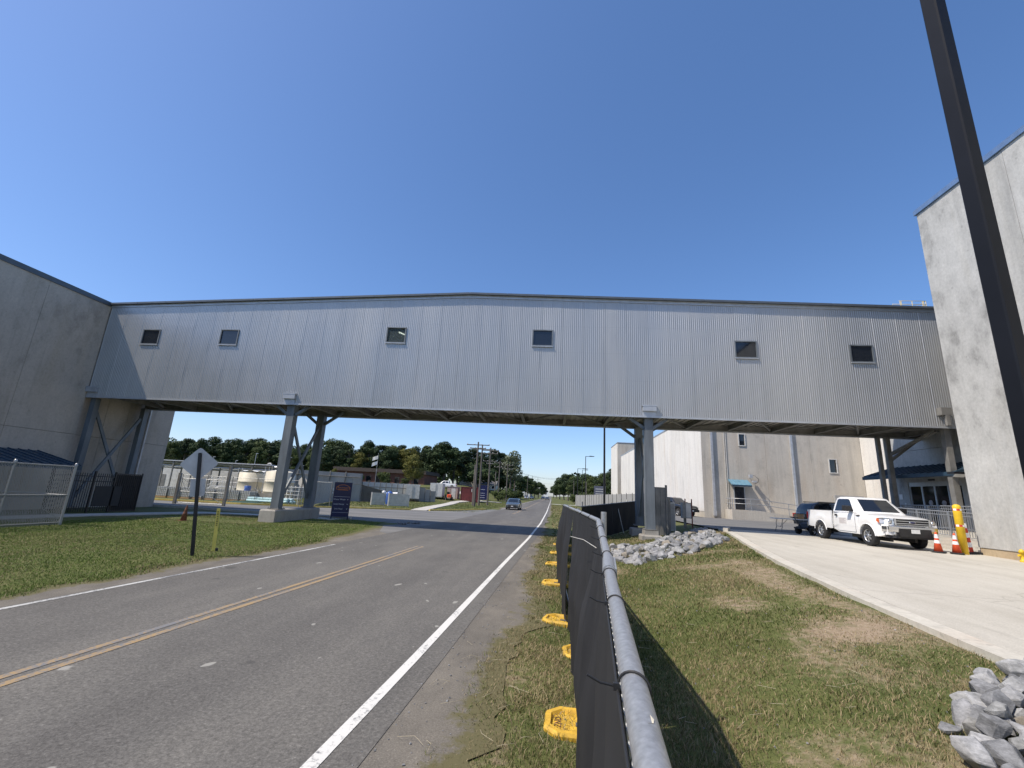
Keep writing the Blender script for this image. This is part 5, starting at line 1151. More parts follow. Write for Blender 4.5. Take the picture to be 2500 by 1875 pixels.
def vehicle(label, spec, loc, rz, name='car', cat='car', group=None):
    """front at +x. spec: top(x), floor, half width, wheels, cabin outline"""
    S = spec; root = thing(name, label, cat, loc, rz, group); W = S['w']; xa, xb = S['x']; r = S['r']; axles = S['ax']; ar = r*1.17
    xsn = sorted(set(list(np.linspace(xa, xb, 44))+[a+d for a in axles for d in np.linspace(-ar, ar, 15)]+[xa+.05, xa+.12, xb-.05, xb-.14]))
    def zb(x):
        z = S['floor']+.10*smooth(xb-.5, xb, x)+.10*(1-smooth(xa, xa+.5, x))
        for a in axles:
            if abs(x-a) < ar: z = max(z, r+math.sqrt(max(0, ar*ar-(x-a)**2)))
        return float(z)
    def hw(x): return W*(1-.13*float(smooth(xb-.9, xb, x))**1.5*S.get('nose', 1)-.07*(1-float(smooth(xa, xa+.6, x))))
    secs = []
    for x in xsn:
        b = zb(x); t_ = float(np.interp(x, *zip(*S['top']))); w = hw(x); t_ = max(t_, b+.03); m = b+(t_-b)*.55
        crown = .045
        secs.append((x, [(0, b), (w*.9, b), (w*.985, b+.012), (w, b+(m-b)*.5), (w*1.0, m), (w*.985, m+(t_-m)*.35), (w*.965, m+(t_-m)*.72), (w*.93, t_-.012), (w*.86, t_+.004), (w*.5, t_+crown*.7), (0, t_+crown)]))
    mb = loft(MB(), secs); body = shade_auto(mb.build('body', S['paint'], root), 32)
    cb = S['cab']  # list of (x, z) outline, clockwise from rear base to front base
    def cw(z): return W*S.get('cw', .93)-(z-cb[0][1])*S.get('tumble', .30)
    n = len(cb); rows = []
    mb = MB(); xs_ = []
    secs = []
    # cabin as stacked horizontal rings following the outline
    base, topz = min(z for x, z in cb), max(z for x, z in cb)
    half = n//2; rear = cb[:half]; front = cb[half:][::-1]
    zs = [base-.03]+[z for x, z in rear[1:]]
    rings = []
    for k, (q0, q1) in enumerate(zip(rear, front)):
        z0_, z1_ = q0[1], q1[1]; z = (z0_+z1_)/2; wv = cw(z); ins = .10
        rings.append([(q0[0], -wv*.80, z0_), (q0[0]+.05, -wv*.96, z0_), (q0[0]+.15, -wv, z0_*.7+z1_*.3), ((q0[0]+q1[0])/2, -wv, z), (q1[0]-.15, -wv, z1_), (q1[0]-.05, -wv*.95, z1_), (q1[0], -wv*.78, z1_), (q1[0]+.04, 0, z1_), (q1[0], wv*.78, z1_), (q1[0]-.05, wv*.95, z1_), (q1[0]-.15, wv, z1_), ((q0[0]+q1[0])/2, wv, z), (q0[0]+.15, wv, z0_*.7+z1_*.3), (q0[0]+.05, wv*.96, z0_), (q0[0], wv*.80, z0_), (q0[0]-.02, 0, z0_)])
    m = 16; vs = [v for r_ in rings for v in r_]; mb.add(vs, [(i*m+k, i*m+(k+1) % m, (i+1)*m+(k+1) % m, (i+1)*m+k) for i in range(len(rings)-1) for k in range(m)], 0, True)
    mb.add(vs, [tuple((len(rings)-1)*m+k for k in range(m))], 0, True); shade_auto(mb.build('cabin', S['paint'], root), 40)
    for poly in S['sides']:
        for s_ in (-1, 1): mb = MB(); side_pane(mb, poly, lambda x, z: cw(z)-.004, .012, (s_,)); mb.build('side_window', 'glass', root)
    for nm, (xl_, zl), (xh, zh), o_ in S['screens']:
        line = sorted((z_, x_) for x_, z_ in (front if o_ > 0 else rear)); mb = MB(); vs = []; nz, fr_ = 6, (-.76, -.4, 0, .4, .76)
        for th in (.012, -.03):
            for j in range(nz+1):
                z_ = zl+(zh-zl)*j/nz; x_ = float(np.interp(z_, [q_[0] for q_ in line], [q_[1] for q_ in line])); wv = cw(z_)
                for f_ in fr_: vs.append((x_+o_*th+((.04 if o_ > 0 else -.02)*(1-abs(f_)/.78)), f_*wv, z_+.4*th))
        m_ = len(fr_); n1 = (nz+1)*m_
        fs = [(j*m_+k, j*m_+k+1, (j+1)*m_+k+1, (j+1)*m_+k) for j in range(nz) for k in range(m_-1)]
        rim = [k for k in range(m_)]+[j*m_+m_-1 for j in range(1, nz+1)]+[nz*m_+k for k in range(m_-2, -1, -1)]+[j*m_ for j in range(nz-1, 0, -1)]
        fs += [(rim[k], rim[(k+1) % len(rim)], rim[(k+1) % len(rim)]+n1, rim[k]+n1) for k in range(len(rim))]
        mb.add(vs, fs, 0, False); shade_auto(mb.build(nm, 'glass', root), 30)
    for a in axles:
        for s in (-1, 1): wheel(root, a, s*(W-.125), r, S.get('tw', .235), s, S.get('detail', True))
    mb = MB()
    for s in (-1, 1): mb.prism([(xa+.5, s*(W-.5), r*.6), (xb-.5, s*(W-.5), r*.6), (xb-.5, s*(W-.5), r*1.1), (xa+.5, s*(W-.5), r*1.1)], (0, -s*.1, 0))
    for a in axles: mb.tube((a, -W+.2, r), (a, W-.2, r), .06, n=8)
    mb.build('chassis', 'blackplastic', root)
    for b in S.get('extra', ()):
        nm, mat, boxes = b[:3]
        for bx in boxes:
            mb = MB(); mb.bb(*bx); mb.build(nm, mat, root)
    return root
def mirror_boxes(a, b): return [(a, b), ((a[0], -b[1], a[2]), (b[0], -a[1], b[2]))]

# white single cab pickup, built with its own bed
def white_pickup():
    S = dict(w=.985, x=(-.70, 2.60), r=.385, ax=(1.58,), floor=.40, nose=.75, paint='carwhite', tw=.25,
             top=[(-.70, 1.27), (.8, 1.27), (1.0, 1.27), (1.15, 1.245), (2.0, 1.175), (2.42, 1.11), (2.52, 1.06), (2.60, .98)],
             cab=[(-.70, 1.25), (-.68, 1.55), (-.60, 1.84), (-.40, 1.90), (.35, 1.90), (.52, 1.85), (.86, 1.55), (1.18, 1.25)], cw=.955, tumble=.33,
             sides=[[(-.46, 1.30), (.80, 1.30), (.40, 1.77), (.28, 1.81), (-.36, 1.81), (-.43, 1.76)]],
             screens=[('windscreen', (1.07, 1.33), (.52, 1.81), 1), ('rear_window', (-.69, 1.36), (-.62, 1.76), -1)])
    t = vehicle('white single cab pickup truck parked beside the right wall', S, (13.62, 21.5, .782), R(-90), 'pickup_truck', 'pickup truck')
    W = .985; xa, xb, ax, r = -2.68, -.745, -1.62, .385; ar = .45
    def zb(x):
        z = .52+.03*(1-smooth(xa, xa+.3, x))
        if abs(x-ax) < ar: z = max(z, r+math.sqrt(ar*ar-(x-ax)**2))
        return float(z)
    xs_ = sorted(set(list(np.linspace(xa, xb, 20))+list(ax+np.linspace(-ar, ar, 19))))
    for s, nm in ((-1, 'bed_side'), (1, 'bed_side')):
        mb = MB(); secs = []
        for x in xs_:
            b = zb(x); tp = 1.29; w = W-.03*(1-float(smooth(xa, xa+.25, x)))
            secs.append([(x, s*(w-.07), b+.01), (x, s*(w-.012), b), (x, s*w, b+.03), (x, s*w, b+(tp-b)*.5), (x, s*(w-.018), b+(tp-b)*.62), (x, s*(w-.02), tp-.02), (x, s*(w-.04), tp), (x, s*(w-.09), tp), (x, s*(w-.10), tp-.03)])
        m = 9; vs = [v for q_ in secs for v in q_]; mb.add(vs, [(i*m+k, (i+1)*m+k, (i+1)*m+(k+1) % m, i*m+(k+1) % m) for i in range(len(secs)-1) for k in range(m)], 0, True)
        mb.add(vs, [tuple(range(m)), tuple((len(secs)-1)*m+k for k in range(m))]); shade_auto(mb.build(nm, 'carwhite', t), 32)
        mb = MB(); mb.bb((xa+.02, min(s*(W-.11), s*(W-.02)), 1.292), (xb-.02, max(s*(W-.11), s*(W-.02)), 1.308)); mb.build('bed_rail_cap', 'blackplastic', t)
        mb = MB(); mb.bb((xa-.02, min(s*(W-.10), s*(W-.005)), .86), (xa+.05, max(s*(W-.10), s*(W-.005)), 1.18)); mb.build('tail_lamp', 'lampred', t)
    mb = MB(); mb.bb((xa, -W+.1, .56), (xa+.07, W-.1, 1.29)); mb.build('tailgate', 'carwhite', t)
    mb = MB(); mb.bb((xa+.07, -W+.08, .66), (xb, W-.08, .70)); mb.bb((xb-.06, -W+.08, .70), (xb-.01, W-.08, 1.27)); mb.build('bed_floor', 'blackplastic', t)
    mb = MB(); mb.bb((xa-.14, -W+.06, .50), (xa-.005, W-.06, .66)); mb.build('rear_bumper', 'chrome', t)
    for s in (-1, 1): wheel(t, ax, s*(W-.135), r, .25, s)
    mb = MB(); mb.tube((ax, -W+.2, r), (ax, W-.2, r), .07, n=8); mb.bb((xa+.3, -.45, .42), (1.9, -.35, .58)); mb.bb((xa+.3, .35, .42), (1.9, .45, .58)); mb.build('chassis_rail', 'blackplastic', t)
    # front end
    mb = MB(); yy = .80; secs = [(-.0, .0)]
    pts = [(2.40, -W+.02), (2.62, -.86), (2.69, -.55), (2.70, 0), (2.69, .55), (2.62, .86), (2.40, W-.02)]
    vs = [(x, y, .62) for x, y in pts]+[(x+.02, y, .70) for x, y in pts]+[(x+.02, y, .82) for x, y in pts]+[(x-.03, y*.99, .86) for x, y in pts]; n = len(pts)
    mb.add(vs, [(i*n+k, i*n+k+1, (i+1)*n+k+1, (i+1)*n+k) for i in range(3) for k in range(n-1)]); shade_auto(mb.build('front_bumper', 'chrome', t), 50)
    mb = MB(); mb.prism([(2.71, -.52, .46), (2.71, .52, .46), (2.735, .56, .60), (2.735, .56, .76), (2.735, -.56, .76), (2.735, -.56, .60)], (-.2, 0, 0)); mb.build('bumper_insert', 'blackplastic', t)
    mb = MB(); mb.prism([(2.45, -.9, .40), (2.66, -.6, .40), (2.66, .6, .40), (2.45, .9, .40)], (0, 0, .22)); mb.build('air_dam', 'blackplastic', t)
    mb = MB(); mb.bb((2.735, -.15, .60), (2.745, .15, .74)); mb.build('number_plate', 'plate', t)
    for s in (-1, 1): mb = MB(); mb.lathe([(0, 2.69), (.055, 2.69), (.055, 2.70), (0, 2.705)], (0, s*.70, .56), 14, 'x'); mb.build('fog_lamp', 'lens', t)
    mb = MB(); mb.prism([(2.585, -.60, .865), (2.585, .60, .865), (2.555, .62, 1.105), (2.555, -.62, 1.105)], (.04, 0, 0)); g = mb.build('grille', 'blackplastic', t)
    for z, h_ in ((.87, .022), (1.095, .025)): mb = MB(); mb.bb((2.56, -.62, z), (2.65, .62, z+h_)); mb.build('grille_frame', 'chrome', g)
    for s in (-1, 1): mb = MB(); mb.bb((2.56, s*.60-.03, .87), (2.645, s*.60+.03, 1.118)); mb.build('grille_frame', 'chrome', g)
    for z in (.94, 1.03): mb = MB(); mb.bb((2.60, -.57, z-.012), (2.636, .57, z+.012)); mb.build('grille_bar', 'chrome', g)
    mb = MB(); mb.lathe([(0, 2.64), (.115, 2.64), (.115, 2.66), (.10, 2.664), (0, 2.665)], (0, 0, 0), 24, 'x'); vs = [(x, y*1.05, z*.45+.985) for x, y, z in mb.v]; mb.v = vs; e = mb.build('emblem', 'chrome', g)
    mb = MB(); mb.lathe([(0, 2.664), (.095, 2.664), (.095, 2.668), (0, 2.669)], (0, 0, 0), 24, 'x'); mb.v = [(x, y*1.05, z*.42+.985) for x, y, z in mb.v]; mb.build('emblem_field', 'navy', e)
    for s in (-1, 1):
        p = [(2.60, s*.63, .88), (2.36, s*.945, .90), (2.20, s*.968, .99), (2.22, s*.955, 1.10), (2.42, s*.90, 1.115), (2.575, s*.64, 1.105)]
        mb = MB(); mb.prism(p, (.035, s*.03, 0)); h_ = shade_auto(mb.build('headlight', 'lens', t)); 
        p = [(2.34, s*.955, .90), (2.20, s*.975, .99), (2.22, s*.962, 1.09), (2.30, s*.945, 1.095), (2.33, s*.95, 1.0)]
        mb = MB(); mb.prism(p, (.02, s*.034, 0)); mb.build('turn_signal', 'amber', h_)
        mb = MB(); mb.lathe([(0, 2.585), (.075, 2.585), (.085, 2.605), (0, 2.60)], (0, s*.76, .99), 16, 'x'); mb.build('lamp_bowl', 'chrome', h_)
        # mirrors, handles, trim, door seams, vents
        mb = MB(); mb.prism([(.58, s*.98, 1.30), (.80, s*.98, 1.31), (.82, s*.98, 1.50), (.62, s*.98, 1.53)], (-.05, s*.24, 0)); mb.bar((.72, s*.90, 1.36), (.68, s*1.02, 1.36), .08, .06); mb.build('mirror', 'blackplastic', t)
        ys_ = sorted((s*.965, s*.992))
        mb = MB(); mb.bb((-.42, ys_[0], 1.07), (-.27, ys_[1]+(.004 if s > 0 else 0), 1.15)) if s > 0 else mb.bb((-.42, ys_[0]-.004, 1.07), (-.27, ys_[1], 1.15)); mb.build('door_handle', 'blackplastic', t)
        for pts_ in ([(-.52, .47), (-.52, 1.26)], [(.93, .47), (.93, 1.24)], [(-.52, .47), (.93, .47)]):
            (xa_, za), (xc_, zc_) = pts_; mb = MB()
            if xa_ == xc_:
                k = 6
                for j in range(k):
                    z1, z2_ = za+(zc_-za)*j/k, za+(zc_-za)*(j+1)/k; off = .9885 if z1 < 1.0 else .9885-(z1-1.0)*.16
                    mb.bar((xa_, s*off, z1), (xa_, s*(.9885 if z2_ < 1.0 else .9885-(z2_-1.0)*.16), z2_), .008, .006, (0, 1, 0))
            else: mb.bar((xa_, s*.982, za), (xc_, s*.982, zc_), .008, .01, (0, 1, 0))
            mb.build('door_seam', 'blackplastic', t)
        mb = MB(); mb.bb((1.02, min(s*.95, s*.992), 1.13), (1.22, max(s*.95, s*.992), 1.165)); mb.build('fender_vent', 'blackplastic', t)
        mb = MB(); y0_, y1_ = sorted((s*.986, s*.991)); mb.bb((-.15, y0_, .76), (.36, y1_, 1.02)); d = mb.build('door_decal', 'decal', t)
        for k in range(5): mb = MB(); y0_, y1_ = sorted((s*.988, s*.9925)); mb.bb((-.11, y0_, .79+k*.045), (.30-.06*(k % 2), y1_, .80+k*.045+.012)); mb.build('decal_line', 'decalink', d)
        mb = MB(); y0_, y1_ = sorted((s*.97, s*.9905)); mb.bb((-.62, y0_, .70), (1.08, y1_, .715)); mb.build('body_crease', 'carwhite', t)
        for a_ in (1.58,):
            mb = MB(); mb.path([(a_+.465*math.cos(q_), s*.978, .385+.465*math.sin(q_)) for q_ in np.linspace(.05, math.pi-.05, 22)], .022, 6); mb.build('wheel_arch', 'carwhite', t)
        mb = MB(); mb.path([(ax+.465*math.cos(q_), s*.978, .385+.465*math.sin(q_)) for q_ in np.linspace(.1, math.pi-.1, 22)], .022, 6); mb.build('wheel_arch', 'carwhite', t)
        mb = MB(); mb.bb((1.9, s*.90-.02, .50), (1.96, s*.90+.02, .66)); mb.build('mud_flap', 'blackplastic', t)
    mb = MB(); mb.bb((.75, -.6, 1.285), (1.0, .6, 1.31)); mb.bb((.55, -.7, 1.262), (.8, .1, 1.29)); mb.build('papers_on_dash', 'offwhite', t)
    for s in (-1, 1): mb = MB(); mb.bar((1.10, s*.1+.3, 1.345), (1.0, s*.1-.25+.3, 1.42), .02, .015); mb.build('wiper', 'blackplastic', t)
    mb = MB(); mb.bb((-1.25, -.5, 1.3), (-1.0, .3, 1.42)); mb.bb((-1.7, .2, 1.26), (-1.35, .7, 1.38)); mb.build('bed_toolbox', 'offwhite', t)
    mb = MB(); mb.bb((-2.3, -.3, .70), (-1.9, .6, 1.34)); mb.build('bed_load', 'blackplastic', t)
    mb = MB(); mb.tube((.9, -.72, 1.28), (.9, -.72, 1.31), .01, n=6); mb.tube((.95, .82, 1.27), (.82, .82, 2.0), .004, n=5); mb.build('aerial', 'blackplastic', t)
    return t
white_pickup()

def suv_spec(p, L=4.9): return dict(w=.97, x=(-L/2, L/2), r=.37, ax=(-L/2+.95, L/2-.92), floor=.36, paint=p, top=[(-L/2, 1.02), (-L/2+.06, 1.08), (.9, 1.08), (1.25, 1.06), (L/2-.3, .96), (L/2-.08, .90), (L/2, .78)],
    cab=[(-L/2+.06, 1.05), (-L/2+.12, 1.35), (-L/2+.30, 1.66), (-L/2+.55, 1.74), (.15, 1.74), (.34, 1.68), (.75, 1.38), (1.15, 1.05)], tumble=.28,
    sides=[[(-L/2+.36, 1.14), (-1.12, 1.14), (-1.12, 1.58), (-L/2+.52, 1.58)], [(-1.04, 1.14), (-.18, 1.14), (-.18, 1.60), (-1.04, 1.60)], [(-.1, 1.14), (.86, 1.14), (.40, 1.55), (.25, 1.60), (-.1, 1.60)]],
    screens=[('windscreen', (1.02, 1.12), (.38, 1.64), 1), ('rear_window', (-L/2+.09, 1.14), (-L/2+.29, 1.60), -1)],
    extra=[('tail_lamp', 'lampred', mirror_boxes((-L/2-.015, .70, .84), (-L/2+.16, .965, 1.06))), ('rear_bumper', 'blackplastic', [((-L/2-.06, -.86, .42), (-L/2+.12, .86, .66))]), ('number_plate', 'plate', [((-L/2-.025, -.16, .86), (-L/2-.005, .16, 1.0))]),
           ('roof_rail', 'blackplastic', mirror_boxes((-1.9, .66, 1.765), (.1, .70, 1.80))), ('headlight', 'lens', mirror_boxes((L/2-.22, .58, .70), (L/2-.0, .86, .86))), ('mirror', 'blackplastic', mirror_boxes((.62, .93, 1.12), (.82, 1.12, 1.27))), ('door_handle', 'blackplastic', mirror_boxes((-.95, .955, .94), (-.8, .985, .98)))])
vehicle('dark charcoal sport utility vehicle parked behind the white pickup', suv_spec('carblack'), (17.75, 30.0, .745), R(6), 'parked_suv', 'car')
def crew_spec(p): return dict(w=.96, x=(-2.75, 2.75), r=.39, ax=(-1.75, 1.75), floor=.45, paint=p, top=[(-2.75, 1.22), (-.95, 1.22), (-.9, 1.24), (1.0, 1.24), (1.2, 1.22), (2.3, 1.12), (2.6, 1.06), (2.75, .92)],
    cab=[(-.98, 1.20), (-.95, 1.5), (-.85, 1.80), (-.60, 1.87), (.45, 1.87), (.64, 1.80), (.98, 1.5), (1.30, 1.20)], tumble=.3,
    sides=[[(-.82, 1.28), (-.02, 1.28), (-.02, 1.74), (-.66, 1.74)], [(.06, 1.28), (.98, 1.28), (.58, 1.68), (.42, 1.74), (.06, 1.74)]], screens=[('windscreen', (1.17, 1.27), (.66, 1.77), 1), ('rear_window', (-.96, 1.3), (-.87, 1.72), -1)],
    extra=[('bed_liner', 'blackplastic', [((-2.66, -.80, 1.225), (-1.02, .80, 1.285))]), ('tail_lamp', 'lampred', mirror_boxes((-2.77, .74, .80), (-2.66, .94, 1.16))), ('grille', 'blackplastic', [((2.66, -.55, .74), (2.775, .55, 1.0))]), ('grille_bar', 'chrome', [((2.70, -.5, .86), (2.785, .5, .90))]),
           ('front_bumper', 'blackplastic', [((2.55, -.86, .48), (2.84, .86, .72))]), ('headlight', 'lens', mirror_boxes((2.48, .58, .80), (2.735, .84, .98))), ('number_plate', 'plate', [((2.842, -.15, .54), (2.85, .15, .66))]), ('mirror', 'blackplastic', mirror_boxes((.72, .92, 1.25), (.92, 1.14, 1.44))), ('roof_lamp', 'amber', [((.2, -.1, 1.89), (.3, .1, 1.91))])])
vehicle('black crew cab pickup truck parked against the sunlit panel wall', crew_spec('carblack'), (13.1, 51.0, .72), R(-64), 'pickup_truck', 'pickup truck')
vehicle('white crew cab pickup parked on the grass rise far behind the trailers', crew_spec('carwhite'), (-26.6, 114, gz(-26.6, 114)+.02), R(184), 'pickup_truck', 'pickup truck')
def sedan_spec(p): return dict(w=.92, x=(-2.4, 2.4), r=.33, ax=(-1.4, 1.42), floor=.24, paint=p, top=[(-2.4, .92), (-2.3, 1.0), (-1.7, 1.02), (.9, .96), (1.2, .93), (2.0, .82), (2.3, .72), (2.4, .60)],
    cab=[(-2.0, .99), (-1.55, 1.2), (-1.05, 1.40), (-.7, 1.44), (.05, 1.44), (.25, 1.40), (.75, 1.2), (1.25, .94)], tumble=.38,
    sides=[[(-1.5, 1.05), (-.42, 1.03), (-.42, 1.34), (-1.0, 1.32)], [(-.35, 1.03), (.92, 1.01), (.35, 1.30), (.1, 1.34), (-.35, 1.34)]], screens=[('windscreen', (1.1, 1.0), (.32, 1.37), 1), ('rear_window', (-1.86, 1.04), (-1.1, 1.36), -1)],
    extra=[('grille', 'blackplastic', [((2.28, -.52, .30), (2.43, .52, .60))]), ('headlight', 'lens', mirror_boxes((2.12, .52, .60), (2.34, .80, .72))), ('fog_lamp', 'lens', mirror_boxes((2.30, .66, .34), (2.40, .78, .44))), ('number_plate', 'plate', [((2.432, -.15, .42), (2.44, .15, .52))]), ('mirror', 'blackplastic', mirror_boxes((.72, .88, .98), (.92, 1.05, 1.12))), ('tail_lamp', 'lampred', mirror_boxes((-2.42, .5, .74), (-2.3, .86, .9)))])
vehicle('dark slate sedan driving toward the camera in the left lane', sedan_spec('carslate'), (-4.98, 62.5, .012), R(-91), 'sedan', 'car')
far = [(-1.9, 235, 'cargrey', 'small grey car far away in the right lane'), (-4.6, 262, 'carblack', 'tiny black car far away in the left lane'), (-10.8, 205, 'carsilver', 'silver car standing beside the far road on the left'), (-13.6, 196, 'cargrey', 'dark car parked left of the far road beside the hedge'), (-9.3, 225, 'carslate', 'slate car parked far away left of the road'), (-12.4, 232, 'carblack', 'black car parked far away left of the road'), (-4.9, 330, 'carsilver', 'faint silver car at the far end of the road')]
for x, y, c_, lb_ in far:
    S = sedan_spec(c_); S['detail'] = False; vehicle(lb_, S, (x, y, max(gz(x, y), 0)+.02), R(-90), 'distant_car', 'car', 'distant cars along the road')

# folding table, box and cart behind the pickup
t = thing('folding_table', 'white folding table with bent steel legs behind the pickup', 'table', (13.15, 26.9, .78), R(4))
mb = MB(); mb.bb((-.9, -.36, .70), (.9, .36, .745)); mb.build('table_top', 'white', t)
for sx in (-1, 1):
    for sy in (-1, 1): mb = MB(); mb.path([(sx*.55, sy*.28, .70), (sx*.62, sy*.28, .45), (sx*.60, sy*.28, .30), (sx*.72, sy*.28, .0)], .016, 6); mb.build('leg', 'steel_dark', t)
    mb = MB(); mb.path([(sx*.60, -.28, .30), (sx*.60, .28, .30)], .014, 6); mb.path([(sx*.56, 0, .30), (sx*.15, 0, .68)], .012, 6); mb.build('brace', 'steel_dark', t)
b = thing('cardboard_box', 'small brown cardboard box on the folding table', 'box', (13.65, 26.95, 1.526), R(10))
mb = MB(); mb.bb((-.2, -.15, 0), (.2, .15, .26)); mb.build('carton', 'woodbox', b); mb = MB(); mb.bb((-.21, -.155, .262), (.21, .155, .27)); mb.build('flap', 'woodbox', b)
c = thing('tow_cart', 'low black cart with small wheels under the table behind the pickup', 'cart', (13.7, 25.7, .78), R(20))
mb = MB(); mb.bb((-.9, -.35, .28), (.7, .35, .36)); mb.bb((.7, -.04, .28), (1.3, .04, .34)); mb.build('frame', 'blacksteel', c)
mb = MB(); mb.prism([(-.7, -.3, .37), (.3, -.3, .37), (.2, -.3, .62), (-.1, -.3, .66), (-.6, -.3, .55)], (0, .6, 0)); mb.build('engine_cover', 'blackplastic', c)
for sx in (-.55, .4):
    for s in (-1, 1): wheel(c, sx, s*.42, .2, .13, s, False)
mb = MB(); mb.path([(-.8, 0, .36), (-1.15, 0, .8), (-1.2, .25, .85), (-1.2, -.25, .85)], .02, 6); mb.build('handle', 'blacksteel', c)

# ------------------------------------------------------------------ yard behind the left lawn
def pos(u, v, Y): p = at(u, v, Y); return p
# pipe rack: long roof edge on posts, pipes
pr = thing('pipe_rack', 'long grey pipe rack on steel posts along the back of the yard', 'pipe rack', (-37, 49, 0)); o = Vector((-37, 49, 0))
for y, z, r_ in ((0, 3.55, .16), (.5, 3.35, .12), (-.4, 3.2, .09), (.2, 3.0, .07)): mb = MB(); mb.tube((-9, y, z), (6.3, y, z), r_, n=10); mb.build('pipe', 'galv', pr)
mb = MB(); mb.bb((-9, -.7, 3.72), (5.6, .9, 3.82)); mb.build('cover', 'alu', pr)
for k in range(7):
    for y in (-.55, .75): mb = MB(); mb.bb((-8.6+k*2.4-.06, y-.06, -.1), (-8.6+k*2.4+.06, y+.06, 3.7)); mb.build('post', 'steel_dark', pr)
    mb = MB(); mb.bb((-8.6+k*2.4-.05, -.55, 2.86), (-8.6+k*2.4+.05, .75, 2.94)); mb.build('crossbar', 'steel_dark', pr)
# basin wall behind
bw = thing('basin_wall', 'high stained grey concrete basin wall with railing posts behind the tanks', 'wall', (-37, 56, 0)); A, B_ = Vector((-50, 53.5, 0)), Vector((-27.2, 63.5, 0))
n = 12
for k in range(n):
    a = A.lerp(B_, k/n); b = A.lerp(B_, (k+1)/n); d = (b-a).normalized(); mb = MB(); mb.bar(a+d*.01+Vector((37, -56, 1.85)), b-d*.01+Vector((37, -56, 1.85)), .3, 3.8); mb.build('panel', 'wallgrey', bw)
    mb = MB(); mb.bar(a+Vector((37.0, -56.22, 0)), a+Vector((37.0, -56.22, 3.9)), .12, .12); mb.build('post', 'steel_dark', bw)
for z in (3.2,): mb = MB(); mb.tube(A+Vector((37, -56.3, z)), B_+Vector((37, -56.3, z)), .05, n=6); mb.build('pipe', 'steel_dark', bw)
d = (B_-A).normalized()
mb = MB(); mb.bar(B_+Vector((37, -56, 1.85)), B_+Vector((34, -50, 1.85)), .3, 3.8); mb.build('panel', 'wallgrey', bw)
# small fittings on the rim
for k, (u, v) in enumerate(((562, 1122), (575, 1118), (634, 1122), (635, 1116))): pass
for k, (x, y) in enumerate(((-38.6, 58.7), (-33.4, 61.0))):
    g = thing('vent_pipe', 'white curved vent pipe on the basin wall, '+('left one' if k == 0 else 'right one'), 'vent', (x, y, 3.7)); mb = MB(); mb.path([(0, 0, 0), (0, 0, .45), (.12, 0, .62), (.35, 0, .66), (.55, 0, .55), (.58, 0, .3)], .1, 8); mb.build('pipe', 'offwhite', g)
for k, (x, y, h) in enumerate(((-44.5, 56, 1.1), (-40, 58, 1.9), (-36.2, 59.8, 1.7), (-34.6, 60.4, .7), (-42, 57, .8))):
    mb = MB(); mb.tube((0, 0, 0), (0, 0, h), .03, n=6); mb.bb((-.02, -.04, h-.05), (.25, .04, h)); tag(mb.build('lamp_post', 'alu', None, (x, y, 3.7)), ['thin lamp post on the basin wall rim, leftmost', 'thin lamp post on the basin wall rim, second from left', 'thin tall lamp post on the basin wall rim near the right vent', 'short stub post on the basin wall rim, rightmost', 'short stub post on the basin wall rim above the pipe rack'][k], 'lamp post')
# shed walls under the pipe rack
sh = thing('process_shed', 'pale grey process shed with dark doors behind the pipe rack', 'shed', (-40, 52, 0))
for k in range(6): mb = MB(); mb.bb((-10+k*2.2+.01, .0, 0), (-10+(k+1)*2.2-.01, .15, 3.3)); mb.build('panel', 'offwhite' if k % 3 else 'wallgrey', sh)
mb = MB(); mb.bb((-10, .16, 0), (3.2, 3.5, 3.25)); mb.build('body', 'wallgrey', sh)
mb = MB(); mb.bb((-8.2, -.03, 0), (-7.0, -.002, 2.2)); mb.build('door', 'steel_dark', sh)
# tanks
def tank(x, y, r_, h, label, dome):
    t = thing('storage_tank', label, 'tank', (x, y, 0), group='cream storage tanks')
    mb = MB(); mb.lathe([(0, 0), (r_*1.02, 0), (r_*1.02, .08), (r_, .1), (r_, h*.33), (r_*1.012, h*.335), (r_*1.012, h*.35), (r_, h*.355), (r_, h*.66), (r_*1.012, h*.665), (r_*1.012, h*.68), (r_, h*.685), (r_, h), (r_*.96, h+.03)]+([(r_*.6, h+.16), (0, h+.24)] if dome else [(0, h+.04)]), n=40); mb.build('shell', 'cream', t)
    mb = MB(); mb.lathe([(0, h+.05), (.28, h+.05), (.28, h+.3), (0, h+.3)], (r_*.3, -.2, 0), 16); mb.build('hatch', 'offwhite', t)
    for k in range(2): mb = MB(); mb.tube((-r_*.85+k*.4, -r_*.72+.1, .1), (-r_*.85+k*.4, -r_*.72+.1, h+.5), .03, n=6); mb.build('ladder_stile', 'alu', t)
    for k in range(int(h/.3)): mb = MB(); mb.tube((-r_*.85, -r_*.72+.1, .3+k*.3), (-r_*.85+.4, -r_*.72+.1, .3+k*.3), .015, n=5); mb.build('rung', 'alu', t)
    return t
tank(-31.3, 45.5, 1.3, 2.75, 'wide cream tank with pale junk on its lid, left of the bridge column', False)
tank(-27.7, 44.6, 1.38, 2.95, 'cream domed tank directly behind the left bridge column', True)
for k in range(7): pass
g = thing('tarpaulin', 'crumpled white sheet lying on the lid of the left tank', 'sheet', (-31.0, 45.2, 2.82)); mb = MB(); vs = []
for a in range(9):
    for b in range(7): vs.append((-.9+a*.24, -.7+b*.22, .05+.22*vnoise(a*3.1+9, b*2.7+5, 1.)))
mb.add(vs, [(a*7+b, (a+1)*7+b, (a+1)*7+b+1, a*7+b+1) for a in range(8) for b in range(6)]); mb.build('folds', 'white', g)
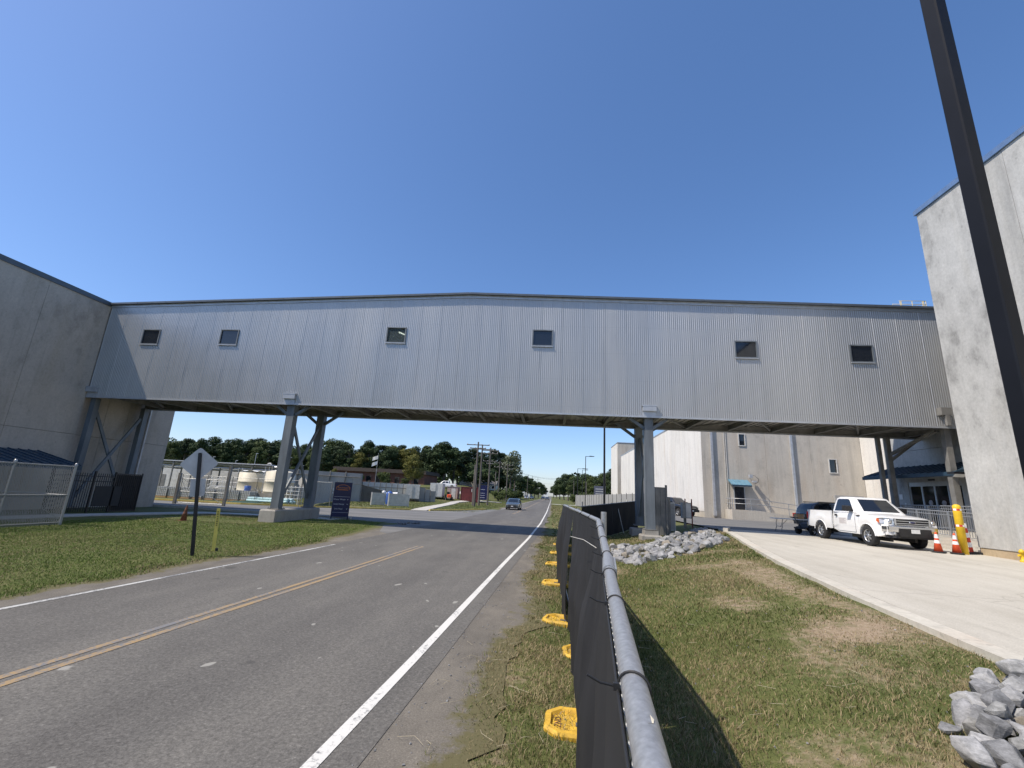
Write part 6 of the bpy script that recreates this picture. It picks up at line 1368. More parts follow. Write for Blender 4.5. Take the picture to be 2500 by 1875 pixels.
# totes
def tote(x, y, rz, label):
    t = thing('liquid_tote', label, 'tote', (x, y, .0), rz, 'white caged liquid totes'); mb = MB(); mb.bb((-.5, -.58, .16), (.5, .58, .98)); mb.build('bottle', 'white', t)
    mb = MB()
    for k in range(7):
        a = -.52+k*1.04/6
        for z in (0,): mb.bb((a-.012, -.605, .14), (a+.012, -.585, 1.0)); mb.bb((a-.012, .585, .14), (a+.012, .605, 1.0))
        b = -.6+k*1.2/6; mb.bb((-.535, b-.012, .14), (-.515, b+.012, 1.0)); mb.bb((.515, b-.012, .14), (.535, b+.012, 1.0))
    for z in (.2, .4, .6, .8, .99):
        mb.bb((-.54, -.615, z), (.54, -.60, z+.025)); mb.bb((-.54, .60, z), (.54, .615, z+.025)); mb.bb((-.545, -.6, z), (-.53, .6, z+.025)); mb.bb((.53, -.6, z), (.545, .6, z+.025))
    mb.build('cage', 'galv', t); mb = MB(); mb.bb((-.55, -.62, .0), (.55, -.42, .13)); mb.bb((-.55, .42, 0), (.55, .62, .13)); mb.bb((-.55, -.1, 0), (.55, .1, .13)); mb.build('pallet', 'woodbox', t)
    mb = MB(); mb.tube((0, 0, .98), (0, 0, 1.04), .09, n=12); mb.build('cap', 'blackplastic', t)
for k in range(8): tote(-37.2+k*1.13, 41.6+.12*k, R(random.uniform(-4, 4)), ['white caged tote at the left end of the row', 'white caged tote second from the left', 'white caged tote third from the left', 'white caged tote fourth from the left', 'white caged tote fifth from the left', 'white caged tote sixth from the left', 'white caged tote seventh from the left', 'white caged tote at the right end of the row by the blue drum'][k])
t = thing('blue_drum', 'blue plastic drum standing at the end of the totes', 'drum', (-29.9, 43.0, .6)); mb = MB(); mb.lathe([(0, 0), (.27, 0), (.29, .04), (.29, .3), (.3, .32), (.29, .34), (.29, .6), (.3, .62), (.29, .64), (.29, .84), (.26, .88), (0, .88)], n=20); mb.build('barrel', 'blueplastic', t)
# low containment wall
cw_ = thing('containment_wall', 'low concrete containment wall in front of the cream tanks', 'wall', (-29.5, 43.2, 0)); mb = MB(); mb.bb((-.7, -.2, 0), (3.4, .0, .85)); mb.bb((-.7, .0, 0), (-.5, 4, .85)); mb.bb((-1.0, -.22, 0), (.2, .4, .6)); mb.build('body', 'pier', cw_)
# white stairs and platform
st = thing('white_stairs', 'white metal stairs and platform with handrails among the totes', 'stairs', (-34.2, 45.2, 0))
mb = MB(); mb.bb((-.9, -.6, 1.2), (2.6, .6, 1.28)); mb.build('platform', 'white', st)
for s_, x0, x1 in ((1, -.9, -2.6), (2, 2.6, 4.3)):
    for k in range(5): mb = MB(); x = x0+(x1-x0)*(k+.5)/5; z = 1.2*(1-(k+.8)/5); mb.bb((x-.16, -.5, z), (x+.16, .5, z+.04)); mb.build('tread', 'white', st)
    for y in (-.55, .55): mb = MB(); mb.bar((x0, y, 1.2), (x1, y, .02), .05, .16); mb.path([(x0, y, 2.15), (x1, y, 1.0), (x1, y, .05)], .03, 6); mb.build('stringer', 'white', st)
for x in (-.9, .3, 1.4, 2.6): mb = MB(); mb.tube((x, -.58, .0), (x, -.58, 2.2), .03, n=6); mb.build('rail_post', 'white', st)
for z in (1.7, 2.2): mb = MB(); mb.tube((-.9, -.58, z), (2.6, -.58, z), .03, n=6); mb.build('handrail', 'white', st)
mb = MB(); mb.bb((.3, -.5, 1.3), (1.6, .5, 2.0)); tag(mb.build('control_box', 'wallgrey', None, (-33.6, 45.6, 0)), 'grey control box on the white platform', 'cabinet')
# pale blue pipes
for k in range(7):
    mb = MB(); r_ = .11; row = 0 if k < 4 else 1; y = (k if row == 0 else k-3.5)*.24; mb.lathe([(r_*.8, -1.9), (r_, -1.9), (r_, 1.6), (r_*1.2, 1.62), (r_*1.2, 1.9), (r_*.8, 1.9)], n=14, axis='x')
    o = mb.build('pipe', 'lightblue', None, (-25.9+.3*(k % 2), 40.3+y, r_+.12+row*.2), R(4)); tag(o, 'pale blue plastic pipe in the stack behind the left column', 'pipe', 'pale blue pipes in a stack')
g = thing('pallet_rack', 'open white wire rack behind the pale blue pipes', 'rack', (-24.7, 42.2, 0))
for x in (-.8, 0, .8):
    for y in (-.35, .35): mb = MB(); mb.bb((x-.025, y-.025, 0), (x+.025, y+.025, 1.7)); mb.build('upright', 'white', g)
for z in (.5, .85, 1.2, 1.55): mb = MB(); mb.bb((-.85, -.4, z), (.85, -.34, z+.05)); mb.bb((-.85, .34, z), (.85, .4, z+.05)); mb.bb((-.85, -.34, z+.01), (.85, .34, z+.03)); mb.build('shelf', 'white', g)
mb = MB(); vs = []
for a in range(10):
    for b in range(8): vs.append((-1.6+a*.36, -1.0+b*.28, .02+.28*vnoise(a*1.3+2, b*1.7+8, 1.)*math.sin(math.pi*a/9)*math.sin(math.pi*b/7)))
mb.add(vs, [(a*8+b, (a+1)*8+b, (a+1)*8+b+1, a*8+b+1) for a in range(9) for b in range(7)], 0, True)
tag(mb.build('green_sheet', plain('dark_green_sheet', (.02, .06, .04), .7), None, (-27.6, 39.6, 0)), 'low dark green sheet spread on the ground beside the pale blue pipes', 'sheet')
# stop sign seen from behind
s = thing('stop_sign', 'back of an octagonal stop sign on a thin post behind the bridge footing', 'stop sign', (-19.6, 34.6, 0), R(-12))
mb = MB(); mb.bb((-.025, -.015, -.05), (.025, .015, 2.45)); mb.build('post', 'steel_dark', s); q = .375
mb = MB(); mb.prism([(q*math.cos(a)/math.cos(R(22.5)), .02, 2.1+q*math.sin(a)/math.cos(R(22.5))) for a in [R(22.5+45*k) for k in range(8)]], (0, .004, 0)); mb.build('sign_plate', 'offwhite', s)
# yard gate of chain link
g = thing('yard_gate', 'chain link yard gate with a diagonal rod right of the left building', 'gate', (-26.0, 33.2, 0), R(6))
for x in (-2.6, 1.15): mb = MB(); mb.bb((x-.09, -.09, -.1), (x+.09, .09, 2.3 if x < 0 else 3.0)); mb.build('post', 'steel_dark', g)
for z in (.12, .95, 1.9): mb = MB(); mb.tube((-2.5, 0, z), (1.05, 0, z), .025, n=6); mb.build('rail', 'galv', g)
mb = MB(); mb.tube((-2.3, 0, 1.85), (1.0, 0, .15), .015, n=6); mb.build('diagonal_rod', 'galv', g)
gm_ = chain_mesh(Vector((-2.5, .02, 0)), Vector((1.05, .02, 0)), .08, 1.9, .004, .13).build('wire_mesh', 'galv', g); gm_['kind'] = 'stuff'
f = thing('yard_fence', 'tall chain link yard fence with slanted posts in front of the totes and tanks', 'fence', (-27, 40.2, 0), R(6))
for k in range(7): mb = MB(); mb.tube((-7+k*2.3, 0, -.1), (-7+k*2.3, 0, 2.25), .03, n=6); mb.tube((-7+k*2.3+.05, 0, 1.6), (-7+k*2.3+1.0, 0, .05), .015, n=5); mb.build('post', 'steel_dark', f)
for z in (2.2,): mb = MB(); mb.tube((-7, 0, z), (6.8, 0, z), .02, n=6); mb.build('rail', 'galv', f)
gm_ = chain_mesh(Vector((-7, .02, 0)), Vector((6.8, .02, 0)), .08, 2.2, .0022, .17).build('wire_mesh', 'galv', f); gm_['kind'] = 'stuff'
# grey screened perimeter fence
pf = thing('perimeter_fence', 'grey screened perimeter fence with white notice beside the navy sign', 'fence', (-25, 50, 0)); P = [Vector(v) for v in ((-22.4, 42.2, 0), (-23.3, 44, 0), (-24.5, 48, 0), (-25.7, 52, 0), (-26.9, 55.8, 0), (-24.9, 58.5, 0), (-22.9, 60.5, 0), (-21.0, 62.0, 0))]; o = Vector((-25, 50, 0)); hts = [2.35, 2.35, 2.35, 2.35, 2.35, 2.2, 1.6, 1.45]
for k in range(len(P)-1):
    mb = MB(); a, b = P[k]-o, P[k+1]-o; mb.add([a+Vector((0, 0, .05)), b+Vector((0, 0, .05)), b+Vector((0, 0, hts[k+1])), a+Vector((0, 0, hts[k]))], [(0, 1, 2, 3)]); mb.add([q_+Vector((.02, .02, 0)) for q_ in (a+Vector((0, 0, .05)), b+Vector((0, 0, .05)), b+Vector((0, 0, hts[k+1])), a+Vector((0, 0, hts[k])))], [(3, 2, 1, 0)]); mb.build('screen_panel', 'wallgrey', pf)
    mb = MB(); mb.tube(a+Vector((-.03, -.05, -.1)), a+Vector((-.03, -.05, hts[k]+.1)), .04, n=6); mb.tube(a+Vector((0, -.04, hts[k])), b+Vector((0, -.04, hts[k+1])), .025, n=6); mb.build('post', 'steel_dark', pf)
mb = MB(); mb.box(P[3].lerp(P[4], .2)-o+Vector((.06, -.02, 1.45)), (.02, .62, .34), Matrix.Rotation(R(17), 3, 'Z')); n1 = mb.build('notice', 'white', pf)
mb = MB(); mb.box(P[3].lerp(P[4], .2)-o+Vector((.06, -.02, 1.08)), (.02, .62, .2), Matrix.Rotation(R(17), 3, 'Z')); mb.build('notice', 'white', pf)
wf = thing('slatted_fence', 'pale slatted fence with a sweeping end behind the perimeter fence', 'fence', (-26, 70, 0)); o = Vector((-26, 70, 0))
A, B_ = Vector((-29.8, 68, 0)), Vector((-18.8, 74, 0)); n = 14
for k in range(n):
    a = A.lerp(B_, k/n)-o; b = A.lerp(B_, (k+1)/n)-o; d = (b-a).normalized(); z1 = 2.7 if k < 10 else 2.7-.22*(k-9)
    mb = MB(); mb.bar(a+d*.02+Vector((0, 0, z1/2+.05)), b-d*.02+Vector((0, 0, z1/2+.05)), .06, z1-.1); mb.build('board', 'wallgrey' if k > 9 else 'offwhite', wf)
    mb = MB(); mb.bar(a+Vector((.02, -.08, 0)), a+Vector((.02, -.08, z1+.1)), .07, .07); mb.build('post', 'steel_dark', wf)
for z in (.8, 2.0): mb = MB(); mb.bar(A-o+Vector((.03, -.06, z)), A.lerp(B_, .7)-o+Vector((.03, -.06, z)), .05, .08); mb.build('rail', 'steel_dark', wf)
# screen walls with barrel between
def screen_wall(x0, y0, x1, y1, h, label):
    s = thing('screen_wall', label, 'wall', (x0, y0, 0), group='low pale screen walls'); a, b = Vector((0, 0, 0)), Vector((x1-x0, y1-y0, 0)); d = (b-a).normalized(); L = (b-a).length; z = .06
    while z < h-.05: mb = MB(); mb.bar(a+Vector((0, 0, z+.13)), b+Vector((0, 0, z+.13)), .08, .255); mb.build('board', 'offwhite', s); z += .265
    for q_ in (a, b): mb = MB(); mb.bar(q_+Vector((0, 0, -.05)), q_+Vector((0, 0, h+.06)), .12, .12); mb.build('post', 'offwhite', s)
    mb = MB(); mb.bar(a+Vector((0, 0, h)), b+Vector((0, 0, h)), .13, .05); mb.build('cap', 'offwhite', s)
screen_wall(-20.2, 50.6, -19.1, 51.6, 1.35, 'left one of two low pale screen walls beyond the side street')
screen_wall(-18.1, 50.3, -16.2, 51.6, 1.35, 'right wider one of two low pale screen walls beyond the side street')
t = thing('portable_pump', 'dark blue pump unit with white tank between the two screen walls', 'pump', (-19.0, 53.0, 0)); mb = MB(); mb.lathe([(0, .1), (.38, .1), (.4, .16), (.4, 1.3), (.3, 1.5), (.12, 1.6), (0, 1.62)], n=18); mb.build('drum', 'blueplastic', t)
mb = MB(); mb.tube((-.9, .2, 1.25), (.9, .2, 1.35), .18, n=12); mb.lathe([(0, 0), (.22, 0), (.22, .35), (0, .4)], (-.75, .1, 1.25), 12); mb.build('manifold', 'white', t); mb = MB(); mb.bb((-.5, -.5, 0), (.5, .5, .1)); mb.build('skid', 'steel_dark', t)
# trailers and containers
def box_trailer(x, y, rz, L, W, H, label, mat='offwhite', group='parked box trailers'):
    z = gz(x, y); t = thing('box_trailer', label, 'trailer', (x, y, z), rz, group); mb = MB(); mb.bb((-W/2, 0, .45), (W/2, L, .45+H)); mb.build('body', mat, t)
    mb = MB(); mb.bb((-W/2-.03, -.02, .45+H), (W/2+.03, L+.02, .52+H)); mb.build('roof', 'white', t)
    for sx in (-1, 1): mb = MB(); mb.bb((sx*W/4-W/4+.03, -.035, .5), (sx*W/4+W/4-.03, -.003, .4+H)); d = mb.build('door', mat, t); mb = MB(); mb.tube((sx*.12, -.06, .6), (sx*.12, -.06, .3+H), .018, n=6); mb.build('lock_rod', 'galv', d)
    mb = MB(); mb.bb((-W/2, -.02, .36), (W/2, L, .448)); mb.build('frame', 'steel_dark', t)
    for sx in (-1, 1): wheel(t, sx*0, 0, .33, .2, 1, False); break
    for ch in list(t.children):
        if ch.name.startswith('tyre'):
            for q_ in list(ch.children): bpy.data.objects.remove(q_)
            bpy.data.objects.remove(ch)
    for sx in (-1, 1): mb = MB(); mb.lathe([(0, sx*(W/2-.02)-.1), (.33, sx*(W/2-.02)-.1), (.33, sx*(W/2-.02)+.1), (0, sx*(W/2-.02)+.1)], (0, L*.55, .33), 20, 'x'); mb.build('wheel', 'rubber', t)
    mb = MB(); mb.bar((0, L, .42), (0, L+1.1, .42), .1, .1); mb.build('tow_bar', 'steel_dark', t)
box_trailer(-21.6, 70.5, R(18), 4.2, 2.1, 2.1, 'white box trailer behind the right screen wall')
box_trailer(-21.2, 83.5, R(8), 4.8, 2.3, 2.35, 'pale grey box trailer left of the red shipping container')
c = thing('shipping_container', 'dark red shipping container beside the utility poles', 'container', (-15.4, 86, gz(-15.4, 86)), R(10))
mb = MB(); mb.bb((-1.6, .05, .12), (1.6, 5.9, 2.62)); mb.build('core', 'rust', c); 
for k in range(11): mb = MB(); mb.bb((-1.6+k*.291+.02, -.02-.03*(k % 2), .15), (-1.6+(k+1)*.291-.02, .05, 2.6)); mb.build('corrugation', 'rust', c)
for x in (-1.64, 1.56): mb = MB(); mb.bb((x, -.07, .0), (x+.09, .1, 2.7)); mb.build('corner_post', 'rust', c)
mb = MB(); mb.bb((-1.65, -.08, 2.62), (1.65, 6, 2.72)); mb.bb((-1.65, -.08, 0), (1.65, 6, .12)); mb.build('frame', 'rust', c)
mb = MB(); mb.bb((.35, -.085, 1.85), (.5, -.072, 2.4)); mb.build('label_plate', 'offwhite', c)
t = thing('compact_tractor', 'orange compact machine parked between the grey trailer and red container', 'tractor', (-18.9, 84.2, gz(-18.9, 84)), R(-70))
mb = MB(); mb.prism([(-.3, -.3, .5), (1.1, -.3, .5), (1.1, -.3, .95), (.3, -.3, 1.05), (-.3, -.3, .9)], (0, .6, 0)); mb.build('bonnet', 'orange', t)
for x, r_ in ((-.6, .5), (.9, .32)):
    for s in (-1, 1): wheel(t, x, s*.55, r_, .22, s, False)
mb = MB(); mb.bb((-.9, -.25, .7), (-.45, .25, 1.0)); mb.bb((-.95, -.25, 1.0), (-.85, .25, 1.5)); mb.build('seat', 'blackplastic', t); mb = MB(); mb.path([(-1.0, -.4, .8), (-1.0, -.4, 2.0), (-1.0, .4, 2.0), (-1.0, .4, .8)], .04, 6); mb.build('roll_bar', 'blacksteel', t)
mb = MB(); mb.bb((-1.0, 0, 0), (1.1, 2.2, 2.25)); mb.bb((-1.08, -.08, 2.25), (1.18, 2.28, 2.33))
sh_ = thing('small_shed', 'small pinkish shed behind the orange machine', 'shed', (-19.6, 90, gz(-19.6, 90))); mb.build('walls', plain('pinkish_boards', (.42, .33, .29), .8), sh_); mb = MB(); mb.bb((-.1, -.04, 0), (.7, -.003, 1.95)); mb.build('door', 'offwhite', sh_)
c = cone(-23.2, 83.2, gz(-23.2, 83.2), 'small orange cone left of the grey trailer', .9, ('orange', 'orange', 'orange'), 'distant orange cones'); cone(-22.6, 84.0, gz(-22.6, 84), 'small orange cone touching the grey trailer', .9, ('orange', 'orange', 'orange'), 'distant orange cones')
# brown office, flagpole, house
ob = thing('brick_office', 'long low dark red brick office behind the yard under the trees', 'building', (-58, 122, 0)); z = 2.3
mb = MB(); mb.bb((-2, 0, 0), (23.5, 14, z+4.4)); mb.build('wall', 'brick', ob); mb = MB(); mb.bb((-2.4, -.8, z+3.6), (24, 14.4, z+4.6)); mb.build('roof', plain('brown_roof_edge', (.06, .045, .038), .8), ob)
for k in range(9): mb = MB(); mb.bb((-1+k*2.7, -.05, z+.9), (-1+k*2.7+1.3, -.003, z+2.6)); w = mb.build('window', 'glass', ob); mb = MB(); mb.bb((-1.05+k*2.7, -.1, z+.8), (-1+k*2.7+1.35, -.052, z+.88)); mb.build('sill', 'offwhite', w)
fpz = gz(-44, 111); fp_ = thing('flagpole', 'flagpole with two limp flags in front of the brick office', 'flagpole', (-43.5, 110, gz(-43.5, 110)))
mb = MB(); mb.tube((0, 0, 0), (0, 0, 7.6), .07, .04, 8); mb.lathe([(0, 0), (.08, .05), (.08, .1), (0, .16)], (0, 0, 7.6), 10); mb.build('pole', 'galv', fp_)
for k, (z, c1) in enumerate(((7.3, 'offwhite'), (5.9, 'redtape'))):
    vs = []; mb = MB()
    for a in range(7):
        for b in range(5): vs.append((-.08-a*.22, .1*math.sin(a*1.4+b*.4), z-b*.22-a*.10-.05*math.sin(a)))
    mb.add(vs, [(a*5+b, (a+1)*5+b, (a+1)*5+b+1, a*5+b+1) for a in range(6) for b in range(4)], 0, True); mb.build('flag', c1 if k == 0 else 'alu', fp_)
hs = thing('house', 'pale gabled house with a lower side wing behind the utility poles', 'house', (-27.0, 150, gz(-27, 150)-.9)); hs.scale = (.74, .74, .62); 
mb = MB(); mb.prism([(-4.6, 0, 0), (4.6, 0, 0), (4.6, 0, 3.4), (0, 0, 6.9), (-4.6, 0, 3.4)], (0, 12, 0)); mb.build('wall', 'sidingwhite', hs)
mb = MB(); mb.prism([(-5.1, -.5, 3.0), (0, -.5, 6.95), (5.1, -.5, 3.0), (5.1, -.5, 3.2), (0, -.5, 7.2), (-5.1, -.5, 3.2)], (0, 13, 0)); mb.build('roof', 'shingle', hs)
mb = MB(); mb.bb((4.6, 3, 0), (11.5, 11, 3.0)); mb.build('wing_wall', 'sidingwhite', hs); mb = MB(); mb.prism([(4.4, 2.5, 2.8), (4.4, 7, 5.1), (4.4, 11.5, 2.8)], (7.4, 0, 0)); mb.build('wing_roof', 'shingle', hs)
mb = MB(); mb.bb((-4.7, -.05, -.5), (4.7, .2, .9)); mb.build('brick_base', 'brick', hs); mb = MB(); mb.lathe([(0, -.06), (.35, -.06), (.35, -.003), (0, -.003)], (0, 0, 5.3), 14, 'y'); mb.build('gable_vent', 'steel_dark', hs)
for x in (5.6, 7.6, 9.8): mb = MB(); mb.bb((x, 2.94, .9), (x+1, 2.997, 2.2)); mb.build('window', 'glass', hs)
wb_ = thing('white_warehouse', 'distant white flat warehouse beyond the hedge', 'building', (-22, 290, 0)); mb = MB(); mb.bb((0, 0, 0), (9, 20, 5.4)); mb.build('wall', 'white', wb_); mb = MB(); mb.bb((-.3, -.3, 5.4), (9.3, 20.3, 5.7)); mb.build('roof_edge', 'trim', wb_)
wb_ = thing('white_warehouse', 'tiny white building at the very end of the road', 'building', (-15, 760, 0)); mb = MB(); mb.bb((0, 0, 0), (10, 20, 9.5)); mb.build('wall', 'white', wb_); mb = MB(); mb.bb((-.5, -.5, 9.5), (10.5, 20.5, 10)); mb.build('roof_edge', 'trim', wb_)
tb = thing('dark_van', 'dark box van parked left of the far road', 'van', (-16.5, 190, gz(-16.5, 190)), R(-90)); mb = loft(MB(), [(-3, [(0, .5), (1, .5), (1.05, 1.5), (.95, 2.7), (0, 2.8)]), (1.6, [(0, .5), (1, .5), (1.05, 1.5), (.95, 2.7), (0, 2.8)]), (2.2, [(0, .5), (1, .5), (1.03, 1.3), (.9, 1.9), (0, 2.0)]), (3, [(0, .5), (.9, .5), (.9, 1.0), (.8, 1.2), (0, 1.25)])]); mb.build('body', 'cargrey', tb)
for x in (-2, 2):
    for s in (-1, 1): wheel(tb, x, s*.95, .4, .25, s, False)
mb = MB(); mb.quad((1.72, -.85, 2.55), (2.22, -.82, 1.95), (2.22, .82, 1.95), (1.72, .85, 2.55)); mb.build('windscreen', 'glass', tb)
# utility poles
def upole(x, y, h, arms, label, lean=0, wires=()):
    z = max(gz(x, y), 0); u = thing('utility_pole', label, 'utility pole', (x, y, z), group='wooden utility poles'); u.rotation_euler = (0, lean, 0)
    mb = MB(); mb.tube((0, 0, -.2), (0, 0, h), .17, .11, 10); mb.build('pole', 'wood', u)
    for a, w in arms:
        mb = MB(); mb.bb((-w/2, -.07, h-a-.06), (w/2, .07, h-a+.06)); arm = mb.build('crossarm', 'wood', u)
        for k in range(4): mb = MB(); xx = -w/2+.1+(w-.2)*k/3; mb.lathe([(0, 0), (.05, 0), (.07, .08), (.04, .14), (0, .16)], (xx, 0, h-a+.06), 8); mb.build('insulator', 'offwhite', arm)
    return u
upole(-11.0, 66, 9.3, [(.45, 3.4), (.95, 2.4)], 'tallest utility pole in the near cluster, with two crossarms')
upole(-11.3, 72, 9.4, [(.6, 2.6)], 'utility pole directly behind the tallest one in the near cluster')
upole(-10.6, 77, 9.6, [(.5, 2.8), (1.0, 2.6)], 'rightmost utility pole of the near cluster')
upole(-11.9, 70, 6.2, [], 'short leftmost utility pole without crossarm in the near cluster')
upole(-14.6, 106, 9.4, [(.5, 3.2), (1.1, 1.6)], 'leftmost utility pole of the middle group, beside the far navy sign')
upole(-12.9, 112, 9.6, [(.5, 2.8), (1.5, 2.8)], 'middle utility pole of the middle group')
upole(-11.4, 117, 9.6, [(.5, 2.8), (1.5, 2.8)], 'right utility pole of the middle group')
upole(-15.0, 122, 7.0, [], 'short bare pole in the middle group')
upole(-10.6, 200, 10.5, [], 'lone far utility pole right of the trees', R(2)); upole(-12.5, 300, 14, [(1.4, 4)], 'far small utility pole, left of two'); upole(-9.5, 320, 14, [(1.4, 4)], 'far small utility pole, right of two')
upole(8.5, 175, 8.2, [], 'far pale pole on the right verge'); upole(12.5, 165, 7.5, [], 'far pale pole among the right hand bushes')
def wire(a, b, sag, label):
    a, b = Vector(a), Vector(b); pts = [a.lerp(b, k/14)-Vector((0, 0, sag*4*(k/14)*(1-k/14))) for k in range(15)]
    mb = MB(); mb.path(pts, .03, 4); tag(mb.build('overhead_wire', 'blackplastic'), label, 'wire', 'overhead wires across the far road')
za, zc = at(1268, 1157, 200).z, at(1368, 1167, 230).z
wire(at(1268, 1152, 200), at(1375, 1167, 230), 1.2, 'upper overhead wire crossing the far road'); wire(at(1268, 1154, 200), at(1400, 1168, 240), 1.6, 'second overhead wire just under the upper one'); wire(at(1310, 1178, 300), at(1372, 1181, 300), .5, 'lowest faint overhead wire at the end of the road')
# grey yard fence on the right
f = thing('yard_fence', 'long grey screened yard fence running back along the right verge', 'fence', (7, 70, 0)); o = Vector((7, 70, 0)); A, B_ = Vector((8.75, 43, 0)), Vector((5.9, 112, 0)); n = 23
for k in range(n):
    a = A.lerp(B_, k/n)-o; b = A.lerp(B_, (k+1)/n)-o; za, zb_ = 2.72-.2*k/n, 2.72-.2*(k+1)/n; mb = MB()
    mb.add([a+Vector((0, 0, .2)), b+Vector((0, 0, .2)), b+Vector((0, 0, zb_)), a+Vector((0, 0, za)), a+Vector((.04, 0, .2)), b+Vector((.04, 0, .2)), b+Vector((.04, 0, zb_)), a+Vector((.04, 0, za))], [(3, 2, 1, 0), (4, 5, 6, 7), (3, 7, 6, 2), (0, 4, 7, 3), (1, 2, 6, 5)]); mb.build('screen_panel', 'wallgrey', f)
    mb = MB(); mb.tube(a+Vector((-.05, 0, 0)), a+Vector((-.05, 0, za+.1)), .035, n=6); mb.build('post', 'steel_dark', f)
mb = MB(); mb.bb((-.0, -.25, 1.5), (.02, .25, 2.1)); mb.v = [tuple(Vector(v)+A.lerp(B_, .13)-o+Vector((-.06, 0, 0))) for v in mb.v]; mb.build('notice', 'white', f)
s = thing('yard_sign', 'dark blue sign board standing behind the right yard fence', 'sign', (10.2, 98, .3)); mb = MB(); mb.bb((-1.2, -.06, 2.2), (1.2, .06, 4.3)); mb.build('board', plain('slate_board', (.08, .09, .13), .5), s)
for x in (-1, 1): mb = MB(); mb.bb((x-.05, -.05, 0), (x+.05, .05, 2.2)); mb.build('leg', 'steel_dark', s)
for k in range(3): mb = MB(); mb.bb((-.9, -.07, 2.6+k*.5), (.9, -.062, 2.75+k*.5)); mb.build('lettering_line', 'alu', s)

# ------------------------------------------------------------------ trees
def leaf_cloud(name, mat, centers, per, leaf, seed, squash=.8):
    rn = np.random.default_rng(seed); V = []; 
    for (cx, cy, cz, cr) in centers:
        n = int(per*cr*cr); d = rn.normal(size=(n, 3)); d /= np.linalg.norm(d, axis=1)[:, None]; rad = cr*(.55+.5*rn.random(n)**.6)
        p = d*rad[:, None]*np.array([1, 1, squash])+np.array([cx, cy, cz])
        nrm = d+rn.normal(size=(n, 3))*.55; nrm /= np.linalg.norm(nrm, axis=1)[:, None]
        a = np.cross(nrm, rn.normal(size=(n, 3))); a /= np.linalg.norm(a, axis=1)[:, None]; b = np.cross(nrm, a); s = leaf*(.6+.8*rn.random(n))[:, None]
        V.append(np.stack([p-a*s*.5, p-b*s*.35, p+a*s*.6, p+b*s*.4], 1))
    V = np.concatenate(V); n = len(V); me = bpy.data.meshes.new(name); me.vertices.add(n*4); me.vertices.foreach_set('co', V.astype(np.float32).ravel())
    me.loops.add(n*4); me.loops.foreach_set('vertex_index', np.arange(n*4, dtype=np.int32)); me.polygons.add(n); me.polygons.foreach_set('loop_start', np.arange(n)*4); me.polygons.foreach_set('loop_total', np.full(n, 4)); me.update(); me.materials.append(M[mat]); return me
def tree_variant(kind, seed):
    rn = random.Random(seed); H = 1.0*16; cs = []; trunk = MB()
    if kind == 'broad':
        for k in range(26):
            t_ = rn.random(); z = H*(.28+.68*t_); rr_ = H*.26*math.sin(math.pi*min(1, .18+t_*.78))**.7*(.35+.75*rn.random()); a = rn.random()*6.283
            cs.append((rr_*math.cos(a), rr_*math.sin(a), z, H*(.075+.07*rn.random())))
        cs.append((0, 0, H*.93, H*.09)); tr_top = .6
    elif kind == 'pine':
        for k in range(24):
            t_ = rn.random()**.8; z = H*(.45+.53*t_); rr_ = H*.17*(1-.55*t_)*(.3+.9*rn.random()); a = rn.random()*6.283
            cs.append((rr_*math.cos(a), rr_*math.sin(a), z, H*(.055+.05*rn.random())))
        cs.append((0, 0, H*.96, H*.06)); tr_top = .93
    else:  # bush / shrub
        for k in range(20):
            a = rn.random()*6.283; rr_ = H*.34*rn.random()**.6; cs.append((rr_*math.cos(a), rr_*math.sin(a), H*(.22+.55*rn.random()*(1-rr_/H)), H*(.12+.08*rn.random())))
        tr_top = .5
    trunk.path([(0, 0, -.3), (.1*rn.uniform(-1, 1), .1, H*.25), (.25*rn.uniform(-1, 1), .2*rn.uniform(-1, 1), H*tr_top*.7), (.3*rn.uniform(-1, 1), .2, H*tr_top)], [H*.022, H*.018, H*.012, H*.004], 8)
    for cx, cy, cz, cr in cs[::2]:
        z0_ = min(cz*.75, H*tr_top*.9); trunk.path([(0, 0, z0_), (cx*.5, cy*.5, (z0_+cz)*.5), (cx, cy, cz)], [H*.008, H*.005, H*.002], 5)
    return cs, trunk.mesh('trunk', 'bark')
VARS = {}
def variants(key, kind, mat, n, per, leaf, squash=.8):
    VARS[key] = []
    for s in range(n):
        cs, tr = tree_variant(kind, hash(key) % 1000 if False else sum(map(ord, key))*7+s); VARS[key].append((leaf_cloud('crown', mat, cs, per, leaf, s+5, squash), tr))
variants('dark', 'broad', 'leaf_dark', 4, 80, .48); variants('mid', 'broad', 'leaf_mid', 3, 80, .46); variants('yel', 'broad', 'leaf_yel', 2, 80, .42)
variants('pine', 'pine', 'leaf_pine', 4, 110, .40, .6); variants('pale', 'pine', 'leaf_pale', 1, 60, .5); variants('bush', 'bush', 'leaf_mid', 2, 26, .8); variants('bushdark', 'bush', 'leaf_dark', 2, 26, .8)
NAMES = {'dark': ('broadleaf_tree', 'dark green broadleaf tree'), 'mid': ('broadleaf_tree', 'mid green broadleaf tree'), 'yel': ('broadleaf_tree', 'yellowing broadleaf tree'), 'pine': ('pine_tree', 'tall dark pine tree'), 'pale': ('pale_tree', 'tall pale leaved tree'), 'bush': ('bush', 'rounded green bush'), 'bushdark': ('bush', 'rounded dark green bush')}
def tree(key, x, y, h, label, group, wide=1., z=None):
    cm, tm = random.choice(VARS[key]); nm = NAMES[key][0]; s = h/16
    t = thing(nm, label, 'bush' if 'bush' in key else 'tree', (x, y, (gz(x, y) if z is None else z)), random.random()*6.28, group); t.scale = (s*wide, s*wide, s)
    link('crown', cm, t); link('trunk', tm, t); return t
def top_h(u, v, Y): p = at(u, v, Y); return p.x, p.z
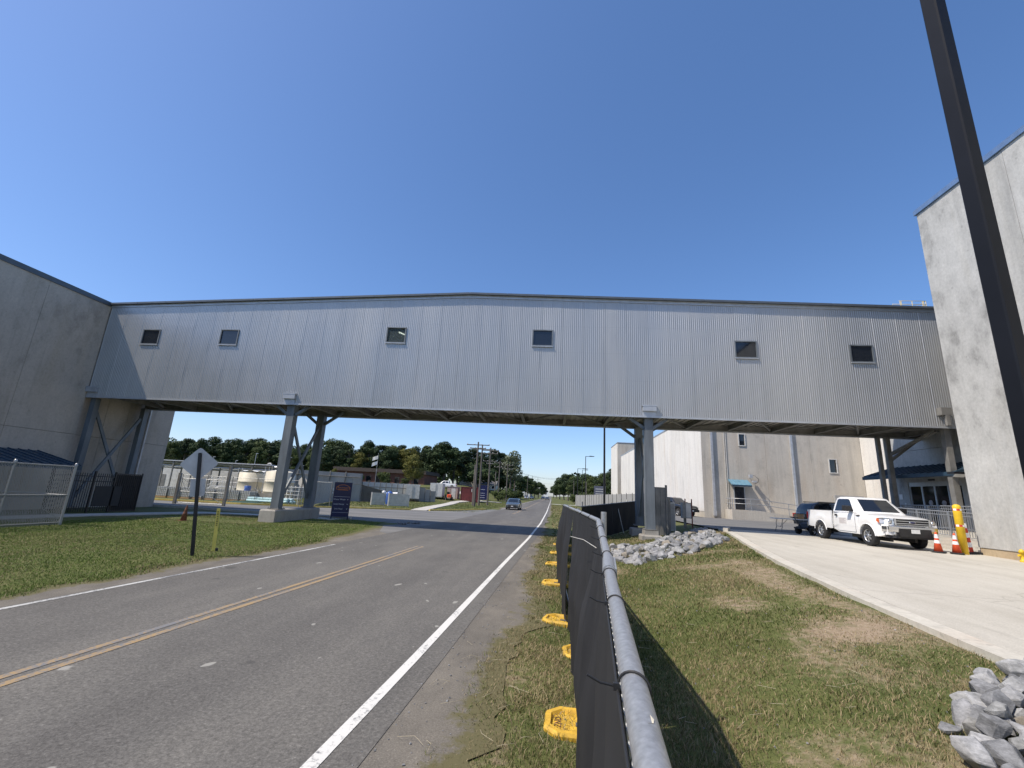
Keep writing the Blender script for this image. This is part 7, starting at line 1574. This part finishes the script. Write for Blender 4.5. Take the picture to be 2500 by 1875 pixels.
# skyline of the wood behind the yard: (u, v of the crown top, depth, kind)
SKY_L = [(395, 1090, 118, 'mid'), (425, 1082, 125, 'mid'), (460, 1072, 132, 'pine'), (492, 1076, 126, 'dark'), (520, 1092, 132, 'dark'), (548, 1086, 128, 'dark'), (580, 1078, 130, 'dark'), (610, 1080, 138, 'dark'), (636, 1096, 126, 'mid'), (662, 1086, 134, 'pine'), (690, 1082, 140, 'dark'), (716, 1098, 128, 'mid'), (742, 1102, 132, 'dark'), (768, 1108, 126, 'mid'), (795, 1102, 134, 'dark'), (828, 1092, 140, 'pine'), (858, 1086, 138, 'dark'), (880, 1104, 138, 'yel'), (905, 1080, 140, 'dark'), (935, 1090, 142, 'pine'), (955, 1094, 138, 'dark'), (985, 1090, 145, 'pine'), (1000, 1098, 142, 'yel'), (1018, 1094, 146, 'dark'), (1042, 1092, 144, 'pine'), (1066, 1096, 150, 'pine'), (1090, 1092, 148, 'dark'), (1112, 1098, 152, 'pine'), (1138, 1102, 158, 'pine'), (1158, 1100, 170, 'pine'), (1180, 1106, 166, 'pine'), (1204, 1102, 175, 'pine'), (1222, 1108, 178, 'pine'), (1232, 1118, 185, 'dark')]
RANK = ['first', 'second', 'third', 'fourth', 'fifth', 'sixth', 'seventh', 'eighth', 'ninth', 'tenth', 'eleventh', 'twelfth', 'thirteenth', 'fourteenth', 'fifteenth', 'sixteenth', 'seventeenth', 'eighteenth', 'nineteenth', 'twentieth', 'twenty-first', 'twenty-second', 'twenty-third', 'twenty-fourth', 'twenty-fifth', 'twenty-sixth', 'twenty-seventh', 'twenty-eighth', 'twenty-ninth', 'thirtieth', 'thirty-first', 'thirty-second', 'thirty-third', 'thirty-fourth', 'thirty-fifth', 'thirty-sixth']
for k, (u, v, Y, key) in enumerate(SKY_L):
    x, zt = top_h(u, v, Y); z = gz(x, Y); h = max(zt-z, 6)*random.uniform(.99, 1.04)
    tree(key, x, Y, h, NAMES[key][1]+' in the wood behind the yard, '+RANK[k]+' from the left', 'trees of the wood behind the yard', random.uniform(1.05, 1.3) if key != 'pine' else random.uniform(1.1, 1.35), z)
# lower understorey filling the wood edge
for k in range(34):
    Y = random.uniform(140, 175); u = 385+k*25+random.uniform(-8, 8); x = at(u, 1190, Y).x; tree(random.choice(['dark', 'dark', 'mid', 'bushdark']), x, Y, random.uniform(10, 13), 'dark undergrowth tree deep inside the wood behind the yard', 'undergrowth trees inside the wood', 1.4)
tree('yel', -33.5, 108, 7.8, 'small yellowing ornamental tree left of the pale house', 'ornamental trees', 1.1); tree('bush', -41.5, 110, 4.4, 'rounded bush at the right end of the brick office', 'ornamental bushes', .9); tree('bush', -36.5, 112, 2.6, 'smallest rounded bush near the white parked pickup', 'ornamental bushes', 1.)
for k in range(4): x = -66+k*7.0; tree('yel' if k % 2 else 'bush', x, 119.5, random.uniform(2.6, 3.6), ['low shrub by the brick office, leftmost', 'low yellowing shrub by the brick office, second from left', 'low shrub by the brick office, third from left', 'low yellowing shrub by the brick office, rightmost'][k], 'low shrubs by the brick office', 1.1)
# hedge along the far left verge
for k in range(14):
    y = 112+k*6.5; tree(random.choice(['bush', 'bushdark']), -13.2-.05*k+random.uniform(-.5, .5), y, random.uniform(3.3, 4.4), 'dense bush in the hedge along the far left verge', 'bushes of the far hedge', 1.25)
x, zt = top_h(1250, 1104, 160); tree('pale', x, 160, zt-gz(x, 160), 'tall pale leaved tree at the right end of the wood', 'tall pale trees'); x, zt = top_h(1260, 1112, 164); tree('pale', x, 164, zt-gz(x, 164), 'slim pale tree right beside the tall pale one', 'tall pale trees', .8)
FAR = [(1268, 1162, 230, 'dark'), (1284, 1164, 260, 'dark'), (1296, 1168, 280, 'pine'), (1306, 1176, 300, 'dark'), (1316, 1176, 340, 'dark'), (1326, 1184, 420, 'dark'), (1276, 1170, 245, 'mid'), (1290, 1176, 265, 'mid')]
for k, (u, v, Y, key) in enumerate(FAR): x, zt = top_h(u, v, Y); tree(key, x, Y, max(zt-gz(x, Y), 5), 'distant tree left of the far road, '+RANK[k]+' in the line', 'distant trees left of the road', 1.25)
FARR = [(1352, 1186, 520, 'dark'), (1360, 1178, 420, 'dark'), (1368, 1170, 330, 'dark'), (1378, 1160, 280, 'dark'), (1388, 1160, 250, 'pine'), (1398, 1166, 235, 'mid'), (1410, 1164, 225, 'dark'), (1424, 1158, 215, 'dark'), (1436, 1158, 210, 'dark'), (1448, 1166, 200, 'mid'), (1460, 1164, 195, 'dark'), (1474, 1158, 190, 'mid'), (1486, 1162, 185, 'dark'), (1500, 1146, 178, 'pine'), (1508, 1158, 172, 'dark'), (1520, 1140, 185, 'dark')]
for k, (u, v, Y, key) in enumerate(FARR): x, zt = top_h(u, v, Y); tree(key, x, Y, max(zt-gz(x, Y), 5), NAMES[key][1]+' right of the far road, '+RANK[k]+' from the road end', 'trees right of the far road', 1.35)
for k in range(7): tree('bush', 7.5+k*1.6, 150+k*4-random.random()*8, random.uniform(3, 5), 'low bush under the trees right of the far road', 'bushes right of the far road', 1.3)
# far wooded horizon all round
def wood_belt(name, label, arc, dist, h):
    cs = []; a0, a1 = arc
    n = int((a1-a0)*dist/16)
    for k in range(n):
        a = a0+(a1-a0)*k/n; d = dist*random.uniform(.95, 1.1); x, y = d*math.sin(a), d*math.cos(a); z = gz(x, y); hh = h*random.uniform(.75, 1.15)
        for j in range(3): cs.append((x+random.uniform(-9, 9), y+random.uniform(-9, 9), z+hh*(.25+.3*j), hh*.34))
    me = leaf_cloud(name, 'leaf_dark', cs, 1.5, 4.2, 3, .9); tag(link(name, me), label, 'woodland', kind='stuff')
wood_belt('far_woodland', 'continuous dark woodland on the far horizon', (R(-178), R(-3.5)), 420, 17)
wood_belt('far_woodland', 'continuous dark woodland on the far right horizon behind the buildings', (R(4), R(178)), 420, 17)
